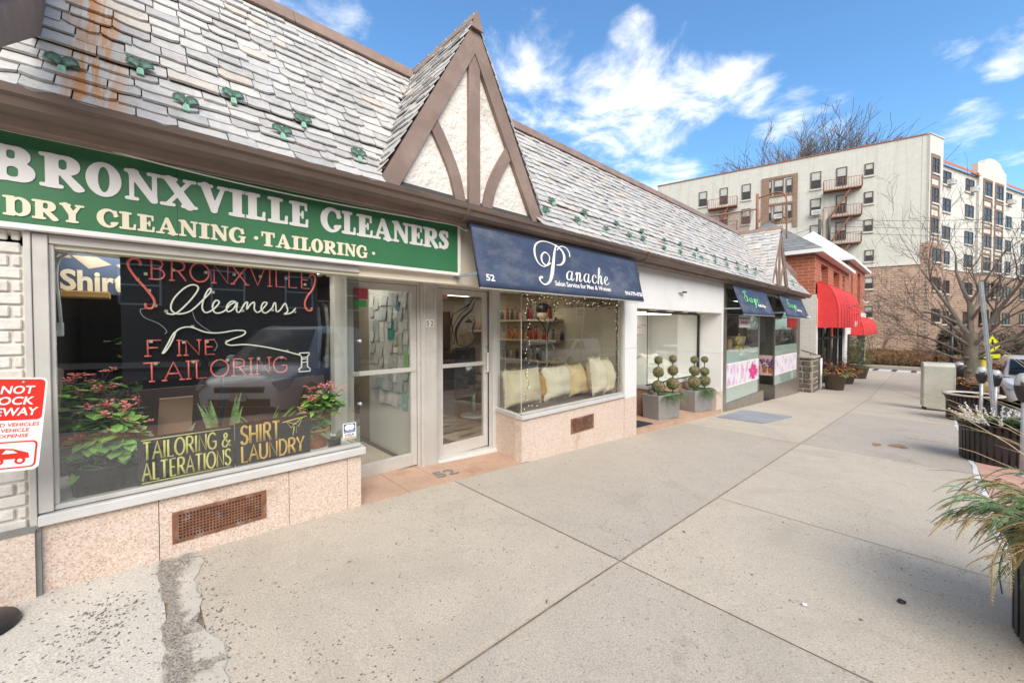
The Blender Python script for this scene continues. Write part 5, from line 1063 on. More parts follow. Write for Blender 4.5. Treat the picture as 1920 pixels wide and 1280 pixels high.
def thorn_plant(x, y, z0, h, spread, label, m_pot, nst=7, fl='pink_flower', potr=.11, poth=.14, seed=1, leaf=.075, lm='leaf', lean=0):
    R = random.Random(seed); root = empty('flowering_plant', (x,y,z0), label, 'potted plant'); pot(x,y,z0,potr,poth,m_pot,root)
    st = MB(); lf = MB(); fw = MB()
    for i in range(nst):
        a = 2*PI*i/nst+R.uniform(-.4,.4); rad = spread*R.uniform(.35,1); tip = Vector((x+rad*math.cos(a)*.7, y+rad*math.sin(a)+lean, z0+poth+h*R.uniform(.25,1)))
        pts = cat_rom([(x+.02*math.cos(a),y+.02*math.sin(a),z0+poth*.9), Vector((x,y,z0+poth)).lerp(tip,.5)+Vector((R.uniform(-.04,.04),R.uniform(-.04,.04),.02)), tip], 5); st.tube(pts, .008, 5)
        for k in range(22):
            p = Vector(pts[-1]) - Vector((0,0,R.uniform(0,.16)))+Vector((R.uniform(-.02,.02),R.uniform(-.03,.03),0)); aa = R.uniform(0,2*PI); lf.leaf(p, (math.cos(aa), math.sin(aa), R.uniform(-.35,.7)), leaf*R.uniform(.6,1.25), leaf*.55*R.uniform(.8,1.2), bend=R.uniform(.1,.5))
        for k in range(4):
            p = Vector(pts[-1]) + Vector((R.uniform(-.05,.05), R.uniform(-.06,.06), R.uniform(.03,.09))); st.tube([pts[-1], p], .002, 3)
            for q in range(6):
                c = p+Vector((R.uniform(-.022,.022),R.uniform(-.022,.022),R.uniform(-.01,.012))); aa = R.uniform(0,6.3); fw.leaf(c,(math.cos(aa),math.sin(aa),.5),.016,.018,bend=.1); fw.leaf(c,(-math.cos(aa),-math.sin(aa),.5),.016,.018,bend=.1)
    st.build('stems', M['stem'], root); lf.build('foliage', M[lm], root); fw.build('flowers', M[fl], root)
thorn_plant(-3.74,-.17,.478,.56,.20,'bushy plant with bright leaves and pink flowers at the left window edge',M['pot_black'],17,seed=4,potr=.15,poth=.17,leaf=.115)
thorn_plant(-3.92,-.03,.478,1.05,.09,'tall plant with red flowers beside the shirts sign',M['pot_black'],6,'red_flower',seed=9,potr=.09,poth=.12,lm='leaf_dark',leaf=.09)
thorn_plant(-3.80,1.16,.478,.42,.19,'leafy plant with coral flowers in an orange pot by the corner',M['terracotta'],10,seed=15,potr=.12,poth=.15,lean=.05,leaf=.095)
thorn_plant(-3.72,.0,.478,.12,.05,'small withered plant in a black pot beside the tailoring sign',M['pot_black'],5,'red_flower',seed=21,potr=.085,poth=.12,lm='leaf_grey',leaf=.03)
def blade_plant(x, y, z0, h, n, label, m_pot, spread, w, lm='leaf_stripe', seed=2, potr=.1, poth=.12, name='snake_plant'):
    R = random.Random(seed); root = empty(name, (x,y,z0), label, 'potted plant'); pot(x,y,z0,potr,poth,m_pot,root); lf = MB()
    for i in range(n):
        a = R.uniform(0,2*PI); tl = R.uniform(.1,1)*spread; d = Vector((math.cos(a)*tl, math.sin(a)*tl, 1)).normalized(); L = h*R.uniform(.6,1); p0 = Vector((x+.04*math.cos(a), y+.04*math.sin(a), z0+poth*.9)); sd = d.cross(Vector((math.sin(a),-math.cos(a),.3))).normalized(); ww = w*R.uniform(.7,1.1); vs = []
        for k in range(7):
            t = k/6; c = p0+d*L*t+Vector((math.cos(a),math.sin(a),-.5))*spread*L*.35*t*t; q = ww*(.55+1.1*t if t < .4 else 1-(t-.4)**1.6*2.2 if t < .95 else .02); q = max(q, .002); vs += [c-sd*q, c+d.cross(sd)*q*.35, c+sd*q]
        lf.add(vs, [(3*k+j,3*k+j+1,3*k+j+4,3*k+j+3) for k in range(6) for j in range(2)], 0, True)
    lf.build('leaves', M[lm], root)
blade_plant(-3.80,.50,.478,.46,14,'tall banded snake plant behind the two black window signs',M['pot_black'],.25,.022,seed=3)
blade_plant(-3.78,.78,.478,.40,20,'sprawling plant of long arching leaves behind the shirt laundry sign',M['pot_black'],.95,.018,'leaf',seed=8,name='arching_plant')
blade_plant(-3.70,.18,.478,.30,9,'squat succulent with pale pointed leaves behind the tailoring sign',M['pot_black'],.5,.026,'leaf_grey',seed=5,name='succulent')
blade_plant(-3.62,1.27,.478,.13,22,'small spiky grey succulent in a black pot beside the sticker',M['pot_black'],.9,.009,'leaf_grey',seed=6,potr=.055,poth=.085,name='succulent')
# brown wrapping and boards leaning in the display
b = MB(); b.obox((-4.05,.10,.478),(.05,0,0),(.01,.2,0),(-.02,.03,.52)); single('cardboard_sheet', b, mat('brown_cardboard',(0.30,0.19,0.12),.8,.15,4), (-4.0,.2,.478), 'sheet of brown cardboard leaning behind the tailoring sign', 'cardboard')
b = MB(); b.box(-4.3,-4.27,-.42,1.40,.478,1.05); SB('display_back_board', b, mat('dark_brown_board',(0.085,0.05,0.038),.7,.3,4))
b = MB(); b.obox((-3.62,.41,.478),(.02,0,0),(0,.03,0),(0,.055,.70)); single('black_stick', b, M['black'], (-3.62,.42,.478), 'slim black upright strut between the plants in the cleaners window', 'strut')
# papers on the board inside the left door
R = random.Random(12); PAP = [mat('paper_white',(0.62,0.61,0.57),.8,.1,25), mat('paper_print',(0.46,0.46,0.43),.8,.35,70,stretch=(.3,1,5)), mat('paper_grey',(0.36,0.37,0.35),.8,.3,60,stretch=(.3,1,5))]
proto = None; cells = []
for i in range(9):
    for j in range(9): cells.append((-5.42+i*.135+R.uniform(-.02,.02), .62+j*.158+R.uniform(-.03,.03)))
for k, (x, z) in enumerate(cells):
    if R.random() < .14: continue
    b = MB(); w, h = R.uniform(.10,.15), R.uniform(.13,.19); a = R.uniform(-.06,.06); ca, sa = math.cos(a), math.sin(a); dz = .001+.0008*(k % 9); cu = R.uniform(.0,.02)
    vs = [(x+u*ca-v*sa, 2.438-dz-(cu if v < 0 else 0), z+u*sa+v*ca) for u, v in ((-w/2,-h/2),(w/2,-h/2),(w/2,h/2),(-w/2,h/2))]; b.add(vs, [(0,1,2,3)])
    single('paper', b, PAP[R.choice([0,0,1,1,1,2])], (x,2.437,z), 'printed paper sheet pinned among others on the pale board behind the left door', 'paper', 'papers pinned on the board')
for x, z, w, h, c, lb in ((-4.86,1.50,.17,.24,(0.06,0.26,0.19),'teal green notice pinned on the board behind the left door'),(-4.72,1.28,.09,.14,(0.50,0.33,0.06),'small mustard card pinned below the teal notice'),(-4.46,1.10,.13,.30,(0.28,0.50,0.20),'light green notice pinned on the board above the door rail'),(-4.68,1.80,.10,.13,(0.10,0.25,0.36),'blue notice pinned high on the board'),(-4.50,.62,.13,.22,(0.18,0.42,0.36),'turquoise flyer pinned low on the board')):
    b = MB(); b.box(x-w/2,x+w/2,2.426,2.428,z-h/2,z+h/2); single('notice', b, mat('notice_paper',c,.8,.15,20), (x,2.427,z), lb, 'notice')
b = MB(); b.box(-4.1235,-4.1225,1.66,1.80,1.84,1.95); o = single('door_sticker', b, mat('red_sticker',(0.40,0.06,0.08),.5,.5,90), (-4.123,1.73,1.84), 'faded red sticker at the top of the left door', 'sticker')
b = MB(); b.box(-4.1238,-4.1228,1.66,1.79,1.755,1.825); single('door_sticker', b, mat('green_sticker',(0.08,0.40,0.10),.5,.2,40), (-4.123,1.73,1.755), 'bright green sticker below the red one on the left door', 'sticker')
rl = MB(); rl.tube([(-6.6,1.5,1.95),(-6.6,2.35,1.95)],.015,8); rl.tube([(-6.6,2.3,1.95),(-6.6,2.3,2.3)],.012,6); single('clothes_rail', rl, M['galv'], (-6.6,1.9,1.95), 'metal clothes rail hung with bagged garments inside the cleaners', 'clothes rail')
gp_ = None
for i in range(7):
    b = MB(); y = 1.52+i*.12; pr = [(.0,.0),(.1,-.03),(.22,-.08),(.25,-.4),(.24,-1.0),(-.24,-1.0),(-.25,-.4),(-.22,-.08),(-.1,-.03)]
    b.prism(pr, lambda u, v, w: (-6.6+u, y+w+.02*math.sin(v*6+u*20), 1.92+v), .05)
    single('garment', b, mat('bagged_cloth',[(0.28,0.31,0.34),(0.10,0.12,0.16),(0.34,0.34,0.33)][i % 3],.35,.3,9), (-6.6,y,.9), ['pale grey garment in a plastic bag on the rail','dark blue garment in a plastic bag on the rail','white garment in a plastic bag on the rail'][i % 3], 'garment', 'garments on the rail')

# ------------------------------------------------------------------ things in the salon
def pillow(y0, y1, z0, z1, x, m, label, seed, fringe=True, lean=.12, yaw=0):
    R = random.Random(seed); w, h = y1-y0, z1-z0; yc = (y0+y1)/2; root = empty('cushion', (x,yc,z0), label, 'cushion'); N = 14; th = .15; vs = []
    ca, sa = math.cos(yaw), math.sin(yaw)
    def pt(u, v, s):
        bul = max(0, (1-abs(u)**2.6)*(1-abs(v)**2.6))**.55; pin = 1-.10*(abs(u)**2*abs(1-abs(v))+0)
        wob = .012*math.sin(u*5+seed)+.01*math.sin(v*7+seed*2)
        yy = u*w/2*(1-.07*(1-v*v)*abs(u)); zz_ = v*h/2*(1-.07*(1-u*u)*abs(v)); xx = s*th*bul+wob*bul
        return (x+xx*ca-yy*sa-(zz_+h/2)*lean, yc+xx*sa+yy*ca, z0+h/2+zz_)
    b = MB()
    for s in (1, -1):
        base = [pt(-1+2*i/N, -1+2*j/N, s) for j in range(N+1) for i in range(N+1)]; q = lambda j, i: j*(N+1)+i
        b.add(base, [((q(j,i),q(j,i+1),q(j+1,i+1),q(j+1,i)) if s > 0 else (q(j,i),q(j+1,i),q(j+1,i+1),q(j,i+1))) for j in range(N) for i in range(N)], 0, True)
    b.build('cover', m, root)
    if fringe:
        f = MB()
        for k in range(150):
            t = R.random()*4; s = t % 1*2-1; u, v = [(s,1),(1,s),(s,-1),(-1,s)][int(t)]; p = Vector(pt(u,v,0)); d = Vector((R.uniform(-.3,.5), u*.8*(abs(u)==1)+R.uniform(-.4,.4), v*.8*(abs(v)==1)+R.uniform(-.5,.2))); d.normalize(); f.tube([p, p+d*R.uniform(.02,.045)], [.004,.0015], 3)
        f.build('fringe', m, root)['kind'] = 'stuff'
CR = mat('cream_linen',(0.60,0.51,0.36),.9,.08,5,bmp=.5,bscale=90); OC = mat('ochre_cord_fabric',(0.42,0.255,0.09),.9,.25,70,stretch=(1,6,.4)); CR2 = mat('ivory_linen',(0.66,0.58,0.45),.9,.08,5,bmp=.5,bscale=60); BR = mat('pale_gold_fabric',(0.58,0.44,0.24),.9,.1,6)
pillow(3.57,4.29,.455,.96,-3.90,CR,'large cream cushion with fringe at the left of the salon window',1)
pillow(4.22,4.52,.455,.90,-4.0,OC,'ribbed ochre cushion between two cream cushions on the left',2,False)
pillow(4.33,4.93,.455,.95,-3.88,CR2,'ivory fringed cushion second from the left among the cream ones',3)
pillow(4.86,5.33,.455,.95,-3.88,BR,'pale gold pointed cushion in the middle of the salon window',4,False,yaw=.15)
pillow(5.22,5.54,.455,.88,-3.90,OC,'dark ochre cushion right of the pale gold one',5,False,yaw=.2)
pillow(5.24,5.62,.455,1.05,-3.70,CR2,'tall shaggy ivory cushion towards the right of the salon window',6,True,.12,.15)
pillow(5.50,5.80,.455,1.02,-3.68,CR,'cream cushion at the far right of the salon window',7,True,.08,.2)
# fairy lights round the window
fl_ = empty('fairy_lights', (-3.55,4.7,1.85), 'string of tiny warm fairy lights on dark wire around the salon window', 'fairy lights')
R = random.Random(4); wire = [(-3.56,3.55,2.0)]
for i in range(26): wire.append((-3.56-R.uniform(0,.04), 3.55+2.25*i/25, 1.985-R.uniform(0,.12)-(.05 if i % 5 == 2 else 0)))
wire2 = [(-3.56,5.80,1.95-.07*i+R.uniform(-.02,.02)) for i in range(21)]; wire2 = [(x-R.uniform(0,.02), y-R.uniform(0,.06), z) for x, y, z in wire2]
wire3 = [(-3.57-R.uniform(0,.02), 3.66+.03*math.sin(i*1.7), 1.95-.072*i) for i in range(20)]; wire4 = [(-3.57-R.uniform(0,.03), 3.6+2.2*i/22, .475+R.uniform(0,.05)) for i in range(23)]
b = MB(); bulbs = []
for w in (wire, wire2, wire3, wire4):
    cv = cat_rom(w, 5); b.tube(cv, .0028, 4)
    step = 4 if w is not wire else 3
    for p in cv[::step]: bulbs.append(p+Vector((R.uniform(0,.012),R.uniform(-.02,.02),R.uniform(-.03,.01))))
for i in range(330):
    p = Vector(R.choice(wire)); a = R.uniform(0,6.3); b.leaf(p+Vector((R.uniform(-.02,.02),R.uniform(-.07,.07),R.uniform(-.05,.04))),(math.cos(a)*.3,math.cos(a),math.sin(a)),R.uniform(.02,.05),.018,bend=.2)
b.build('wire', M['black'], fl_)
glow = mat('lit_warm_bulb',(0.9,0.8,0.55),.3,.02,3,emit=(1.0,0.82,0.5),estr=1.3)
b = MB(); b.ball((0,0,0),.0042,6,4); pb = b.build('bulb', glow, None); pb.parent = fl_; pb.location = bulbs[0]-fl_.location
for p in bulbs[1:98]:
    c = pb.copy(); COL.objects.link(c); c.parent = fl_; c.location = p-fl_.location
# shelves with bottles on the right hand wall, coat stand, counter, rug, chair
SHW = mat('pale_shelf',(0.52,0.45,0.34),.6)
for z, x0, x1, lb in ((1.675,-6.75,-4.85,'upper pale wall shelf in the salon holding bottles'),(1.27,-6.75,-4.85,'middle pale wall shelf in the salon holding orange bottles'),(.86,-6.75,-4.85,'lower pale wall shelf in the salon holding dark bottles'),(1.45,-7.6,-6.85,'short pale wall shelf at the back of the salon')):
    b = MB(); b.box(x0,x1,5.74,6.02,z-.02,z+.02); single('wall_shelf', b, SHW, ((x0+x1)/2,6.0,z), lb, 'shelf')
def bottle_mesh(h, r): 
    b = MB(); b.lathe([(0,0),(r,0),(r,h*.68),(r*.45,h*.8),(r*.45,h*.9)],(0,0,0),10); return b
BC = [((0.50,0.15,0.03),'orange'),((0.42,0.03,0.03),'red'),((0.05,0.045,0.05),'dark'),((0.42,0.38,0.33),'pale'),((0.10,0.13,0.18),'blue grey')]
R = random.Random(8); proto = {}
for z, seq in ((1.695,[3,2,1,2,1,3,2,1,4,2,1]),(1.29,[4,3,0,0,0,0,2,1,1,1,1,4,2]),(.88,[4,2,2,3,2,4,2,3,2,4]),(1.47,[2,1,1])):
    for i, ci in enumerate(seq):
        x = (-6.6 if z != 1.47 else -7.5)+i*(.145 if z != 1.47 else .2)+R.uniform(-.02,.02); col, nm_ = BC[ci]
        if ci not in proto:
            t = empty('bottle', (0,0,0)); bottle_mesh(.2,.035).build('bottle_body', mat('bottle_'+nm_,col,.35,.2,8), t); k = MB(); k.lathe([(.02,.178),(.02,.205),(0,.205)],(0,0,0),8); k.build('cap', M['black'], t); proto[ci] = t
        else: t = copy_tree(proto[ci])
        t.location = (x, 5.86+R.uniform(-.05,.05), z+.001); t.scale = (1,1,R.uniform(.75,1.4))
        tag(t, nm_+' hair product bottle standing among others on the salon shelves', 'bottle', 'bottles on the salon shelves')
b = MB(); b.lathe([(0,0),(.10,.0),(.12,.02),(.13,.12),(.0,.12)],(-5.28,5.86,1.697),16); 
wg = empty('wig_stand', (-5.28,5.86,1.697), 'dark rounded hairpiece on a pale stand at the end of the upper shelf', 'hairpiece'); b.build('stand', SHW, wg); b = MB(); b.ball((-5.28,5.86,1.90),.14,14,10,sz=.85); b.build('hair', M['black'], wg)
cs_ = empty('coat_stand', (-4.6,5.2,-.14), 'slim metal coat stand with curved hooks inside the salon window', 'coat stand')
b = MB(); b.tube([(-4.6,5.2,-.12),(-4.6,5.2,1.6)],.014,8); b.build('pole', M['galv'], cs_)
for k in range(4):
    a = PI/2*k+.5; b = MB(); b.tube(cat_rom([(-4.6,5.2,1.35),(-4.6+.05*math.cos(a),5.2+.05*math.sin(a),1.55),(-4.6+.16*math.cos(a),5.2+.16*math.sin(a),1.68)],5),.010,6); b.ball((-4.6+.16*math.cos(a),5.2+.16*math.sin(a),1.69),.022,8,6); b.build('hook', M['galv'] if k % 2 else M['black'], cs_)
b = MB(); b.lathe([(.0,.03),(.17,.02),(.18,0)],(-4.6,5.2,-.14),18); b.build('base', M['black'], cs_)
b = MB(); b.box(-5.6,-4.9,2.56,3.02,-.138,.92); b.box(-5.65,-4.85,2.56,3.06,.92,.96); b.box(-5.58,-4.89,2.56,3.025,-.138,-.02); single('counter', b, M['white_panel'], (-5.3,2.8,-.138), 'white reception counter behind the salon door', 'counter', bevel=.006)
def rug():
    m, nt, bs_ = newmat('patterned_rug'); vo = nd(nt, 'ShaderNodeTexVoronoi', {'Scale': 6.0}); nt.links.new(nd(nt,'ShaderNodeVectorMath',{0:objco(nt),1:(1.5,.6,1)},operation='MULTIPLY').outputs[0], vo.inputs['Vector'])
    nt.links.new(ramp(nt, nd(nt,'ShaderNodeSeparateColor',{0:vo.outputs['Color']}).outputs[0],[(0,(0.09,0.07,0.06)),(.4,(0.27,0.22,0.17)),(.7,(0.40,0.34,0.26)),(1,(0.16,0.13,0.11))]), bs_.inputs['Base Color']); bs_.inputs['Roughness'].default_value=.9; return m
b = MB(); b.box(-6.9,-4.6,3.35,4.3,-.139,-.125); single('rug', b, rug(), (-5.7,3.8,-.139), 'patterned brown rug on the salon floor behind the door', 'rug')
ch = empty('salon_chair', (-5.9,4.6,-.14), 'black salon chair on a chrome pedestal inside the salon', 'chair')
b = MB(); b.box(-6.2,-5.65,4.35,4.9,.38,.50); b.build('seat', M['black'], ch, .04); b = MB(); b.box(-6.27,-6.15,4.37,4.88,.50,1.15); b.build('backrest', M['black'], ch, .04); b = MB(); b.tube([(-5.92,4.62,-.1),(-5.92,4.62,.38)],.04,10); b.lathe([(.26,0),(.25,.03),(.05,.05)],(-5.92,4.62,-.14),20); b.build('pedestal', M['galv'], ch)
for sg in (4.33,4.92): b = MB(); b.tube([(-6.2,sg,.62),(-5.75,sg,.62),(-5.75,sg,.42)],.018,6); b.build('armrest', M['black'], ch)
b = MB(); b.box(-7.95,-7.5,3.1,5.8,-.13,.95); b.box(-7.98,-7.94,3.3,4.2,1.0,1.9); b.box(-7.98,-7.94,4.5,5.5,1.0,1.9); single('styling_station', b, mat('dark_brown_cabinet',(0.07,0.05,0.04),.5), (-7.7,4.5,-.13), 'dark styling cabinet with mirrors along the back salon wall', 'cabinet')
b = MB(); b.tube([(-5.0,2.9,.97),(-5.0,2.9,1.2)],.09,12); single('vase', b, M['black'], (-5.0,2.9,.965), 'dark round vase on the white reception counter', 'vase')
ckk = empty('wall_plaque', (-5.1,5.99,1.6), 'dark crested plaque hanging on the beige salon wall', 'plaque')
b = MB(); b.prism([(-.09,-.1),(0,-.17),(.09,-.1),(.09,.1),(-.09,.1)], lambda u, v, w: (-4.62+u, 6.0-w, 1.75+v), .03); b.build('shield', M['black'], ckk)
# drawing of a face and scissors on the salon door glass
FACE = dict(h1=[(3.299,1.932,.004),(3.206,1.831,.008),(3.087,1.767,.007),(2.964,1.699,.003)],h2=[(3.291,1.926,.003),(3.206,1.807,.005),(3.058,1.683,.006),(2.964,1.54,.003)],h3=[(3.33,1.897,.003),(3.252,1.76,.010),(3.116,1.66,.016),(3.028,1.54,.020),(3.006,1.446,.018),(3.035,1.315,.006)],chin=[(3.035,1.315,.004),(3.16,1.287,.005),(3.251,1.308,.012),(3.328,1.392,.008),(3.424,1.477,.004)],neck=[(3.175,1.286,.006),(3.205,1.236,.009),(3.25,1.173,.003)],eye=[(3.153,1.6,.003),(3.206,1.612,.012),(3.267,1.607,.004)],lash=[(3.161,1.619,.003),(3.221,1.637,.007),(3.275,1.613,.003)],lip=[(3.05,1.451,.002),(3.101,1.431,.003),(3.16,1.45,.002)],lip2=[(3.06,1.445,.002),(3.10,1.405,.003),(3.15,1.44,.002)],rh=[(3.329,1.626,.003),(3.285,1.54,.008),(3.29,1.466,.010),(3.336,1.392,.003)],
 sc1=[(2.894,1.75,.002),(2.915,1.657,.010),(2.949,1.54,.008),(2.956,1.505,.005)],sc2=[(2.971,1.74,.002),(2.95,1.658,.009),(2.914,1.564,.008),(2.9,1.506,.005)],l1=[(2.9,1.506,.005),(2.851,1.425,.005),(2.83,1.344,.005),(2.872,1.326,.005),(2.9,1.401,.005),(2.907,1.494,.005)],l2=[(2.949,1.505,.005),(2.977,1.423,.005),(2.984,1.328,.005),(2.949,1.353,.005),(2.935,1.423,.005),(2.949,1.505,.005)])
b = MB(); pr = [('P', [((p[0]-2.75)/.75,(p[1]-1.15)/.75,p[2]/.75) for p in cat_rom(v,7)]) for v in FACE.values()]
put(b, curve_mesh([[(x*.75,y*.75) for x, y in P] for P in sdf_polys(pr,.95,1.08,.0075,.02,0.0)], .001), FX(-4.222), 2.75, 1.15)
single('door_decal', b, M['black'], (-4.222,3.1,1.15), 'black line drawing of a face and scissors on the salon door glass', 'decal')
b = MB(); b.box(-4.221,-4.22,2.80,2.88,1.90,1.985); single('door_sticker', b, mat('pink_sticker',(0.48,0.24,0.28),.5,.3,60), (-4.22,2.84,1.9), 'small pink sticker in the top corner of the salon door', 'sticker')
# white shop: draped sheets, mat, grating
def drape(x, y, w, h, seed, label):
    R = random.Random(seed); b = MB(); N = 20; M_ = 10; vs = []; ph = [R.uniform(0,6) for _ in range(5)]
    for j in range(M_+1):
        t = j/M_
        for i in range(N):
            a = 2*PI*i/N; r = w*(.42+.58*t**.6)*(1+.10*math.sin(4*a+ph[0]+t)+.08*math.sin(7*a+ph[1])*t+.06*math.sin(3*a+ph[2])); vs.append((x+r*.75*math.cos(a), y+r*math.sin(a), .337+h*(1-t**1.5)+.03*math.sin(2*a+ph[3])*(1-t)))
    fs = [(j*N+i,(j+1)*N+i,(j+1)*N+(i+1)%N,j*N+(i+1)%N) for j in range(M_) for i in range(N)]+[tuple(range(N))]
    b.add(vs, fs, 0, True); single('dust_sheet', b, mat('white_dust_sheet',(0.66,0.63,0.57),.9,.06,4,bmp=.6,bscale=9,bdist=.03), (x,y,.337), label, 'dust sheet')
drape(-4.42,7.98,.28,.50,1,'white dust sheet draped over furniture at the left of the recessed window')
drape(-4.62,8.85,.42,.55,2,'large white dust sheet draped over furniture in the middle of the recessed window')
drape(-4.7,9.75,.34,.36,3,'low white dust sheet at the right of the recessed window')
fb_ = MB(); R = random.Random(9)
for i in range(46):
    a = R.uniform(0,6.3); p = (-4.75+R.uniform(-.2,.2), 7.95+R.uniform(-.2,.3), 1.45+R.uniform(-.15,.3)); fb_.leaf(p,(math.cos(a),math.sin(a),.3),.22,.10,bend=.3)
fpl = empty('petal_reflection', (-4.75,8.0,.335), 'magenta petal cluster standing in for a reflection on the recessed window glass', 'flower display'); fb_.build('petals', mat('magenta_petals',(0.45,0.05,0.22),.7,.35,6), fpl); b = MB(); b.tube([(-4.75,8.0,.336),(-4.75,8.0,1.5)],.03,8); b.build('stand', M['stem'], fpl)  # petals modelled in place of a flower-like reflection in the pane
mtb = MB(); mtb.add([(-4.7,6.35,gz(6.35)+.094),(-3.55,6.35,gz(6.35)+.094),(-3.55,7.0,gz(7)+.094),(-4.7,7.0,gz(7)+.094),(-4.7,6.35,gz(6.35)+.108),(-3.55,6.35,gz(6.35)+.108),(-3.55,7.0,gz(7)+.108),(-4.7,7.0,gz(7)+.108)],[(0,3,2,1),(4,5,6,7),(0,1,5,4),(1,2,6,5),(2,3,7,6),(3,0,4,7)])
single('door_mat', mtb, mat('charcoal_mat',(0.03,0.028,0.03),.95,.3,40,bmp=.5,bscale=200), (-4.1,6.7,gz(6.7)+.094), 'dark entrance mat beside the grey stone planters', 'door mat')
hc = MB()
for y0, y1, x0, x1 in ((9.52,11.35,-3.30,-2.42),): 
    hc.add([(x0,y0,gz(y0)+.002),(x1,y0+.12,gz(y0)+.002),(x1+.18,y1,gz(y1)+.002),(x0,y1,gz(y1)+.002),(x0,y0,gz(y0)+.014),(x1,y0+.12,gz(y0)+.014),(x1+.18,y1,gz(y1)+.014),(x0,y1,gz(y1)+.014)],[(0,3,2,1),(4,5,6,7),(0,1,5,4),(1,2,6,5),(2,3,7,6),(3,0,4,7)])
single('cellar_hatch', hc, mat('blue_grey_steel_plate',(0.30,0.32,0.35),.6,.15,3,bmp=.3,bscale=60,dirt=(0.36,0.33,0.29),dirt_amt=.5), (-2.9,10.4,gz(10.4)), 'flat blue grey steel cellar hatch in the pavement', 'hatch')
# nail salon: poster, floral panels, things behind the glass
b = MB(); b.prism([(11.62,1.52),(12.60,1.52),(12.60,1.86),(11.62,1.86)], FX(-3.5085), .002)
ps = empty('poster', (-3.507,12.1,1.52), 'white poster with pink and grey lines in the far shop window', 'poster'); b.build('poster_sheet', M['lettering'], ps)
b = MB(); put(b, sans('MANICURE & PEDI', .055, .84, .02), FX(-3.5063), 11.68, 1.75); b.build('lettering', mat('grey_print',(0.2,0.2,0.2),.6), ps); b = MB(); put(b, sans('SPECIAL', .075, .6, .04), FX(-3.5063), 11.78, 1.62); b.build('lettering', mat('pink_print',(0.65,0.15,0.32),.6), ps)
def floral(seed, hot, cols):
    m, nt, bs_ = newmat('floral_print'); v = objco(nt)
    sv = nd(nt,'ShaderNodeVectorMath',{0:v,1:(1,2.2,1.3)},operation='MULTIPLY').outputs[0]
    vo = nd(nt,'ShaderNodeTexVoronoi',{'Scale':2.6}); nt.links.new(nd(nt,'ShaderNodeVectorMath',{0:sv,1:(seed,seed*.7,0)},operation='ADD').outputs[0], vo.inputs['Vector'])
    c = ramp(nt, vo.outputs['Distance'], [(0.0,cols[0]),(0.22,cols[1]),(0.42,cols[2]),(0.6,(0.74,0.70,0.74))])
    c = mixcol(nt, ramp(nt, noise(nt, 5, 5, .7, sv, 1.2), [(.45,(0,0,0)),(.62,(1,1,1))]), c, (0.76,0.72,0.76))
    nt.links.new(c, bs_.inputs['Base Color']); bs_.inputs['Roughness'].default_value = .4; return m
FLA, FLB = floral(1.3,True,[(0.40,0.05,0.22),(0.62,0.25,0.48),(0.62,0.45,0.62)]), floral(4.1,False,[(0.20,0.07,0.20),(0.55,0.34,0.55),(0.66,0.56,0.68)])
def decal(y0, y1, z0, z1, m, lb):
    e = empty('window_panel', (-3.503,(y0+y1)/2,z0), lb, 'window panel'); b = MB(); b.prism([(y0,z0),(y1,z0),(y1,z1),(y0,z1)], FX(-3.506), .002); b.build('print', m, e)
    b = MB(); w = .03
    for r in ((y0,z0,y1,z0+w),(y0,z1-w,y1,z1),(y0,z0+w,y0+w,z1-w),(y1-w,z0+w,y1,z1-w)): b.prism([(r[0],r[1]),(r[2],r[1]),(r[2],r[3]),(r[0],r[3])], FX(-3.5035), .002)
    b.build('border', M['lettering'], e); return e
e = decal(10.66,13.40,.0,.615,FLA,'white window panel printed with pink flowers and one magenta bloom, beside the white shop')
b = MB(); R = random.Random(2); dc = Vector((12.85,.28,0))
for k in range(26):
    a = 2*PI*k/26+R.uniform(-.1,.1); L = R.uniform(.25,.5); pts = [(0.03,-.035),(L*.7,-.055),(L,0),(L*.7,.055),(.03,.035)]
    poly = [(dc.x+(p*math.cos(a)-q*math.sin(a))*1.0, dc.y+(p*math.sin(a)+q*math.cos(a))*.62) for p, q in pts]; poly = [(min(13.36,u),max(.035,min(.58,v))) for u, v in poly]; b.prism(poly, FX(-3.5036+.0001*k), .0001)
b.build('bloom', mat('magenta_print',(0.62,0.04,0.22),.4,.3,9), e)
decal(15.12,18.20,-.06,.575,FLB,'white window panel printed with pale mauve flowers, nearest the stone pier')
e = empty('window_panel', (-4.0,15.108,-.05), 'pink window panel printed with violet flowers in terracotta pots', 'window panel')
FYp = FY(15.108); b = MB(); b.prism([(-4.48,-.06),(-3.53,-.06),(-3.53,.60),(-4.48,.60)], FYp, .002); b.build('print', mat('pale_pink_print',(0.62,0.42,0.42),.5), e)
b = MB()
for u in (-3.98,-3.78,-3.62): b.prism([(u-.05,.02),(u+.05,.02),(u+.075,.22),(u-.075,.22)], FY(15.105), .001)
b.build('pot_print', mat('terracotta_print',(0.40,0.14,0.06),.5), e); b = MB(); R = random.Random(5)
for k in range(60): u, v = R.uniform(-4.0,-3.56), R.uniform(.20,.46); r = R.uniform(.015,.035); b.prism([(u+r*math.cos(q*PI/3),v+r*math.sin(q*PI/3)) for q in range(6)], FY(15.1035-.00005*k), .00004)
b.build('flower_print', mat('violet_print',(0.13,0.05,0.17),.5,.4,30), e)
b = MB(); b.lathe([(.24,0),(.29,.25),(.27,.27)],(-3.9,12.55,1.0),18); b.box(-4.15,-3.62,12.2,13.0,.2,.98); single('wicker_basket', b, mat('wicker',(0.30,0.24,0.16),.9,.3,60), (-3.9,12.5,.2), 'wicker basket on a stand behind the far shop glass', 'basket')
b = MB(); b.box(-3.72,-3.68,11.35,11.65,-.3,1.2); single('wooden_screen', b, mat('light_wood',(0.33,0.22,0.11),.7,.2,6), (-3.7,11.5,-.3), 'upright wooden screen behind the far shop glass', 'screen')
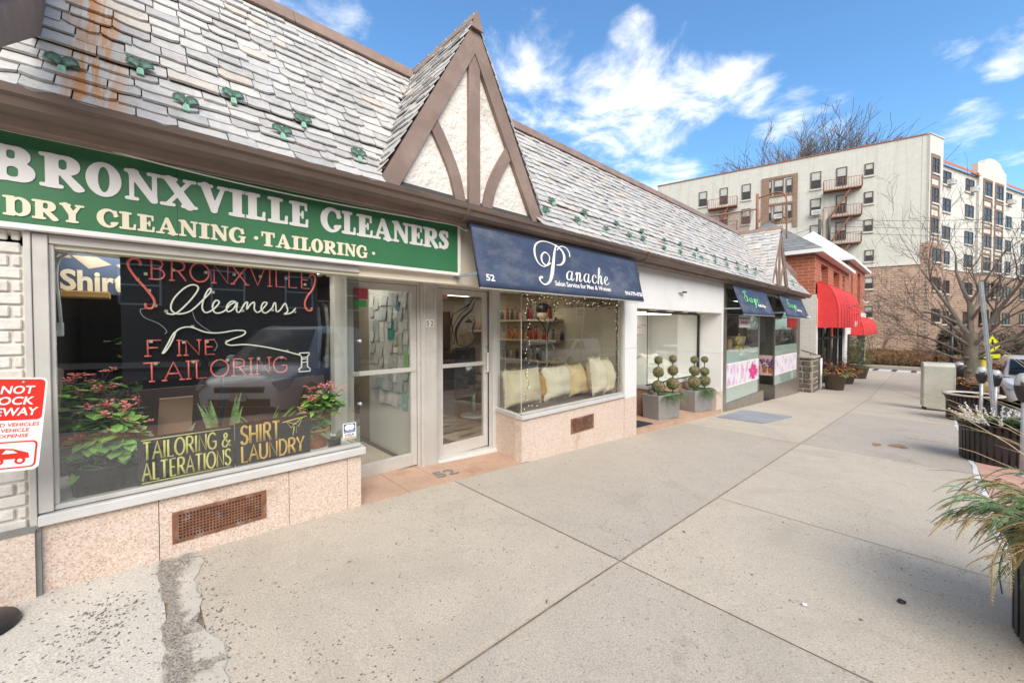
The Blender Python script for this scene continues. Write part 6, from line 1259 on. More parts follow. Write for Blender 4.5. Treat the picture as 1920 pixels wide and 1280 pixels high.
b = MB(); b.box(-3.56,-3.55,17.35,17.75,1.45,1.80); single('red_notice', b, mat('orange_red_notice',(0.55,0.08,0.03),.6), (-3.55,17.5,1.45), 'orange red notice in the window below the far navy awning', 'notice')
# ------------------------------------------------------------------ street things
def frond(mb, p, d, L, w, R, n=15, mi=0, droop=.35):
    """a conifer spray: a stem with two rows of thin needles"""
    p = Vector(p); d = Vector(d).normalized(); sd = d.cross(Vector((0,0,1)))
    sd = sd.normalized() if sd.length > .1 else Vector((1,0,0))
    pts = [p + d*L*t - Vector((0,0,droop*L*t*t)) for t in (0,.25,.5,.75,1)]; mb.tube(pts, [.0035,.003,.0025,.002,.001], 3, mi)
    for k in range(n):
        t = .12+.85*k/n; c = pts[0].lerp(pts[-1], t); c = p + d*L*t - Vector((0,0,droop*L*t*t)); ln = w*(1-.75*t**1.6)*R.uniform(.75,1.15)
        for s in (-1, 1):
            q = (d*.8 + sd*s*.9 + Vector((0,0,R.uniform(-.3,.15)))).normalized(); mb.leaf(c, q, ln, ln*.10+.003, bend=.25, mi=mi)
M['conifer'] = mat('conifer_green', (0.105,0.175,0.06), .6, .35, 30); M['conifer_dry'] = mat('browned_conifer', (0.38,0.27,0.11), .7, .35, 30); M['conifer_pale'] = mat('silvery_conifer', (0.22,0.33,0.15), .6, .3, 30)
M['twig'] = mat('brown_twigs', (0.26,0.16,0.10), .9, .35, 50); M['moss'] = mat('topiary_green', (0.16,0.27,0.10), .8, .4, 40)
M['planter_grey'] = mat('grey_stone_planter', (0.255,0.245,0.235), .7, .1, 4, fine=90, dirt=(0.36,0.34,0.32), dirt_amt=.4, dscale=3)
M['straw'] = mat('dry_straw', (0.55,0.42,0.24), .8, .2, 20); M['white_berry'] = mat('white_painted_twigs', (0.74,0.72,0.68), .7, .06, 20)
def topiary_planter(px, py, ang, LX, LY, balls, label, seed):
    R = random.Random(seed); ca, sa = math.cos(ang), math.sin(ang); z0 = gz(py)+.092; h = .50; s0, s1 = .93, 1.0
    root = empty('stone_planter', (px,py,z0), label, 'planter')
    def q(u, v, z): return (px+u*LX*ca-v*LY*sa, py+u*LX*sa+v*LY*ca, z0+z)
    b = MB(); c4 = ((-1,-1),(1,-1),(1,1),(-1,1))
    rings = [[q(a*s0,b_*s0,0) for a, b_ in c4],[q(a*s1,b_*s1,h) for a, b_ in c4],[q(a*(s1-.10),b_*(s1-.17),h) for a, b_ in c4],[q(a*(s1-.11),b_*(s1-.19),h-.06) for a, b_ in c4]]
    b.add([p for r in rings for p in r], [(3,2,1,0)]+[(4*k+i,4*k+(i+1)%4,4*k+4+(i+1)%4,4*k+4+i) for k in range(3) for i in range(4)]+[(12,13,14,15)])
    b.build('planter_box', M['planter_grey'], root, .008)
    for k, (bx, by, zs) in enumerate(balls):
        t = empty('topiary', (bx,by,z0+h-.06), ['twiggy ball topiary at the back left of a grey stone planter'][0] if False else None)
        tag(t, TOP[seed][k], 'topiary', 'ball topiaries in the stone planters')
        st = MB(); st.tube([(bx,by,z0+h-.06),(bx+.01,by,zs[2][0]),(bx-.006,by,zs[1][0]),(bx,by,zs[0][0])],.012,6); st.build('stem', M['stem'], t)
        for z, r in zs:
            bl = MB(); bl.ball((bx,by,z),r*.86,14,10,jit=.04)
            for i in range(420):
                th = math.acos(R.uniform(-1,1)); an = R.uniform(0,2*PI); n_ = Vector((math.sin(th)*math.cos(an),math.sin(th)*math.sin(an),math.cos(th))); d = (n_.orthogonal().normalized()*math.cos(i)+n_.cross(n_.orthogonal().normalized())*math.sin(i)+n_*.45)
                bl.leaf(Vector((bx,by,z))+n_*r*.84, d, r*R.uniform(.18,.34), r*.13, bend=.4, mi=R.choice([0,1,1,1,1,1]))
            bl.build('leaf_ball', [M['twig'], M['moss']], t)
    for i in range(90):
        a = R.uniform(-1.5,1.5); fd = Vector((math.cos(a), math.sin(a), R.uniform(.0,.6)))
        if i == 0: cf = empty('conifer_sprays', (px,py,z0+h-.05)); tag(cf, 'conifer sprays spilling over the front of ' + ('the nearer' if seed == 1 else 'the farther') + ' grey stone planter', 'greenery'); m = MB()
        o_ = Vector((px+.08,py+.10,z0+h-.02))+Vector((R.uniform(-.12,.10),R.uniform(-.30,.34),0)); frond(m, o_, fd, R.uniform(.16,.36), .075, R, 16, R.choice([0,0,1,1]), R.uniform(.5,1.1))
    m.build('sprays', [M['conifer'], M['conifer_pale']], cf)
TOP = {1: ['three ball topiary at the left of the nearer grey stone planter','three ball topiary at the right of the nearer grey stone planter'], 2: ['three ball topiary at the left of the farther grey stone planter','small three ball topiary at the right of the farther grey stone planter']}
topiary_planter(-3.79,7.82,math.radians(81.4),.37,.20,[(-3.76,7.62,[(.88,.088),(.64,.116),(.35,.14)]),(-3.66,8.05,[(.89,.085),(.65,.112),(.38,.135)])],'rectangular grey stone planter nearest the white pilaster',1)
topiary_planter(-3.77,9.53,math.radians(81.4),.38,.20,[(-3.75,9.36,[(.79,.094),(.54,.12),(.27,.15)]),(-3.66,9.72,[(.78,.085),(.50,.112),(.28,.138)])],'rectangular grey stone planter farther along the white recess',2)

def slat_planter(cx, cy, r, h, label, n=40):
    z0 = gz(cy); root = empty('slatted_planter', (cx,cy,z0), label, 'planter')
    b = MB(); b.lathe([(r*.93,.02),(r*.96,.02),(r*.96,.075),(r*.93,.075),(r*.93,.02)],(cx,cy,z0),40); b.build('bottom_ring', M['dark_iron'], root)
    b = MB(); b.lathe([(r*1.10,h-.015),(r*1.13,h-.015),(r*1.13,h+.012),(r*1.10,h+.012),(r*1.10,h-.015)],(cx,cy,z0),40); b.build('top_ring', M['dark_iron'], root)
    b = MB(); b.lathe([(r*.94,h*.78),(r*.955,h*.78),(r*.955,h*.83),(r*.94,h*.83),(r*.94,h*.78)],(cx,cy,z0),40); b.build('middle_ring', M['dark_iron'], root)
    sl_ = MB(); w = .022
    for k in range(n):
        a = 2*PI*k/n; ca, sa = math.cos(a), math.sin(a); P = [(r*.965,.03),(r*.972,h*.5),(r*.985,h*.80),(r*1.03,h*.92),(r*1.10,h)]
        for (r0, z0_), (r1, z1_) in zip(P[:-1], P[1:]):
            A = lambda rr, zz_, s, t: (cx+(rr+t)*ca-s*sa, cy+(rr+t)*sa+s*ca, z0+zz_)
            sl_.add([A(r0,z0_,-w,0),A(r0,z0_,w,0),A(r1,z1_,w,0),A(r1,z1_,-w,0),A(r0,z0_,-w,.008),A(r0,z0_,w,.008),A(r1,z1_,w,.008),A(r1,z1_,-w,.008)],[(0,1,2,3),(7,6,5,4),(0,4,5,1),(2,6,7,3),(0,3,7,4),(1,5,6,2)])
    sl_.build('slats', M['dark_iron'], root)
    b = MB(); b.lathe([(0,.03),(r*.86,.03),(r*.90,h*.93),(r*.86,h*.93),(r*.85,h*.86),(0,h*.86)],(cx,cy,z0),32); b.build('liner', mat('brown_plastic_liner',(0.15,0.09,0.065),.8,.2,8), root)
    for k in range(3): a = 2*PI*k/3+.4; b = MB(); b.lathe([(.03,-.0),(.03,.03)],(cx+r*.8*math.cos(a),cy+r*.8*math.sin(a),z0),10); b.build('foot', M['dark_iron'], root)
    return root
slat_planter(.76,9.45,.44,.60,'black slatted iron planter of white twigs and greenery by the sign post')
pb = slat_planter(.74,15.25,.46,.64,'empty black slatted iron planter with a pale rim beyond the white twig one'); b = MB(); b.lathe([(.40,.655),(.535,.655),(.535,.685),(.40,.685),(.40,.655)],(.74,15.25,gz(15.25)),36); b.build('stone_rim', mat('speckled_stone_rim',(0.58,0.50,0.41),.8,.25,40), pb)
slat_planter(.80,3.56,.47,.60,'black slatted iron planter of drooping conifer sprays at the right edge')
slat_planter(.78,20.4,.40,.60,'black slatted iron planter of rusty foliage beside the bare tree')
# greenery in the planters
R = random.Random(31)
cz = gz(3.56)+.60; e = empty('conifer_sprays', (.80,3.56,cz-.08), 'drooping green and brown conifer sprays hanging from the nearest iron planter', 'greenery'); m = MB()
for i in range(125):
    a = R.uniform(PI*.5,PI*1.55) if i < 72 else R.uniform(0,2*PI); d = Vector((math.cos(a), math.sin(a), R.uniform(.05,1.1))).normalized(); o_ = Vector((.80+R.uniform(.05,.42)*math.cos(a), 3.56+R.uniform(.05,.42)*math.sin(a), cz+.03)); L = R.uniform(.24,.50); dr = R.uniform(.15,.65); mi = R.choice([0,0,0,1,1,2])
    P = lambda t: o_ + d*L*t - Vector((0,0,dr*L*t*t)); m.tube([P(t) for t in (0,.25,.5,.75,1)], [.005,.004,.003,.002,.001], 4, 3)
    for k in range(9):
        t = .25+.75*k/8; tg = (P(min(1,t+.05))-P(t-.05)).normalized(); sd = tg.cross(Vector((0,0,1))); sd = sd.normalized() if sd.length > .1 else Vector((1,0,0)); sg = 1 if k % 2 else -1
        frond(m, P(t), tg*.9+sd*sg*R.uniform(.3,.9)+Vector((0,0,R.uniform(-.35,.2))), R.uniform(.10,.17), .028, R, 15, mi if R.random() < .8 else 1, R.uniform(.2,.9))
m.build('sprays', [M['conifer'], M['conifer_dry'], M['conifer_pale'], M['stem']], e)
m = MB(); m.tube(cat_rom([(.62,3.55,cz-.02),(.36,3.66,.36),(.30,3.68,.15),(.31,3.68,-.02)],5),.004,4); single('hanging_twig', m, M['stem'], (.62,3.55,-.02), 'thin dark twig dangling from the nearest conifer planter', 'twig')
e = empty('ornamental_grass', (.95,3.75,cz-.1), 'long dry straw grass stems arching up from the nearest iron planter', 'grass plant'); m = MB()
for i in range(30):
    a = R.uniform(1.3,2.5); d = Vector((math.cos(a), math.sin(a), R.uniform(.45,1.2))); L = R.uniform(.7,1.55); p = Vector((.95+R.uniform(-.2,.2),3.72+R.uniform(-.1,.2),cz-.06)); pts = [p+d*L*t-Vector((0,0,.45*L*t*t)) for t in (0,.2,.4,.6,.8,1)]; m.tube(pts,[.0035,.0032,.003,.0025,.002,.001],4)
m.build('stems', M['straw'], e)
cz = gz(9.45)+.58; e = empty('winter_arrangement', (.76,9.45,cz-.08), 'winter arrangement of white twigs, straw and green conifer in an iron planter', 'arrangement')
m = MB()
for i in range(24): a = R.uniform(0,6.3); frond(m, (.74+R.uniform(-.12,.12),9.5+R.uniform(-.12,.12),cz-.05), (math.cos(a)*.9,math.sin(a)*.9,R.uniform(.4,1.2)), R.uniform(.25,.42), .11, R, 16, 0, .3)
m.build('conifer', M['conifer'], e); m = MB()
for i in range(60):
    a = R.uniform(0,6.3); p = Vector((.76+.25*math.cos(a),9.45+.25*math.sin(a),cz-.06)); d = Vector((math.cos(a)*R.uniform(.3,1.2),math.sin(a)*R.uniform(.3,1.2),R.uniform(.4,1.1))).normalized(); L = R.uniform(.2,.38); m.tube([p,p+d*L],[.004,.002],3)
    for k in range(9): m.ball(p+d*L*(.35+.65*k/9)+Vector((R.uniform(-.02,.02),R.uniform(-.02,.02),R.uniform(-.015,.015))), R.uniform(.008,.014), 5, 4)
m.build('white_twigs', M['white_berry'], e); m = MB()
for i in range(50): a = R.uniform(2.2,4.6); p = Vector((.66+R.uniform(-.2,.1),9.45+R.uniform(-.25,.2),cz-.05)); d = Vector((math.cos(a),math.sin(a)*.6,R.uniform(.35,.9))); L = R.uniform(.2,.42); m.tube([p,p+d*L*.6,p+d*L-Vector((0,0,.05))],[.003,.004,.001],3)
m.build('straw', M['straw'], e)
cz = gz(20.4)+.56; e = empty('rusty_foliage', (.78,20.4,cz-.06), 'rust orange winter foliage in the iron planter by the tree', 'foliage'); m = MB()
for i in range(240): a = R.uniform(0,6.3); r = .42*R.random()**.5; m.leaf((.78+r*math.cos(a),20.4+r*math.sin(a),cz+R.uniform(-.05,.28)),(math.cos(a),math.sin(a),R.uniform(0,1)),.10,.06,bend=.3,mi=R.choice([0,0,1]))
m.build('leaves', [mat('rust_leaf',(0.30,0.10,0.03),.8,.4,12), M['conifer_dry']], e)

# cabinet
cab = empty('metal_cabinet', (.2,17.2,gz(17.2)), 'pale weathered sheet metal cabinet standing on the pavement before the tree', 'cabinet'); dx = Vector((1,.12,0)).normalized(); dy = Vector((-dx.y,dx.x,0)); o_ = Vector((-.14,16.95,gz(16.95)))
M['cab'] = mat('weathered_zinc', (0.52,0.51,0.44), .5, .14, 2.2, metal=.25, dirt=(0.30,0.27,0.19), dirt_amt=.6, dscale=1.6)
b = MB(); prof = [(0,.09),(0,1.30),(.03,1.37),(.10,1.40),(.44,1.40),(.50,1.36),(.52,1.30),(.52,.09)]
b.prism(prof, lambda u, v, w: tuple(o_+dy*u*1.0+Vector((0,0,v))+dx*w), .64); b.build('shell', M['cab'], cab, .008)
b = MB()
for w in (.012,.62):
    b.prism([(-.012,.12),(-.012,1.29),(0,1.29),(0,.12)], lambda u, v, t, w=w: tuple(o_+dy*u+Vector((0,0,v))+dx*(w+t-.012+.02)), .022)
b.build('edge_strip', M['cab'], cab)
for w, u in ((.03,.05),(.56,.05),(.03,.45),(.56,.45)): b = MB(); b.obox(o_+dx*w+dy*u+Vector((0,0,-.03)), dx*.05, dy*.05, (0,0,.13)); b.build('foot', M['black'], cab)

# sign post, meters, bollards, crossing sign
def perforated(base, top, label):
    root = empty('sign_post', base, label, 'post'); a, t = Vector(base), Vector(top); d = (t-a).normalized(); sd = Vector((.69,.72,0)); nr = sd.cross(d).normalized(); b = MB()
    w = .023; 
    for q in ((-w,0),): b.obox(a-sd*w, sd*2*w, nr*.006, t-a); b.obox(a-sd*w-nr*.03, sd*.006, nr*.03, t-a); b.obox(a+sd*(w-.006)-nr*.03, sd*.006, nr*.03, t-a)
    b.build('channel', M['galv'], root); h = MB(); L = (t-a).length; k = 0
    while .05+k*.026 < L: c = a+d*(.05+k*.026)+nr*.0066; h.add([c+sd*.0065*math.cos(q*PI/3)+d*.0065*math.sin(q*PI/3) for q in range(6)],[tuple(range(6))]); k += 1
    h.build('punched_holes', M['black'], root)
perforated((.80,10.36,gz(10.36)),(.57,10.33,2.30),'tall galvanised perforated sign post leaning beside the white twig planter')
def meter(x, y, label, h=1.42, yaw=0.0):
    z0 = gz(y); root = empty('parking_meter', (x,y,z0), label, 'parking meter'); b = MB(); b.tube([(x,y,z0),(x,y,z0+h-.40)],.033,14,smooth=True); b.lathe([(.06,0),(.055,.02),(.035,.04)],(x,y,z0),16); b.build('pole', M['galv'], root)
    b = MB(); z1 = z0+h-.42; b.lathe([(0,0),(.05,.0),(.075,.06),(.095,.14),(.10,.20),(.098,.215)],(x,y,z1),18,sy=.8); b.build('housing', M['dark_iron'], root)
    b = MB(); b.lathe([(.098,.215),(.096,.28),(.08,.34),(.05,.375),(0,.385)],(x,y,z1),18,sy=.8); b.build('dome', mat('meter_dome',(0.50,0.52,0.54),.25,.1,5,metal=.3), root)
    b = MB(); b.prism([(-.05,.22),(.05,.22),(.045,.30),(-.045,.30)], lambda u, v, w: (x+u, y-.085+.4*(v-.22)-w, z1+v), .004); b.build('display', M['gloss_black'], root)
meter(.87,8.55,'parking meter with black body and grey dome, nearest at the right edge')
meter(.83,14.42,'far parking meter left of the perforated sign post, beyond the planter'); meter(1.06,14.66,'far parking meter behind the perforated sign post',1.36)
b = MB(); e = empty('traffic_drum', (1.10,15.9,gz(15.9)), 'orange and white striped traffic marker tube by the kerb', 'traffic marker'); M['orange'] = mat('faded_orange',(0.60,0.29,0.17),.6,.1,6)
for k in range(7): c = MB(); z = gz(15.9)+.06+k*.155; c.lathe([(.125-.003*k,0),(.123-.003*k,.154)],(1.10,15.9,z),20); c.build('band', M['orange'] if k % 2 == 0 else M['white'], e)
c = MB(); c.lathe([(.2,0),(.2,.05),(.13,.06)],(1.10,15.9,gz(15.9)),20); c.build('base', M['black'], e)
c = MB(); c.lathe([(.104,1.145),(.07,1.19),(0,1.195)],(1.10,15.9,gz(15.9)),20); c.build('cap', M['white'], e)
b = MB(); b.tube([(1.28,21.6,gz(21.6)),(1.28,21.6,.32)],.07,12); b.lathe([(.07,0),(.05,.04),(0,.06)],(1.28,21.6,.32),12); single('bollard', b, mat('yellow_bollard_paint',(0.55,0.42,0.05),.5,.1,5), (1.28,21.6,gz(21.6)), 'yellow bollard just right of the tree trunk', 'bollard')
ys_ = empty('crossing_sign', (2.03,30.0,-1.2), 'yellow diamond pedestrian crossing sign with a plate below', 'traffic sign'); M['lime_yellow'] = mat('fluorescent_yellow',(0.72,0.72,0.03),.5,.04,3)
sd = Vector((.69,.72,0)); nr = Vector((.72,-.69,0)); cc = Vector((2.03,30.0,.68))
fq = lambda u, v, w: tuple(cc+sd*u+Vector((0,0,v))+nr*w)
b = MB(); b.prism([(0,-.42),(.42,0),(0,.42),(-.42,0)], fq, .012); b.build('diamond_plate', M['lime_yellow'], ys_); b = MB(); b.prism([(-.40,-.66),(.40,-.66),(.40,-.45),(-.40,-.45)], fq, .012); b.build('lower_plate', M['lime_yellow'], ys_)
b = MB(); fq2 = lambda u, v, w: fq(u, v, .013+w); b.prism([(.05*math.cos(k*PI/6),.20+.05*math.sin(k*PI/6)) for k in range(12)], fq2, .004)
for pl_ in ([(-.05,.14),(.05,.14),(.06,-.04),(-.04,-.04)],[(-.04,-.04),(.01,-.04),(-.07,-.25),(-.12,-.24)],[(.02,-.04),(.06,-.04),(.14,-.24),(.09,-.26)],[(.05,.12),(.15,.0),(.12,-.02),(.03,.08)],[(-.05,.12),(-.15,.0),(-.12,-.02),(-.03,.08)],[(-.22,-.585),(.05,-.585),(.05,-.62),(-.22,-.545)]): b.prism(pl_, fq2, .004)
b.build('symbol', M['black'], ys_); b = MB(); b.tube([(2.03,30.03,-1.2),(2.03,30.03,1.0)],.03,8); b.build('pole', M['galv'], ys_)
lp = empty('lamp_post', (.72,30.0,-1.2), 'slim black lamp post partly hidden by the bare tree', 'lamp post'); b = MB(); b.tube([(.72,30,-1.2),(.72,30,1.5)],.075,10); b.lathe([(.16,0),(.13,.5),(.08,.6)],(.72,30,-1.2),12); b.build('pole', M['black'], lp); b = MB(); b.lathe([(.05,0),(.16,.12),(.20,.45),(.10,.62),(.0,.68)],(.72,30,1.5),14); b.build('lantern', M['black'], lp)
b = MB(); b.lathe([(.22,0),(.24,.8),(.22,.86)],(.88,27,-1.13),16); e = empty('litter_bin', (.88,27,-1.13), 'black litter bin with a pale domed lid beyond the cabinet', 'litter bin'); b.build('body', M['black'], e); b = MB(); b.lathe([(.24,.86),(.2,1.02),(.0,1.1)],(.88,27,-1.13),16); b.build('lid', M['galv'], e)
# rusty leaf stains and scraps on the pavement
sb = MB(); blob(sb,-.36,9.45,.10,.24,.0025,3); blob(sb,-.62,9.25,.05,.2,.003,8); tag(sb.build('leaf_stain', mat('wet_leaf_stain',(0.30,0.19,0.11),.9,.3,9)), kind='structure')
for x, y, lb in ((-.10,3.42,'small black scrap lying on the pavement near the conifer planter'),(-.5,2.9,'tiny white scrap on the pavement by the crack')):
    b = MB(); b.ball((x,y,gz(y)+.012),.022 if 'black' in lb else .014,7,5,sz=.5,jit=.25); single('scrap', b, M['black'] if 'black' in lb else M['white'], (x,y,gz(y)), lb, 'scrap')
R = random.Random(77)
lm = MB()
for i in range(55): x, y = R.uniform(-3.3,.3), R.uniform(.8,24); a = R.uniform(0,6.3); lm.leaf((x,y,gz(y)+.006),(math.cos(a),math.sin(a),.05),R.uniform(.02,.05),R.uniform(.01,.02),bend=.1)
tag(lm.build('fallen_leaves', M['twig']), 'scattered dry leaf fragments on the pavement', 'leaf litter', kind='stuff')

# ------------------------------------------------------------------ cars
CARG = glass('car_glass', (0.12,0.13,0.13), 1.28)
M['plate'] = mat('number_plate', (0.6,0.58,0.5), .5); M['lamp_clear'] = mat('headlamp_glass', (0.45,0.47,0.5), .15, .1, 9, metal=.4); M['lamp_red'] = mat('tail_lamp', (0.45,0.02,0.02), .2)
def paint(name, c): 
    m = mat(name, c, .3, .02, 1); m.node_tree.nodes['Principled BSDF'].inputs['Coat Weight'].default_value = .6; return m
def car(x, y, z, yaw, col, label, kind='sedan'):
    """nose along local -Y"""
    van = kind == 'van'; suv = kind == 'suv'; Lh = 2.45 if van else 2.25; Wd = .95 if van else .9; H = 1.82 if van else 1.66 if suv else 1.45
    root = empty('parked_'+('van' if van else 'car'), (x,y,z), label, 'van' if van else 'car'); ca, sa = math.cos(yaw), math.sin(yaw)
    T = lambda u, v, w: (x+u*ca-v*sa, y+u*sa+v*ca, z+w)
    belt = 1.02 if van or suv else .92
    st = [(-Lh,.30,.62,.72),(-Lh+.06,.22,.74,.84),(-Lh+.35,.20,.84,.92),(-Lh+.85,.20,.93 if not van else .98,.99),(-Lh+1.15,.2,belt-.02,1),(0,.2,belt,1),(Lh-.6,.2,belt+.02,.99),(Lh-.08,.24,belt-.02,.93),(Lh,.34,belt-.12,.86)]
    b = MB(); rings = []
    for v, zl, zh, k in st:
        w_ = Wd*k; zm = zl+(zh-zl)*.55; rings.append([T(-w_*.93,v,zl),T(-w_,v,zm),T(-w_*.97,v,zh-.03),T(-w_*.86,v,zh),T(0,v,zh+.035*(v < -Lh+1.2)),T(w_*.86,v,zh),T(w_*.97,v,zh-.03),T(w_,v,zm),T(w_*.93,v,zl)])
    n = 9; b.add([p for r in rings for p in r], [(i*n+k,i*n+k+1,(i+1)*n+k+1,(i+1)*n+k) for i in range(len(st)-1) for k in range(n-1)]+[tuple(range(n))[::-1],tuple((len(st)-1)*n+k for k in range(n))], 0, True); b.build('body', col, root)
    g0, g1 = (-Lh+.95,-Lh+1.75), (Lh-.15,Lh-.03) if van or suv else (Lh-1.0,Lh-.45)
    gs_ = [(g0[0],belt-.04,.88,belt-.03),(g0[1],belt-.04,.74,H-.08),(g0[1]+.4,belt-.04,.73,H),(g1[0]-.6,belt-.04,.73,H-.01),(g1[0]-.05,belt-.04,.76,H-.10),(g1[1]+.02,belt-.04,.84,belt)]
    b = MB(); rr_ = []
    for v, zl, kw, zh in gs_: rr_.append([T(-Wd*.93,v,zl),T(-Wd*kw*1.02,v,max(zl+.005,zh-.09)),T(-Wd*kw*.9,v,zh),T(Wd*kw*.9,v,zh),T(Wd*kw*1.02,v,max(zl+.005,zh-.09)),T(Wd*.93,v,zl)])
    n = 6; b.add([p for r in rr_ for p in r], [(i*n+k,i*n+k+1,(i+1)*n+k+1,(i+1)*n+k) for i in range(len(gs_)-1) for k in range(n-1)], 0, True); b.build('roof', col, root)
    q = MB()   # windscreen, rear and side windows a little proud of the shell
    A, B = gs_[0], gs_[1]; q.add([T(-Wd*.80,A[0]+.02,belt+.03),T(Wd*.80,A[0]+.02,belt+.03),T(Wd*.70,B[0]-.06,H-.10),T(-Wd*.70,B[0]-.06,H-.10)],[(0,1,2,3)]); q.v = [(v[0]+sa*.03, v[1]-ca*.03, v[2]+.03) for v in q.v]; q.build('windscreen', CARG, root)
    for sg in (-1,1):
        q = MB(); va = g0[0]+.55; vb = g1[0]-.2 if not van else 0.25
        q.add([T(sg*(Wd*.945),va-.25,belt+.03),T(sg*(Wd*.945),vb,belt+.03),T(sg*(Wd*.795),vb-.1,H-.16),T(sg*(Wd*.795),g0[1]+.12,H-.16)],[(0,1,2,3) if sg < 0 else (3,2,1,0)]); q.build('side_window', CARG, root)
        p = MB(); p.box(-.01,.01,-.01,.01,-.01,.01); p = MB(); c = T(sg*(Wd+.10),g0[0]+.45,belt+.08); p.ball(c,.11,10,8,sz=.8); p.build('wing_mirror', col, root)
        p = MB(); cn = [T(sg*Wd*.80,-Lh+.02,.62),T(sg*Wd*.90,-Lh+.16,.66),T(sg*Wd*.93,-Lh+.34,.82),T(sg*Wd*.62,-Lh+.05,.74)]; p.add(cn+[(c_[0]+.0,c_[1],c_[2]+.03) for c_ in cn],[(0,1,2,3),(7,6,5,4),(0,4,5,1),(1,5,6,2),(2,6,7,3),(3,7,4,0)]); p.v = [(v[0]+sa*.05+sg*ca*.02, v[1]-ca*.05+sg*sa*.02, v[2]) for v in p.v]; p.build('headlight', M['lamp_clear'], root)
        p = MB(); p.obox(Vector(T(sg*Wd*.80-(.0),Lh-.03,belt-.20)), Vector(T(.12*sg,0,0))-Vector(T(0,0,0)), Vector(T(0,.06,0))-Vector(T(0,0,0)), (0,0,.42 if van or suv else .18)); p.build('tail_light', M['lamp_red'], root)
        for v in (-Lh+.85,Lh-.85):
            w = empty('wheel', T(sg*(Wd-.12),v,.33)); w.parent = root; w.location = Vector(T(sg*(Wd-.12),v,.33))-root.location
            def ring(pr, m, nm):
                k = MB(); k.lathe(pr,(0,0,0),22); o = T(sg*(Wd-.12),v,.33); k.v = [(o[0]+sg*vv[2]*ca-vv[0]*sa, o[1]+sg*vv[2]*sa+vv[0]*ca, o[2]+vv[1]) for vv in k.v]; k.build(nm, m, w)
            ring([(.20,-.10),(.32,-.10),(.335,-.05),(.335,.07),(.32,.13),(.21,.135)], M['rubber'], 'tyre'); ring([(.0,.10),(.06,.12),(.19,.10),(.21,.128)], M['galv'], 'rim')
    p = MB(); p.obox(Vector(T(-Wd*.62,-Lh-.015,.30)), Vector(T(Wd*1.24,0,0))-Vector(T(0,0,0)), Vector(T(0,.06,0))-Vector(T(0,0,0)), (0,0,.16)); p.build('lower_grille', M['black'], root, .02)
    p = MB(); p.obox(Vector(T(-Wd*.50,-Lh-.01,.56)), Vector(T(Wd*1.0,0,0))-Vector(T(0,0,0)), Vector(T(0,.05,0))-Vector(T(0,0,0)), (0,0,.13)); p.build('grille', M['black'], root, .02)
    p = MB(); p.obox(Vector(T(-.15,-Lh-.035,.42)), Vector(T(.30,0,0))-Vector(T(0,0,0)), Vector(T(0,.02,0))-Vector(T(0,0,0)), (0,0,.13)); p.build('number_plate', M['plate'], root)
    return root
WHITE = paint('white_car_paint',(0.72,0.73,0.74)); SILV = paint('silver_car_paint',(0.45,0.47,0.49)); DARK = paint('dark_car_paint',(0.035,0.04,0.05)); GREEN = paint('grey_green_car_paint',(0.10,0.13,0.12))
RZ = lambda y: gz(y)-.13
car(3.75,3.05,RZ(3.0),math.radians(-48),WHITE,'white van parked at the kerb and mirrored in the cleaners window','van')
car(2.62,23.7,RZ(23.5),0,WHITE,'white car with dark grille parked at the kerb beyond the meters','suv')
car(12.1,19.5,RZ(19.5),0,WHITE,'white estate car across the street, mirrored in the salon window','suv')
car(12.1,24.8,RZ(24.8),0,WHITE,'white van across the street behind the white estate car','van')
car(4.0,10.6,RZ(10.3),math.radians(-48),GREEN,'dark green saloon parked at the kerb beside the white van','sedan')
car(12.0,6.0,RZ(6.0),PI,DARK,'dark saloon parked across the street','sedan')
# ------------------------------------------------------------------ the red brick shops beyond
M['red_brick_x'] = brick('red_brick_street', (0.36,0.085,0.042), (0.45,0.125,0.06), (0.42,0.27,0.20), (0,1), .42, .14, .016, tintvar=.22)
M['red_brick_y'] = brick('red_brick_side', (0.36,0.085,0.042), (0.45,0.125,0.06), (0.44,0.30,0.22), (1,0), .42, .14, .016, tintvar=.22)
M['shingle'] = brick('grey_shingles', (0.145,0.15,0.15), (0.22,0.225,0.225), (0.06,0.06,0.06), (.7,.7), .5, .16, .012, tintvar=.3, bmp=.7)
M['white_brick'] = brick('white_painted_brickwork', (0.63,0.60,0.54), (0.67,0.64,0.58), (0.52,0.49,0.43), (1,0), .32, .1, .008, tintvar=.12, bmp=.5)
M['pier_stone'] = mat('dark_field_stone', (0.14,0.115,0.095), .9, .45, 5, bmp=.6, bscale=18, bdist=.02); M['pier_mortar'] = mat('pale_stone_mortar', (0.42,0.38,0.31), .95, .15, 8, bmp=.5)
M['shop_dark'] = mat('dark_shop_frame', (0.02,0.022,0.022), .4, .2, 4); M['sash'] = mat('brown_sash', (0.085,0.062,0.05), .6, .15, 5); M['stone_trim'] = mat('pale_stone_trim', (0.56,0.53,0.47), .85, .1, 6)
PN = mat('far_window_glass', (0.035,0.036,0.038), .18, .3, 2, spec=.35)
rb_ = empty('red_brick_building', (-3.4,26,-1.1), 'bright red brick shop building with narrow windows and hipped grey roof', 'building')
def PB(name, mb, m, par=None, bev=0): return mb.build(name, M[m] if isinstance(m, str) else m, par or rb_, bev)
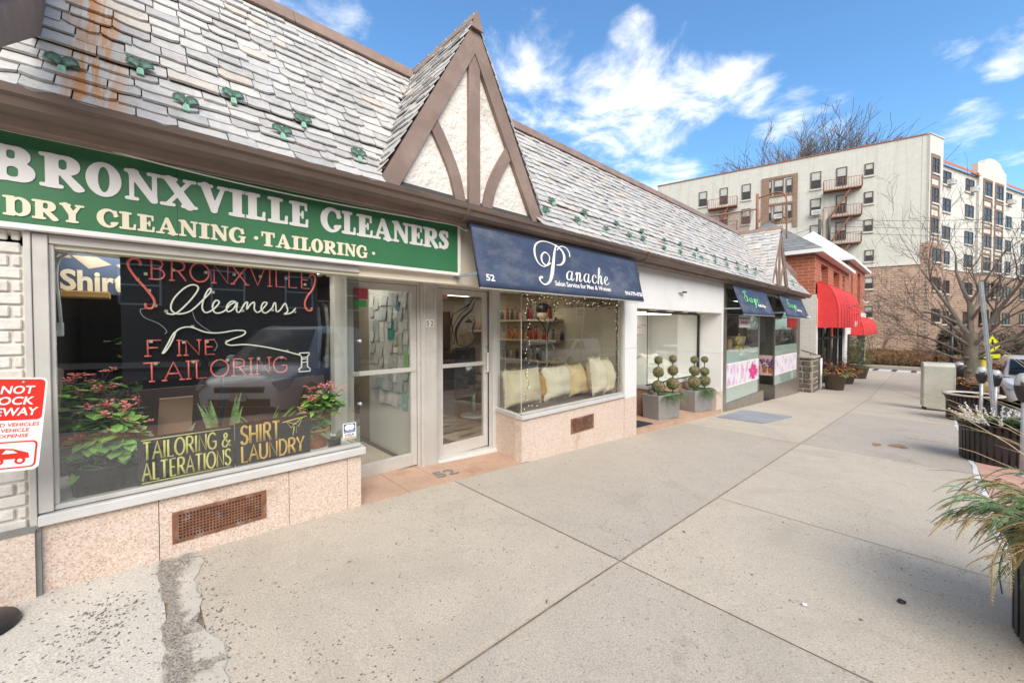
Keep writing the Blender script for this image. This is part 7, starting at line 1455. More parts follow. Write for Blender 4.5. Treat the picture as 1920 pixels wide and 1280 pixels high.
def front_wall(y0, y1, z0, z1, x, openings, depth=.35):
    """a street wall with real openings"""
    b = MB(); ys = sorted({y0, y1} | {o[0] for o in openings} | {o[1] for o in openings})
    for a, c in zip(ys[:-1], ys[1:]):
        cut = [o for o in openings if o[0] <= a and o[1] >= c]
        if cut: zb, zt = cut[0][2], cut[0][3]; 
        segs = [(z0, z1)] if not cut else [(z0, cut[0][2]), (cut[0][3], z1)]
        for s, t in segs:
            if t > s: b.add([(x-depth,a,s),(x,a,s),(x,c,s),(x-depth,c,s),(x-depth,a,t),(x,a,t),(x,c,t),(x-depth,c,t)],[(0,3,2,1),(4,5,6,7),(1,2,6,5),(3,0,4,7),(0,1,5,4),(2,3,7,6)])
    return b
OP1 = [(22.1,23.85,2.95,4.35),(25.35,27.2,2.95,4.35),(28.3,29.15,2.95,4.35)]
PB('upper_wall', front_wall(20.86,30.4,2.75,4.62,-3.4,OP1), 'red_brick_x')
b = MB(); b.box(-9,-3.402,20.80,20.858,1.55,4.62); PB('side_wall', b, 'red_brick_y')
b = MB(); b.box(-9,-3.36,20.80,20.857,-1.3,1.548); PB('lower_side_wall', b, 'white_brick')
b = MB(); b.box(-4.8,-3.33,20.76,20.80,-.9,2.9); PB('painted_corner', b, 'white_brick')
b = MB(); b.box(-3.395,-3.32,20.86,21.1,-1.3,2.7); b.box(-3.395,-3.30,28.6,28.95,-1.3,2.7); b.box(-3.40,-3.33,20.86,30.4,1.55,2.748); PB('corner_post', b, 'white')
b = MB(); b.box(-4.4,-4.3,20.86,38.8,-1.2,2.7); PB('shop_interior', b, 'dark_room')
b = MB()
for y in (21.1,22.3,22.9,24.4,24.9,26.4,27.1,28.5): b.box(-3.52,-3.44,y,y+.12 if y not in (22.9,24.9) else y+.45,-1.2,1.5)
b.box(-3.52,-3.44,21.1,28.6,-1.2,-.85); b.box(-3.52,-3.44,21.1,28.6,.95,1.05); PB('shop_frame', b, 'shop_dark')
for a, c in ((21.22,22.3),(22.42,22.9),(23.35,24.4),(24.52,24.9),(25.35,26.4),(26.52,27.1),(27.22,28.5)):
    q = MB(); q.quad((-3.48,a,-.85),(-3.48,c,-.85),(-3.48,c,1.5),(-3.48,a,1.5)); PB('shop_pane', q, 'glass_dark')
for o in OP1:
    w = MB(); w.box(-3.72,-3.66,o[0],o[0]+.09,o[2],o[3]); w.box(-3.72,-3.66,o[1]-.09,o[1],o[2],o[3]); w.box(-3.72,-3.66,o[0],o[1],(o[2]+o[3])/2-.03,(o[2]+o[3])/2+.03); wo = PB('window', w, 'white'); q = MB(); q.quad((-3.69,o[0],o[2]),(-3.69,o[1],o[2]),(-3.69,o[1],o[3]),(-3.69,o[0],o[3])); PB('pane', q, PN, wo)
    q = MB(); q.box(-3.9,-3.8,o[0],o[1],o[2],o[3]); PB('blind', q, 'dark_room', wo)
def hip(x0, x1, y0, y1, z, ap, ap2, m, th=.16, nm='roof'):
    b = MB(); A, B = Vector(ap), Vector(ap2); c = [(x1,y0,z),(x1,y1,z),(x0,y1,z),(x0,y0,z)]
    b.add([*c, A, B], [(0,1,5,4),(1,2,5),(2,3,4,5),(3,0,4)]); r = PB(nm, b, m)
    e = MB(); e.box(x0,x1,y0-.012,y0+.02,z-th,z-.004); e.box(x1-.02,x1+.012,y0-.01,y1,z-th,z-.004); e.box(x0,x1-.03,y0+.03,y1,z-th+.01,z-th+.03); PB('eaves_board', e, 'white', r); return r
hip(-9,-3.1,20.45,30.6,4.78,(-6.0,24.6,7.1),(-6.0,26.2,7.1),'shingle')
OP2 = [(31.6,32.4,3.4,5.1),(34.6,36.2,3.1,5.1)]
PB('upper_wall', front_wall(30.42,38.8,2.5,5.5,-3.4,OP2), 'red_brick_x')
b = MB(); b.box(-9,-3.402,30.40,30.44,4.7,5.5); PB('side_wall', b, 'red_brick_y')
for o in OP2: q = MB(); q.quad((-3.6,o[0],o[2]),(-3.6,o[1],o[2]),(-3.6,o[1],o[3]),(-3.6,o[0],o[3])); PB('window', q, 'sash')
M['white_ribbed'] = brick('white_ribbed_metal', (0.72,0.73,0.75), (0.76,0.77,0.79), (0.45,0.46,0.48), (1,0), 60, .30, .025, tintvar=.02, bmp=.0, off=0.0)
hip(-8.2,-3.1,29.9,39.2,5.55,(-5.6,33.5,8.0),(-5.6,35.4,8.0),'white_ribbed')
b = MB(); b.box(-3.40,-3.30,29.0,38.8,-1.3,2.498); PB('lower_wall', b, 'white'); b = MB(); b.box(-3.30,-3.27,29.6,38.0,-1.2,1.1); PB('shop_frame', b, 'shop_dark')
q = MB(); q.quad((-3.262,30.2,-.9),(-3.262,33.6,-.9),(-3.262,33.6,1.0),(-3.262,30.2,1.0)); PB('shop_pane', q, 'glass_dark')
b = MB(); b.tube([(-3.37,37.2,3.4),(-3.2,37.2,3.2),(-3.0,37.2,3.3)],.05,8); PB('vent_pipe', b, 'white')
# red awnings
def barrel_awning(y0, y1, proj, zb, zt, band, label, text=None):
    e = empty('awning', (-3.4,(y0+y1)/2,zb), label, 'awning'); x0 = -3.34; prof = [(0,zt)]+[(proj*math.sin(a*PI/2/10), zb+band+(zt-zb-band)*math.cos(a*PI/2/10)) for a in range(1,11)]+[(proj,zb)]
    b = MB(); n = 18; N = len(prof)
    for i in range(n):
        ya, yb = y0+(y1-y0)*i/n, y0+(y1-y0)*(i+1)/n
        vs = [(x0+p, y, z) for y in (ya, yb) for p, z in prof]; b.add(vs, [(k,N+k,N+k+1,k+1) for k in range(N-1)], 0, True)
    b.build('canopy', M['red_fabric'], e)
    for y in (y0, y1): c = MB(); c.add([(x0+p,y,z) for p, z in prof]+[(x0,y,zb)], [tuple(range(N+1))]); c.build('end_panel', M['red_fabric'], e)
    r = MB()
    for i in range(0, n+1, 2): y = y0+(y1-y0)*i/n; r.tube([(x0+p+.004,y,z+.004) for p, z in prof], .012, 4)
    r.tube([(x0+proj,y0,zb),(x0+proj,y1,zb)],.015,6); r.build('frame', mat('red_frame',(0.5,0.03,0.03),.5), e)
    if text:
        t = MB(); put(t, sans(text, .26, 1.2, .05), FX(x0+proj+.006), (y0+y1)/2+1.2, zb+.12); put(t, sans('salon', .12, .8, .03), FX(x0+proj+.006), (y0+y1)/2+1.4, zb-.0+.02); t.build('lettering', mat('pale_pink_lettering',(0.75,0.45,0.45),.6), e)
barrel_awning(20.95,28.4,.70,1.50,3.45,.62,'long bright red barrel awning along the red brick shop front','gigi')
e_b = barrel_awning(30.9,39.0,.62,1.03,2.2,.25,'smaller red awning at the far corner of the red brick building')
# dry stone pier with a handrail
pr_ = empty('stone_pier', (-3.6,19.8,-1.05), 'rough dark stone pier with pale mortar at the end of the shop row', 'wall'); b = MB(); b.box(-4.3,-3.16,19.15,20.3,-1.2,.30); b.build('mortar_core', M['pier_mortar'], pr_)
b = MB(); b.box(-4.35,-3.10,19.08,20.36,.30,.38); b.build('coping', M['pier_mortar'], pr_, .01)
b = MB(); R = random.Random(6); z = -1.14
while z < .27:
    h = R.uniform(.16,.27); y = 19.13
    for face in (0, 1):
        t = 19.17 if face == 0 else -4.3; end = 20.28 if face == 0 else -3.18
        while t < end-.05:
            w = min(R.uniform(.18,.5), end-t); j = R.uniform(.0,.035); g_ = .028
            a0, a1, c0, c1 = t+g_, t+w-g_*.3, z+g_, min(z+h-g_*.3,.29)
            if a1-a0 > .05 and c1-c0 > .04:
                if face == 0: b.box(-3.2,-3.15+j,a0,a1,c0,c1)
                else: b.box(a0,a1,19.14-j,19.2,c0,c1)
            t += w
    z += h
b.build('stones', M['pier_stone'], pr_, .025)
hr = MB(); hr.tube([(-3.5,19.0,.62),(-3.2,20.6,.35)],.02,6); hr.tube([(-3.35,19.9,.48),(-3.35,19.9,.38)],.015,6); single('handrail', hr, M['black'], (-3.35,19.9,.38), 'short black handrail on top of the stone pier', 'handrail')
dp = MB(); dp.tube([(-3.10,20.45,-1.0),(-3.10,20.45,.25)],.045,8); single('drain_pipe', dp, M['white'], (-3.1,20.45,-1.0), 'white drain pipe beside the stone pier', 'pipe')
# round pots before the red shops
def round_pot(x, y, r, h, label, kind, seed):
    R = random.Random(seed); z0 = gz(y); e = empty('potted_plant', (x,y,z0), label, 'potted plant'); b = MB(); b.lathe([(0,0),(r*.72,0),(r*.97,h*.88),(r*1.06,h*.88),(r*1.06,h),(r*.92,h),(r*.9,h*.9),(0,h*.9)],(x,y,z0),24); b.build('pot', mat('taupe_plastic_pot',(0.13,0.105,0.08),.6,.15,4), e)
    m = MB(); c = Vector((x,y,z0+h))
    if kind == 'tall':
        for i in range(1100):
            a, t = R.uniform(0,6.3), R.random(); rr = r*1.35*(1-t*.55)*R.random()**.5; p = c+Vector((rr*math.cos(a),rr*math.sin(a),t*1.5-.1)); m.leaf(p,(math.cos(a),math.sin(a),R.uniform(-.2,.9)),R.uniform(.08,.17),.04,bend=.3,mi=R.choice([0,0,1,2]))
    else:
        for i in range(420):
            a, t = R.uniform(0,6.3), R.random(); rr = r*1.55*R.random()**.5; p = c+Vector((rr*math.cos(a),rr*math.sin(a),.02+.42*(1-rr/r/1.6)*R.random())); m.leaf(p,(math.cos(a),math.sin(a),R.uniform(-.5,.8)),R.uniform(.09,.2),.07,bend=.4,mi=R.choice([0,1,2,2]))
        for i in range(40): a = R.uniform(0,6.3); p = c+Vector((.1*math.cos(a),.1*math.sin(a),0)); m.tube([p,p+Vector((.25*math.cos(a),.25*math.sin(a),R.uniform(.3,.62)))],[.008,.003],3,3)
    m.build('foliage', [M['conifer'], M['conifer_dry'], M['leaf_stripe'] if kind == 'tall' else mat('rust_ornamental',(0.28,0.10,0.035),.8,.5,8), mat('dark_red_stem',(0.13,0.025,0.03),.8)], e)
round_pot(-2.72,21.0,.40,.66,'round taupe pot of rust and green foliage nearest the stone pier','low',1)
round_pot(-2.72,23.9,.40,.62,'round taupe pot of rust and dry foliage in the middle of the red shop front','low',2)
round_pot(-2.60,27.2,.46,.62,'round taupe pot with a tall green shrub by the far red awning','tall',3)

# ------------------------------------------------------------------ the white apartment block
AC0 = Vector((-0.595,57.483,0)); DL = Vector((-math.sin(math.radians(101.9)),math.cos(math.radians(101.9)),0)); DR = Vector((math.sin(math.radians(19)),math.cos(math.radians(19)),0))
NL = Vector((-DL.y, DL.x, 0)); NL = NL if NL.y < 0 else -NL
NR = Vector((DR.y, -DR.x, 0))
M['apt_white'] = brick('cream_painted_brick_side', (0.53,0.52,0.475), (0.56,0.55,0.505), (0.48,0.47,0.43), (DL.x,DL.y), .6, .22, .014, tintvar=.12, bmp=.3, streak=.45); M['apt_white_r'] = brick('cream_painted_brick_front', (0.55,0.54,0.50), (0.58,0.57,0.53), (0.50,0.49,0.45), (DR.x,DR.y), .6, .22, .014, tintvar=.10, bmp=.3)
M['apt_brick'] = brick('tan_brick_side', (0.20,0.10,0.06), (0.44,0.28,0.19), (0.44,0.38,0.32), (DL.x,DL.y), .50, .19, .03, tintvar=.15); M['apt_brick_r'] = brick('tan_brick_front', (0.20,0.10,0.06), (0.40,0.24,0.165), (0.44,0.38,0.32), (DR.x,DR.y), .50, .19, .03, tintvar=.15)
M['trim_brick'] = brick('brown_brick_trim', (0.20,0.105,0.07), (0.27,0.16,0.11), (0.30,0.25,0.2), (DL.x,DL.y), .3, .11, .014); M['roof_tile'] = brick('red_roof_tile', (0.46,0.115,0.045), (0.52,0.15,0.065), (0.22,0.05,0.025), (DR.x,DR.y), .34, .26, .03, tintvar=.2, bmp=.8)
ap_ = empty('apartment_building', (-.6,57.5,-1.3), 'large cream and brick apartment block with rusty fire escapes', 'apartment building')
def fl(s, z, w=0): return tuple(AC0+DL*s+NL*w+Vector((0,0,z)))
def frr(s, z, w=0): return tuple(AC0+DR*s+NR*w+Vector((0,0,z)))
def AB(name, mb, m, par=None): return mb.build(name, M[m] if isinstance(m, str) else m, par or ap_)
def fbox(mb, fr, s0, s1, z0, z1, w0, w1): mb.add([fr(s0,z0,w0),fr(s1,z0,w0),fr(s1,z0,w1),fr(s0,z0,w1),fr(s0,z1,w0),fr(s1,z1,w0),fr(s1,z1,w1),fr(s0,z1,w1)],[(0,3,2,1),(4,5,6,7),(0,1,5,4),(1,2,6,5),(2,3,7,6),(3,0,4,7)])
b = MB(); fbox(b, fl, .31, 26, 7.95, 20.62, -.6, 0); fbox(b, fl, -.3, .308, 9.95, 20.62, -.6, .02); AB('side_wall', b, 'apt_white')
b = MB(); fbox(b, fl, .31, 26, -1.6, 7.948, -.6, 0); fbox(b, fl, -.4, .308, -1.6, 9.948, -.6, .02); AB('brick_side_wall', b, 'apt_brick')
b = MB(); fbox(b, fl, .31, 26, 7.80, 7.98, .002, .10); AB('string_course', b, 'stone_trim')
b = MB(); fbox(b, fl, -.35, 26, 20.622, 20.74, -.6, .08); AB('parapet_coping', b, 'rust_plain')
b = MB(); fbox(b, frr, .0, 2.9, 10.02, 20.6, -3, .25); fbox(b, frr, 2.905, 40, 7.55, 18.3, -3, 0); fbox(b, frr, 11.75, 19.3, 7.6, 18.6, -.1, .22)
pd = [(11.75,18.6),(19.3,18.6),(19.3,19.6),(18.6,19.75),(18.3,20.05)]+[(15.5+2.5*math.cos(a*PI/10),19.95+.80*math.sin(a*PI/10)) for a in range(0,11)]+[(12.7,19.95),(12.4,19.8),(11.3,19.75),(11.3,18.6)]
b.add([frr(u,v,.22) for u, v in pd]+[frr(u,v,-.3) for u, v in pd], [tuple(range(len(pd))), tuple(range(len(pd),2*len(pd)))[::-1]]+[(i,len(pd)+i,len(pd)+(i+1)%len(pd),(i+1)%len(pd)) for i in range(len(pd))])
AB('front_wall', b, 'apt_white_r')
b = MB(); fbox(b, frr, .0, 3.4, -1.6, 10.018, -3, .27); fbox(b, frr, 3.405, 40, -1.6, 7.548, -3, .03); AB('brick_front_wall', b, 'apt_brick_r')
b = MB(); fbox(b, frr, -.05, 2.95, 20.602, 20.70, -3, .32); fbox(b, frr, 3.41, 40, 7.50, 7.66, .032, .12); AB('stone_band', b, 'stone_trim')
b = MB()
for s0, s1 in ((2.905,11.745),(19.305,40)): b.add([frr(s0,18.302,.35),frr(s1,18.302,.35),frr(s1,19.6,-.9),frr(s0,19.6,-.9),frr(s0,18.2,.35),frr(s1,18.2,.35)],[(0,1,2,3),(4,5,1,0)])
AB('tile_roof', b, 'roof_tile')
TRM = brick('brown_brick_trim_front',(0.20,0.105,0.07),(0.27,0.16,0.11),(0.30,0.25,0.2),(DR.x,DR.y),.3,.11,.014)
for c0, c1, w0 in (((.28,.46),(1.95,2.2),.252),((12.75,12.95),(15.0,15.2),.222),((16.0,16.2),(18.2,18.4),.222)):
    b = MB(); big = c0[0] > 3; zb_, zt0 = (7.7, 18.2) if big else (10.05, 18.75)
    for s0, s1 in (c0, c1): fbox(b, frr, s0, s1, zb_, zt0, w0, .30)
    for k in range(4): zt_ = 18.78-3.05*k-(.55 if big else 0); fbox(b, frr, c0[1]+.002, c1[0]-.002, zt_-.22, zt_, w0, .295); fbox(b, frr, c0[1]+.002, c1[0]-.002, zt_-2.45, zt_-2.22, w0, .293)
    AB('brick_trim', b, TRM)
b = MB(); fbox(b, fl, 13.15, 13.9, 13.0, 19.1, .002, .10); fbox(b, fl, 10.4, 10.85, 13.0, 19.1, .002, .10); fbox(b, fl, 10.852, 13.148, 18.82, 19.1, .002, .10); fbox(b, fl, 10.852, 13.148, 16.75, 16.98, .002, .10); fbox(b, fl, 10.852, 13.148, 15.78, 16.0, .002, .10); fbox(b, fl, 10.852, 13.148, 13.6, 14.0, .002, .10); AB('brick_surround', b, 'trim_brick')
wproto = {}
BL = mat('blind_and_sash_reflection', (0.42,0.42,0.40), .8, .1, 4)  # blind whose pale tone also paints the upper sash's white reflection
def window_at(face, s, z, w, h, base=0.0, blind=.5, label=None, mull=False, sill=True):
    """a sash window: frame (thing's part) with panes, blind and sill below it"""
    key = (face, round(w,1), round(h,1), blind, mull, sill); fr = fl if face == 'L' else frr; pos = Vector(fr(s, z, base))
    if key in wproto:
        o = copy_tree(wproto[key]); o.parent = ap_; o.location = pos-ap_.location; return o
    o_f = lambda a, zz_, ww: tuple(Vector(fr(a, zz_, ww+base)) )
    f = MB(); t = .09
    for a0, a1, c0, c1 in ((s,s+t,z,z+h),(s+w-t,s+w,z,z+h),(s+t,s+w-t,z,z+t),(s+t,s+w-t,z+h-t,z+h),(s+t,s+w-t,z+h*.5-.03,z+h*.5+.03)): fbox(f, o_f, a0, a1, c0, c1, .004, .07)
    if mull: fbox(f, o_f, s+w/2-.06, s+w/2+.06, z+t, z+h*.5-.032, .004, .07); fbox(f, o_f, s+w/2-.06, s+w/2+.06, z+h*.5+.032, z+h-t, .004, .07)
    wl_s = wloc(ap_); me = f.build('window', M['sash'], None)
    for v in me.data.vertices: v.co -= pos
    me.parent = ap_; me.location = pos-ap_.location
    def sub(nm, mb, m):
        x = mb.build(nm, m, None)
        for v in x.data.vertices: v.co -= pos
        x.parent = me
    q = MB(); q.add([o_f(s+t,z+t,.03),o_f(s+w-t,z+t,.03),o_f(s+w-t,z+h-t,.03),o_f(s+t,z+h-t,.03)],[(0,1,2,3) if face == 'R' else (3,2,1,0)]); sub('pane', q, PN)
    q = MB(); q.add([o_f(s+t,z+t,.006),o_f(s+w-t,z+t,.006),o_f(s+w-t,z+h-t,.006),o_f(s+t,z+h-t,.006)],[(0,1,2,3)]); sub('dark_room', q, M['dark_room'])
    if blind: q = MB(); q.add([o_f(s+t,z+h*(1-blind)+.03,.036),o_f(s+w-t,z+h*(1-blind)+.03,.036),o_f(s+w-t,z+h-t,.036),o_f(s+t,z+h-t,.036)],[(0,1,2,3)]); sub('blind', q, BL)
    if sill: q = MB(); fbox(q, o_f, s-.08, s+w+.08, z-.16, z-.003, .004, .13); sub('sill', q, M['stone_trim'])
    wproto[key] = me; return me
ROW = [16.95,13.98,11.05]
for zr in ROW:
    window_at('L', 19.83, zr, .95, 1.88); window_at('L', 15.02, zr, .95, 1.88); window_at('L', 8.28, zr, .95, 1.9); window_at('L', 3.90, zr+.55, .74, 1.27, 0, .5)
    window_at('L', 17.48, zr-.1, .9, 2.0, 0, .5, sill=False); window_at('L', 6.06, zr-.05, .92, 1.95, 0, .5, sill=False)
for zr in (8.45,5.55,2.5): window_at('L', 3.78, zr, .75, 1.2, 0, .5)
for zr in (17.02,14.1): window_at('L', 12.88, zr, .6, 1.68, .02, .5, sill=False); window_at('L', 11.74, zr, .95, 1.7, .02, .5, sill=False); window_at('L', 10.9, zr, .62, 1.6, .02, .5, sill=False)
for k, zt_ in enumerate((18.42,15.48,12.45)): window_at('R', .50, zt_-1.55, 1.4, 1.55, .26, .0, mull=True)
for zb in (8.1,5.2,2.0): window_at('R', .9, zb, 1.75, 1.35, .28, .0, mull=True)
for k, zb in enumerate((16.3,13.5,10.6,8.05,5.0,1.8)):
    for s in (3.3,8.95,19.75,25.2,31): window_at('R', s, zb, 2.1, 1.4, .04 if zb < 7.5 else .0, .0, mull=True)
for k, zb in enumerate((16.3,13.4,10.5,7.85,5.0,1.9)):
    for s in (12.98,16.25): window_at('R', s, zb, 1.95, 1.6, .225, .0, mull=True)
def ac(face, s, z): 
    fr = fl if face == 'L' else frr; b = MB(); fbox(b, fr, s, s+.8, z, z+.5, .05, .62); o = AB('air_conditioner', b, 'white'); g_ = MB()
    for k in range(5): fbox(g_, fr, s+.06, s+.74, z+.07+k*.08, z+.10+k*.08, .622, .63)
    AB('grille', g_, 'dark_iron', o)
ac('R',4.3,16.3); ac('R',9.9,16.3); ac('L',11.85,14.1); ac('L',8.32,13.98); ac('R',20.3,16.3)
# fire escapes
M['escape'] = mat('rusty_fire_escape', (0.24,0.10,0.065), .8, .3, 4)
def escape(s0, s1, zs, name_lbl):
    for i, z in enumerate(zs):
        b = MB(); fbox(b, fl, s0, s1, z-.12, z, .05, 1.05)
        pl_ = AB('fire_escape', b, 'escape')
        r = MB(); hh = 1.05
        for k in range(15): s = s0+(s1-s0)*k/14; r.tube([fl(s,z,1.02),fl(s,z+hh,1.02)],.016 if k % 7 else .03,4)
        for s in (s0, s1):
            for w in (.3,.65): r.tube([fl(s,z,w),fl(s,z+hh,w)],.016,4)
            r.tube([fl(s,z+hh,.05),fl(s,z+hh,1.02)],.025,4)
        r.tube([fl(s0,z+hh,1.02),fl(s1,z+hh,1.02)],.025,4); AB('railing', r, 'escape', pl_)
        st = MB(); a, c = Vector(fl(s0+(s1-s0)*.72,z-.1,.62)), Vector(fl(s0+(s1-s0)*.30,z-2.85,.62)); 
        if i % 2 == 0 or True:
            a, c = Vector(fl(s0+.95,z-.1,.62)), Vector(fl(s1-.9,z-2.85,.62)); a, c = (Vector(fl(s0+.9,z-.1,.62)), Vector(fl(s0+2.6,z-2.85,.62)))
        off = NL*.28
        st.bar(a-off,c-off,.05,.16); st.bar(a+off,c+off,.05,.16)
        for k in range(9): p = a.lerp(c,(k+.5)/9); st.obox(p-off-DL*.09, off*2, DL*.18, (0,0,.03))
        AB('stair', st, 'escape', pl_)
escape(4.9,8.1,(16.35,13.42,10.5),'')
escape(16.4,19.65,(16.3,13.35),'')
# utility pole and wires
up = empty('utility_pole', (-5.95,39.9,-1.2), 'weathered wooden utility pole with transformer gear before the apartment block', 'utility pole')
b = MB(); b.tube([(-5.95,39.9,-1.2),(-5.95,39.9,10.6)],[.19,.15],10); b.build('pole', mat('weathered_wood',(0.33,0.28,0.22),.9,.2,4,stretch=(4,4,.4)), up)
for x in (-6.25,-5.66): b = MB(); b.tube([(x,39.75,8.2),(x,39.75,10.1)],.10,8); b.build('transformer', mat('dark_pole_gear',(0.07,0.065,0.06),.7), up)
def wire(pts, lb): 
    b = MB(); b.tube(cat_rom(pts,8),.014,4); single('overhead_wire', b, M['black'], pts[0], lb, 'wire')
wire([(-5.9,39.9,10.0),(-.2,44.9,9.75),(6,47,9.3),(14,50,9.6)],'upper overhead wire running right from the utility pole'); wire([(-5.9,39.9,9.5),(-.2,44.9,9.15),(6,47,8.5),(14,50,8.8)],'middle overhead wire running right from the utility pole'); wire([(-5.9,39.9,9.0),(-.2,44.9,8.6),(6,47,7.8),(14,50,8.1)],'lower overhead wire running right from the utility pole')
wire([(-5.95,39.9,9.7),(-9,40.5,9.2),(-13,41,9.4)],'overhead wire running left from the utility pole')
# rusty guard fence on the flat roof
gf = empty('roof_guard_fence', (-4.9,18.4,4.6), 'rusty pipe and chain link guard fence on top of the shop roof', 'fence'); b = MB(); b.tube([(-4.92,18.35,4.6),(-4.92,18.35,6.9)],.055,8); b.build('post', M['rust_plain'], gf)
b = MB(); b.tube(cat_rom([(-4.92,18.35,6.72),(-4.5,18.45,6.82),(-4.2,18.5,6.83),(-4.03,18.52,6.70),(-3.96,18.53,6.4),(-3.95,18.53,5.0)],5),.032,6); b.tube([(-5.0,13.5,5.10),(-4.95,18.35,6.3)],.03,6); b.tube([(-5.0,13.5,4.6),(-5.0,13.5,5.1)],.03,6); b.build('rail', M['rust_plain'], gf)
b = MB()
for k in range(40):
    t = k/40; y = 13.5+4.85*t; zt_ = 5.1+1.2*t
    for sg in (1,-1):
        y2 = y+sg*(zt_-4.6)*.8; 
        if 13.5 < y2 < 18.35: b.tube([(-5.0,y,zt_),(-5.0,y2,4.6)],.006,3,smooth=False)
for k in range(9):
    for sg in (1,-1):
        x = -4.9+.11*k; x2 = x+sg*.9
        b.tube([(max(-4.92,min(-3.97,x)),18.42,6.75),(max(-4.92,min(-3.97,x2)),18.42,5.7)],.005,3,smooth=False)
b.build('chain_link', M['rust'], gf)

# ------------------------------------------------------------------ trees, hedges, shrubs
M['bark'] = mat('grey_bark', (0.185,0.158,0.125), .9, .3, 6, bmp=.8, bscale=26, bdist=.02, stretch=(1,1,.35), dirt=(0.25,0.235,0.20), dirt_amt=.6, dscale=4); M['bark_dark'] = mat('dark_twigs', (0.15,0.115,0.092), .9, .3, 8)
M['bark_far'] = mat('far_bark', (0.165,0.135,0.11), .9, .2, 6)
RM = [.0045]
def grow(mb, R, p, d, L, r, depth, up, spread, kids, shrink=.62, seg=5):
    p = Vector(p); d = Vector(d).normalized(); pts = [p.copy()]; rs = [r]; cur = p.copy(); dd = d.copy(); dirs = [dd.copy()]
    for i in range(seg):
        dd = (dd + Vector((R.gauss(0,.12),R.gauss(0,.12),R.gauss(0,.10)+up))).normalized(); cur = cur+dd*L/seg; pts.append(cur.copy()); rs.append(max(RM[0], r*(1-.72*(i+1)/seg))); dirs.append(dd.copy())
    mb.tube(pts, rs, 7 if r > .05 else 5 if r > .02 else 3, 0 if r > .035 else 1, False)
    if depth <= 0: return
    n = kids[depth-1]
    for k in range(n):
        t = R.uniform(.22,1.0) if k else 1.0; i = min(seg, max(1, int(t*seg))); q = pts[i]; base = dirs[i]; a = R.uniform(0,2*PI); o = base.orthogonal().normalized(); o = (o*math.cos(a)+base.cross(o)*math.sin(a)); nd_ = (base + o*R.uniform(.45,1.0)*spread).normalized()
        grow(mb, R, q, nd_, L*R.uniform(.45,.8)*shrink/.62, max(RM[0]*1.3, rs[i]*R.uniform(.5,.75)), depth-1, up, spread, kids, shrink, seg)
R = random.Random(19)
tz = gz(22.8); tr_ = empty('bare_tree', (1.07,22.8,tz), 'bare leafless street tree with many low spreading limbs on the right pavement', 'tree')
b = MB(); b.tube([(1.07,22.8,tz-.05),(1.06,22.8,tz+.25),(1.05,22.8,tz+.8),(1.04,22.8,tz+1.5),(1.03,22.8,tz+2.0),(1.02,22.8,tz+2.4)],[.25,.20,.18,.185,.21,.18],14,0,False)
for q, rr in (((.84,22.62,tz+1.12),.10),((.92,22.60,tz+1.45),.075),((.98,22.56,tz+.95),.07)): b.lathe([(rr,-.03),(rr*1.05,.05),(rr*.6,.07),(rr*.55,.03),(0,.02)],q,10)
b.build('trunk', M['bark'], tr_)
b = MB()
limbs = [((.95,22.75,tz+1.35),(-1.0,-.15,.42),2.9,.085,.03),((1.0,22.8,tz+1.55),(-.95,.35,.75),3.2,.10,.02),((1.02,22.8,tz+2.2),(-.55,-.1,1.2),4.6,.15,.05),((1.02,22.85,tz+2.2),(.02,.3,1.4),4.9,.17,.06),((1.1,22.8,tz+2.0),(.55,-.1,1.15),4.6,.16,.05),((1.15,22.8,tz+1.6),(.9,.2,.65),4.2,.12,.04),((1.1,22.7,tz+1.9),(.5,-.6,.8),3.6,.10,.03),((.98,22.65,tz+1.9),(-.45,-.7,.8),3.2,.09,.03),((1.0,22.9,tz+2.0),(-.3,.75,.9),3.8,.10,.04),((1.12,22.8,tz+1.4),(1.0,-.3,.35),3.4,.08,.03)]
for p, d, L, r, u in limbs: grow(b, R, p, d, L*.66, r*.60, 4, u*.6, .75, (3,3,4,5))
b.build('crown', [M['bark'], M['bark_dark']], tr_)
def far_tree(x, y, z0, h, lb, seed, kids=(4,5,6,6), nl=9, spread=.62):
    RM[0] = h*.0007; R = random.Random(seed); e = empty('bare_tree', (x,y,z0), lb, 'tree'); b = MB(); b.tube([(x,y,z0),(x,y,z0+h*.4)],[h*.022,h*.016],8,0,False); b.build('trunk', M['bark_far'], e); b = MB()
    for k in range(nl): a = 2*PI*k/nl+R.uniform(-.3,.3); grow(b, R, (x,y,z0+h*R.uniform(.36,.5)), (math.cos(a)*.55,math.sin(a)*.55,1), h*R.uniform(.29,.36), h*.009, 4, .03, spread, kids, .62)
    b.build('crown', [M['bark_far'], M['bark_far']], e)
far_tree(-14.6,75,-1,30.0,'tall bare tree rising behind the apartment block roof',41)
far_tree(-25.5,68,-1,15.5,'smaller bare tree behind the left end of the apartment block',43,(3,4,4,4))
far_tree(8.3,52,-1.3,9,'bare street tree at the right edge beyond the crossing sign',44,(3,3,4,4)); far_tree(6.2,44,-1.25,6.0,'young bare tree right of the crossing sign',45,(3,3,3,4))
far_tree(12.5,-2,0,9,'bare tree on the opposite pavement mirrored in the shop glass',46,(3,3,3,4)); far_tree(14.6,13,-.7,9,'bare tree across the street mirrored in the recessed window',47,(3,3,3,4))
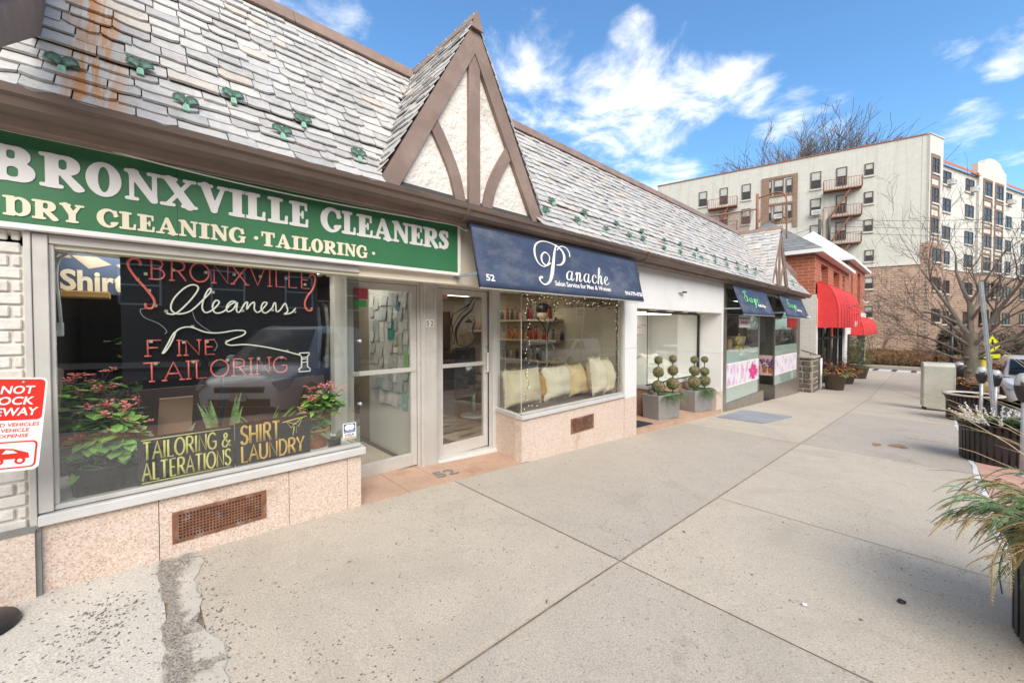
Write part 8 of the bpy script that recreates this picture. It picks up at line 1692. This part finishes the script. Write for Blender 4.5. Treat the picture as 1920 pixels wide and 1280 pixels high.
M['hedge_dry'] = mat('dry_hedge', (0.40,0.265,0.14), .9, .4, 12); M['hedge_dark'] = mat('dark_dry_hedge', (0.26,0.165,0.085), .9, .4, 12); M['evergreen'] = mat('dark_evergreen', (0.035,0.06,0.03), .7, .4, 9); M['evergreen2'] = mat('mid_evergreen', (0.06,0.095,0.04), .7, .4, 9); M['red_shrub'] = mat('red_brown_twigs', (0.20,0.085,0.06), .9, .35, 9); M['gold_shrub'] = mat('tan_dry_leaves', (0.38,0.24,0.10), .9, .4, 9)  # hedge_dark is the darker brown of some leaves and the core
def shrub(name, c, rx, ry, h, n, mats, lb, seed, ls=.16, boxy=False, cat='shrub', twigs=False):
    R = random.Random(seed); e = empty(name, c, lb, cat); c = Vector(c); b = MB(); ph = [R.uniform(0,6) for _ in range(3)]
    for i in range(n):
        if boxy:
            u, v, w = R.uniform(-1,1), R.uniform(-1,1), R.random(); f_ = R.randrange(4)
            if f_ == 0: w = .94+R.uniform(-.06,.06)+.05*math.sin(u*9+ph[0])
            elif f_ == 1: v = -1+R.uniform(-.1,.12)
            elif f_ == 2: u = R.choice([-1,1])+R.uniform(-.03,.03)
            p = c+Vector((u*rx, v*ry, w*h))
        else:
            th, an = math.acos(R.uniform(-.15,1)), R.uniform(0,2*PI); q = (1+.16*math.sin(3*an+ph[0])+.12*math.sin(5*th+ph[1]))*R.uniform(.55,1.03)**.7; p = c+Vector((rx*q*math.sin(th)*math.cos(an), ry*q*math.sin(th)*math.sin(an), h*.12+h*.86*q*math.cos(th)))
        a = R.uniform(0,6.3); b.leaf(p, (math.cos(a),math.sin(a),R.uniform(-.4,.9)), ls*R.uniform(.6,1.4), ls*.55, bend=.3, mi=R.randrange(len(mats)))
    b.build('foliage', mats, e)
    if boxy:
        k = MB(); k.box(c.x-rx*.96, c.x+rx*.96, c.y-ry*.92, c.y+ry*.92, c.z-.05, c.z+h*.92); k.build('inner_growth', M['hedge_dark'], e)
    b = MB()
    for i in range(7): a = R.uniform(0,6.3); b.tube([c+Vector((rx*.2*math.cos(a),ry*.2*math.sin(a),-.1)), c+Vector((rx*.7*math.cos(a),ry*.7*math.sin(a),h*.8))],[.03,.008],4)
    b.build('stems', M['bark_dark'], e)
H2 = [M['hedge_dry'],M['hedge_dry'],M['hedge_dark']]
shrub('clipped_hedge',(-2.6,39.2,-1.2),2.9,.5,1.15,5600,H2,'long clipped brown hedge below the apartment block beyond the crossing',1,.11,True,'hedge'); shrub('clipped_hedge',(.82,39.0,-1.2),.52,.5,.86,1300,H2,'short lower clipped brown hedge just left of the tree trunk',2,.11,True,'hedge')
shrub('evergreen_shrub',(1.15,52.0,-1.3),.95,.8,2.9,5200,[M['evergreen'],M['evergreen'],M['evergreen2']],'dark rounded evergreen shrub against the brick corner of the apartments',3,.16); shrub('red_shrub',(-.6,50.6,-1.25),.95,.6,1.1,1300,[M['red_shrub']],'low reddish brown shrub left of the dark evergreen',4,.12)
shrub('dry_shrub',(-3.6,51,-1.25),1.7,.9,3.6,750,[M['gold_shrub'],M['hedge_dry']],'thin tan leaved shrub against the brick wall behind the far red awning',5,.15); shrub('evergreen_shrub',(4.2,53,-1.3),1.3,1,2.6,2000,[M['evergreen'],M['evergreen2'],M['red_shrub']],'mixed green shrub behind the yellow crossing sign',6,.16); shrub('red_shrub',(6.6,54,-1.3),2.4,1.4,2.9,1900,[M['red_shrub'],M['evergreen2'],M['hedge_dark']],'wide red brown thicket at the right edge beyond the parked car',7,.17); shrub('evergreen_shrub',(2.75,51.5,-1.3),.8,.7,1.5,900,[M['evergreen2'],M['evergreen']],'low green shrub just right of the tree trunk',8,.14)
shrub('ivy_bank',(-2.2,38.35,-1.2),3.4,.3,.28,1500,[M['evergreen'],M['hedge_dark'],M['evergreen2']],'low dark ivy bank at the foot of the long brown hedge',9,.12)
lw = MB(); lw.quad((-40,38.0,-1.17),(1.45,38.0,-1.17),(9,62,-1.2),(-40,62,-1.2)); setting('lawn', lw, mat('winter_lawn',(0.11,0.10,0.05),.95,.35,3,fine=50))
# the dark brick building across the street, seen mirrored in the shop windows
M['dark_brick'] = brick('dark_brick', (0.085,0.05,0.04), (0.12,0.07,0.052), (0.10,0.085,0.075), (0,1), .3, .1, .012)
ob = empty('opposite_building', (17,8,-.4), 'long dark brick building across the street mirrored in the shop windows', 'building'); b = MB(); b.box(17,27,-22,36,-2,9.5); b.build('wall', M['dark_brick'], ob); b = MB(); b.box(16.85,27,-22.1,36.1,9.5,9.9); b.build('cornice', M['stone_trim'], ob)
wf = MB(); wf.box(16.94,16.998,-.7,.7,-.9,.9); wo = None; k = 0
for i in range(17):
    for zc in (3.4,6.8):
        if wo is None:
            wo = bpy.data.objects.new('window', None); f = MB()
            for y0, y1, z0, z1 in ((-.7,-.62,-.9,.9),(.62,.7,-.9,.9),(-.62,.62,-.9,-.82),(-.62,.62,.82,.9),(-.62,.62,-.04,.04)): f.box(-.06,0,y0,y1,z0,z1)
            wo = f.build('window', M['steel_light'], None); q = MB(); q.quad((-.02,-.62,-.82),(-.02,.62,-.82),(-.02,.62,.82),(-.02,-.62,.82)); pq = q.build('pane', M['gloss_black'], None); pq.parent = wo; o = wo
        else: o = copy_tree(wo)
        o.parent = ob; o.location = Vector((16.998,-19+i*3.2,zc))-ob.location
b = MB(); b.box(16.93,16.997,-21.5,33.5,-1,1.9); b.build('shop_front', M['gloss_black'], ob)
b = MB(); b.tube([(12.9,2.0,-.2),(12.9,2.0,7.5)],.11,10); single('street_pole', b, M['dark_iron'], (12.9,2.0,-.2), 'dark street pole on the opposite pavement mirrored in the glass', 'pole')

ob2 = empty('opposite_building', (17,66,-1.3), 'plain brown brick building added unseen beyond the crossing to fill the salon glass reflection', 'building'); b = MB(); b.box(20,30,50,95,-2,11); b.build('wall', M['dark_brick'], ob2); b = MB(); b.box(19.85,30,49.9,95.1,11,11.4); b.build('cornice', M['stone_trim'], ob2)  # unseen, added to cover the sky mirrored in the salon window
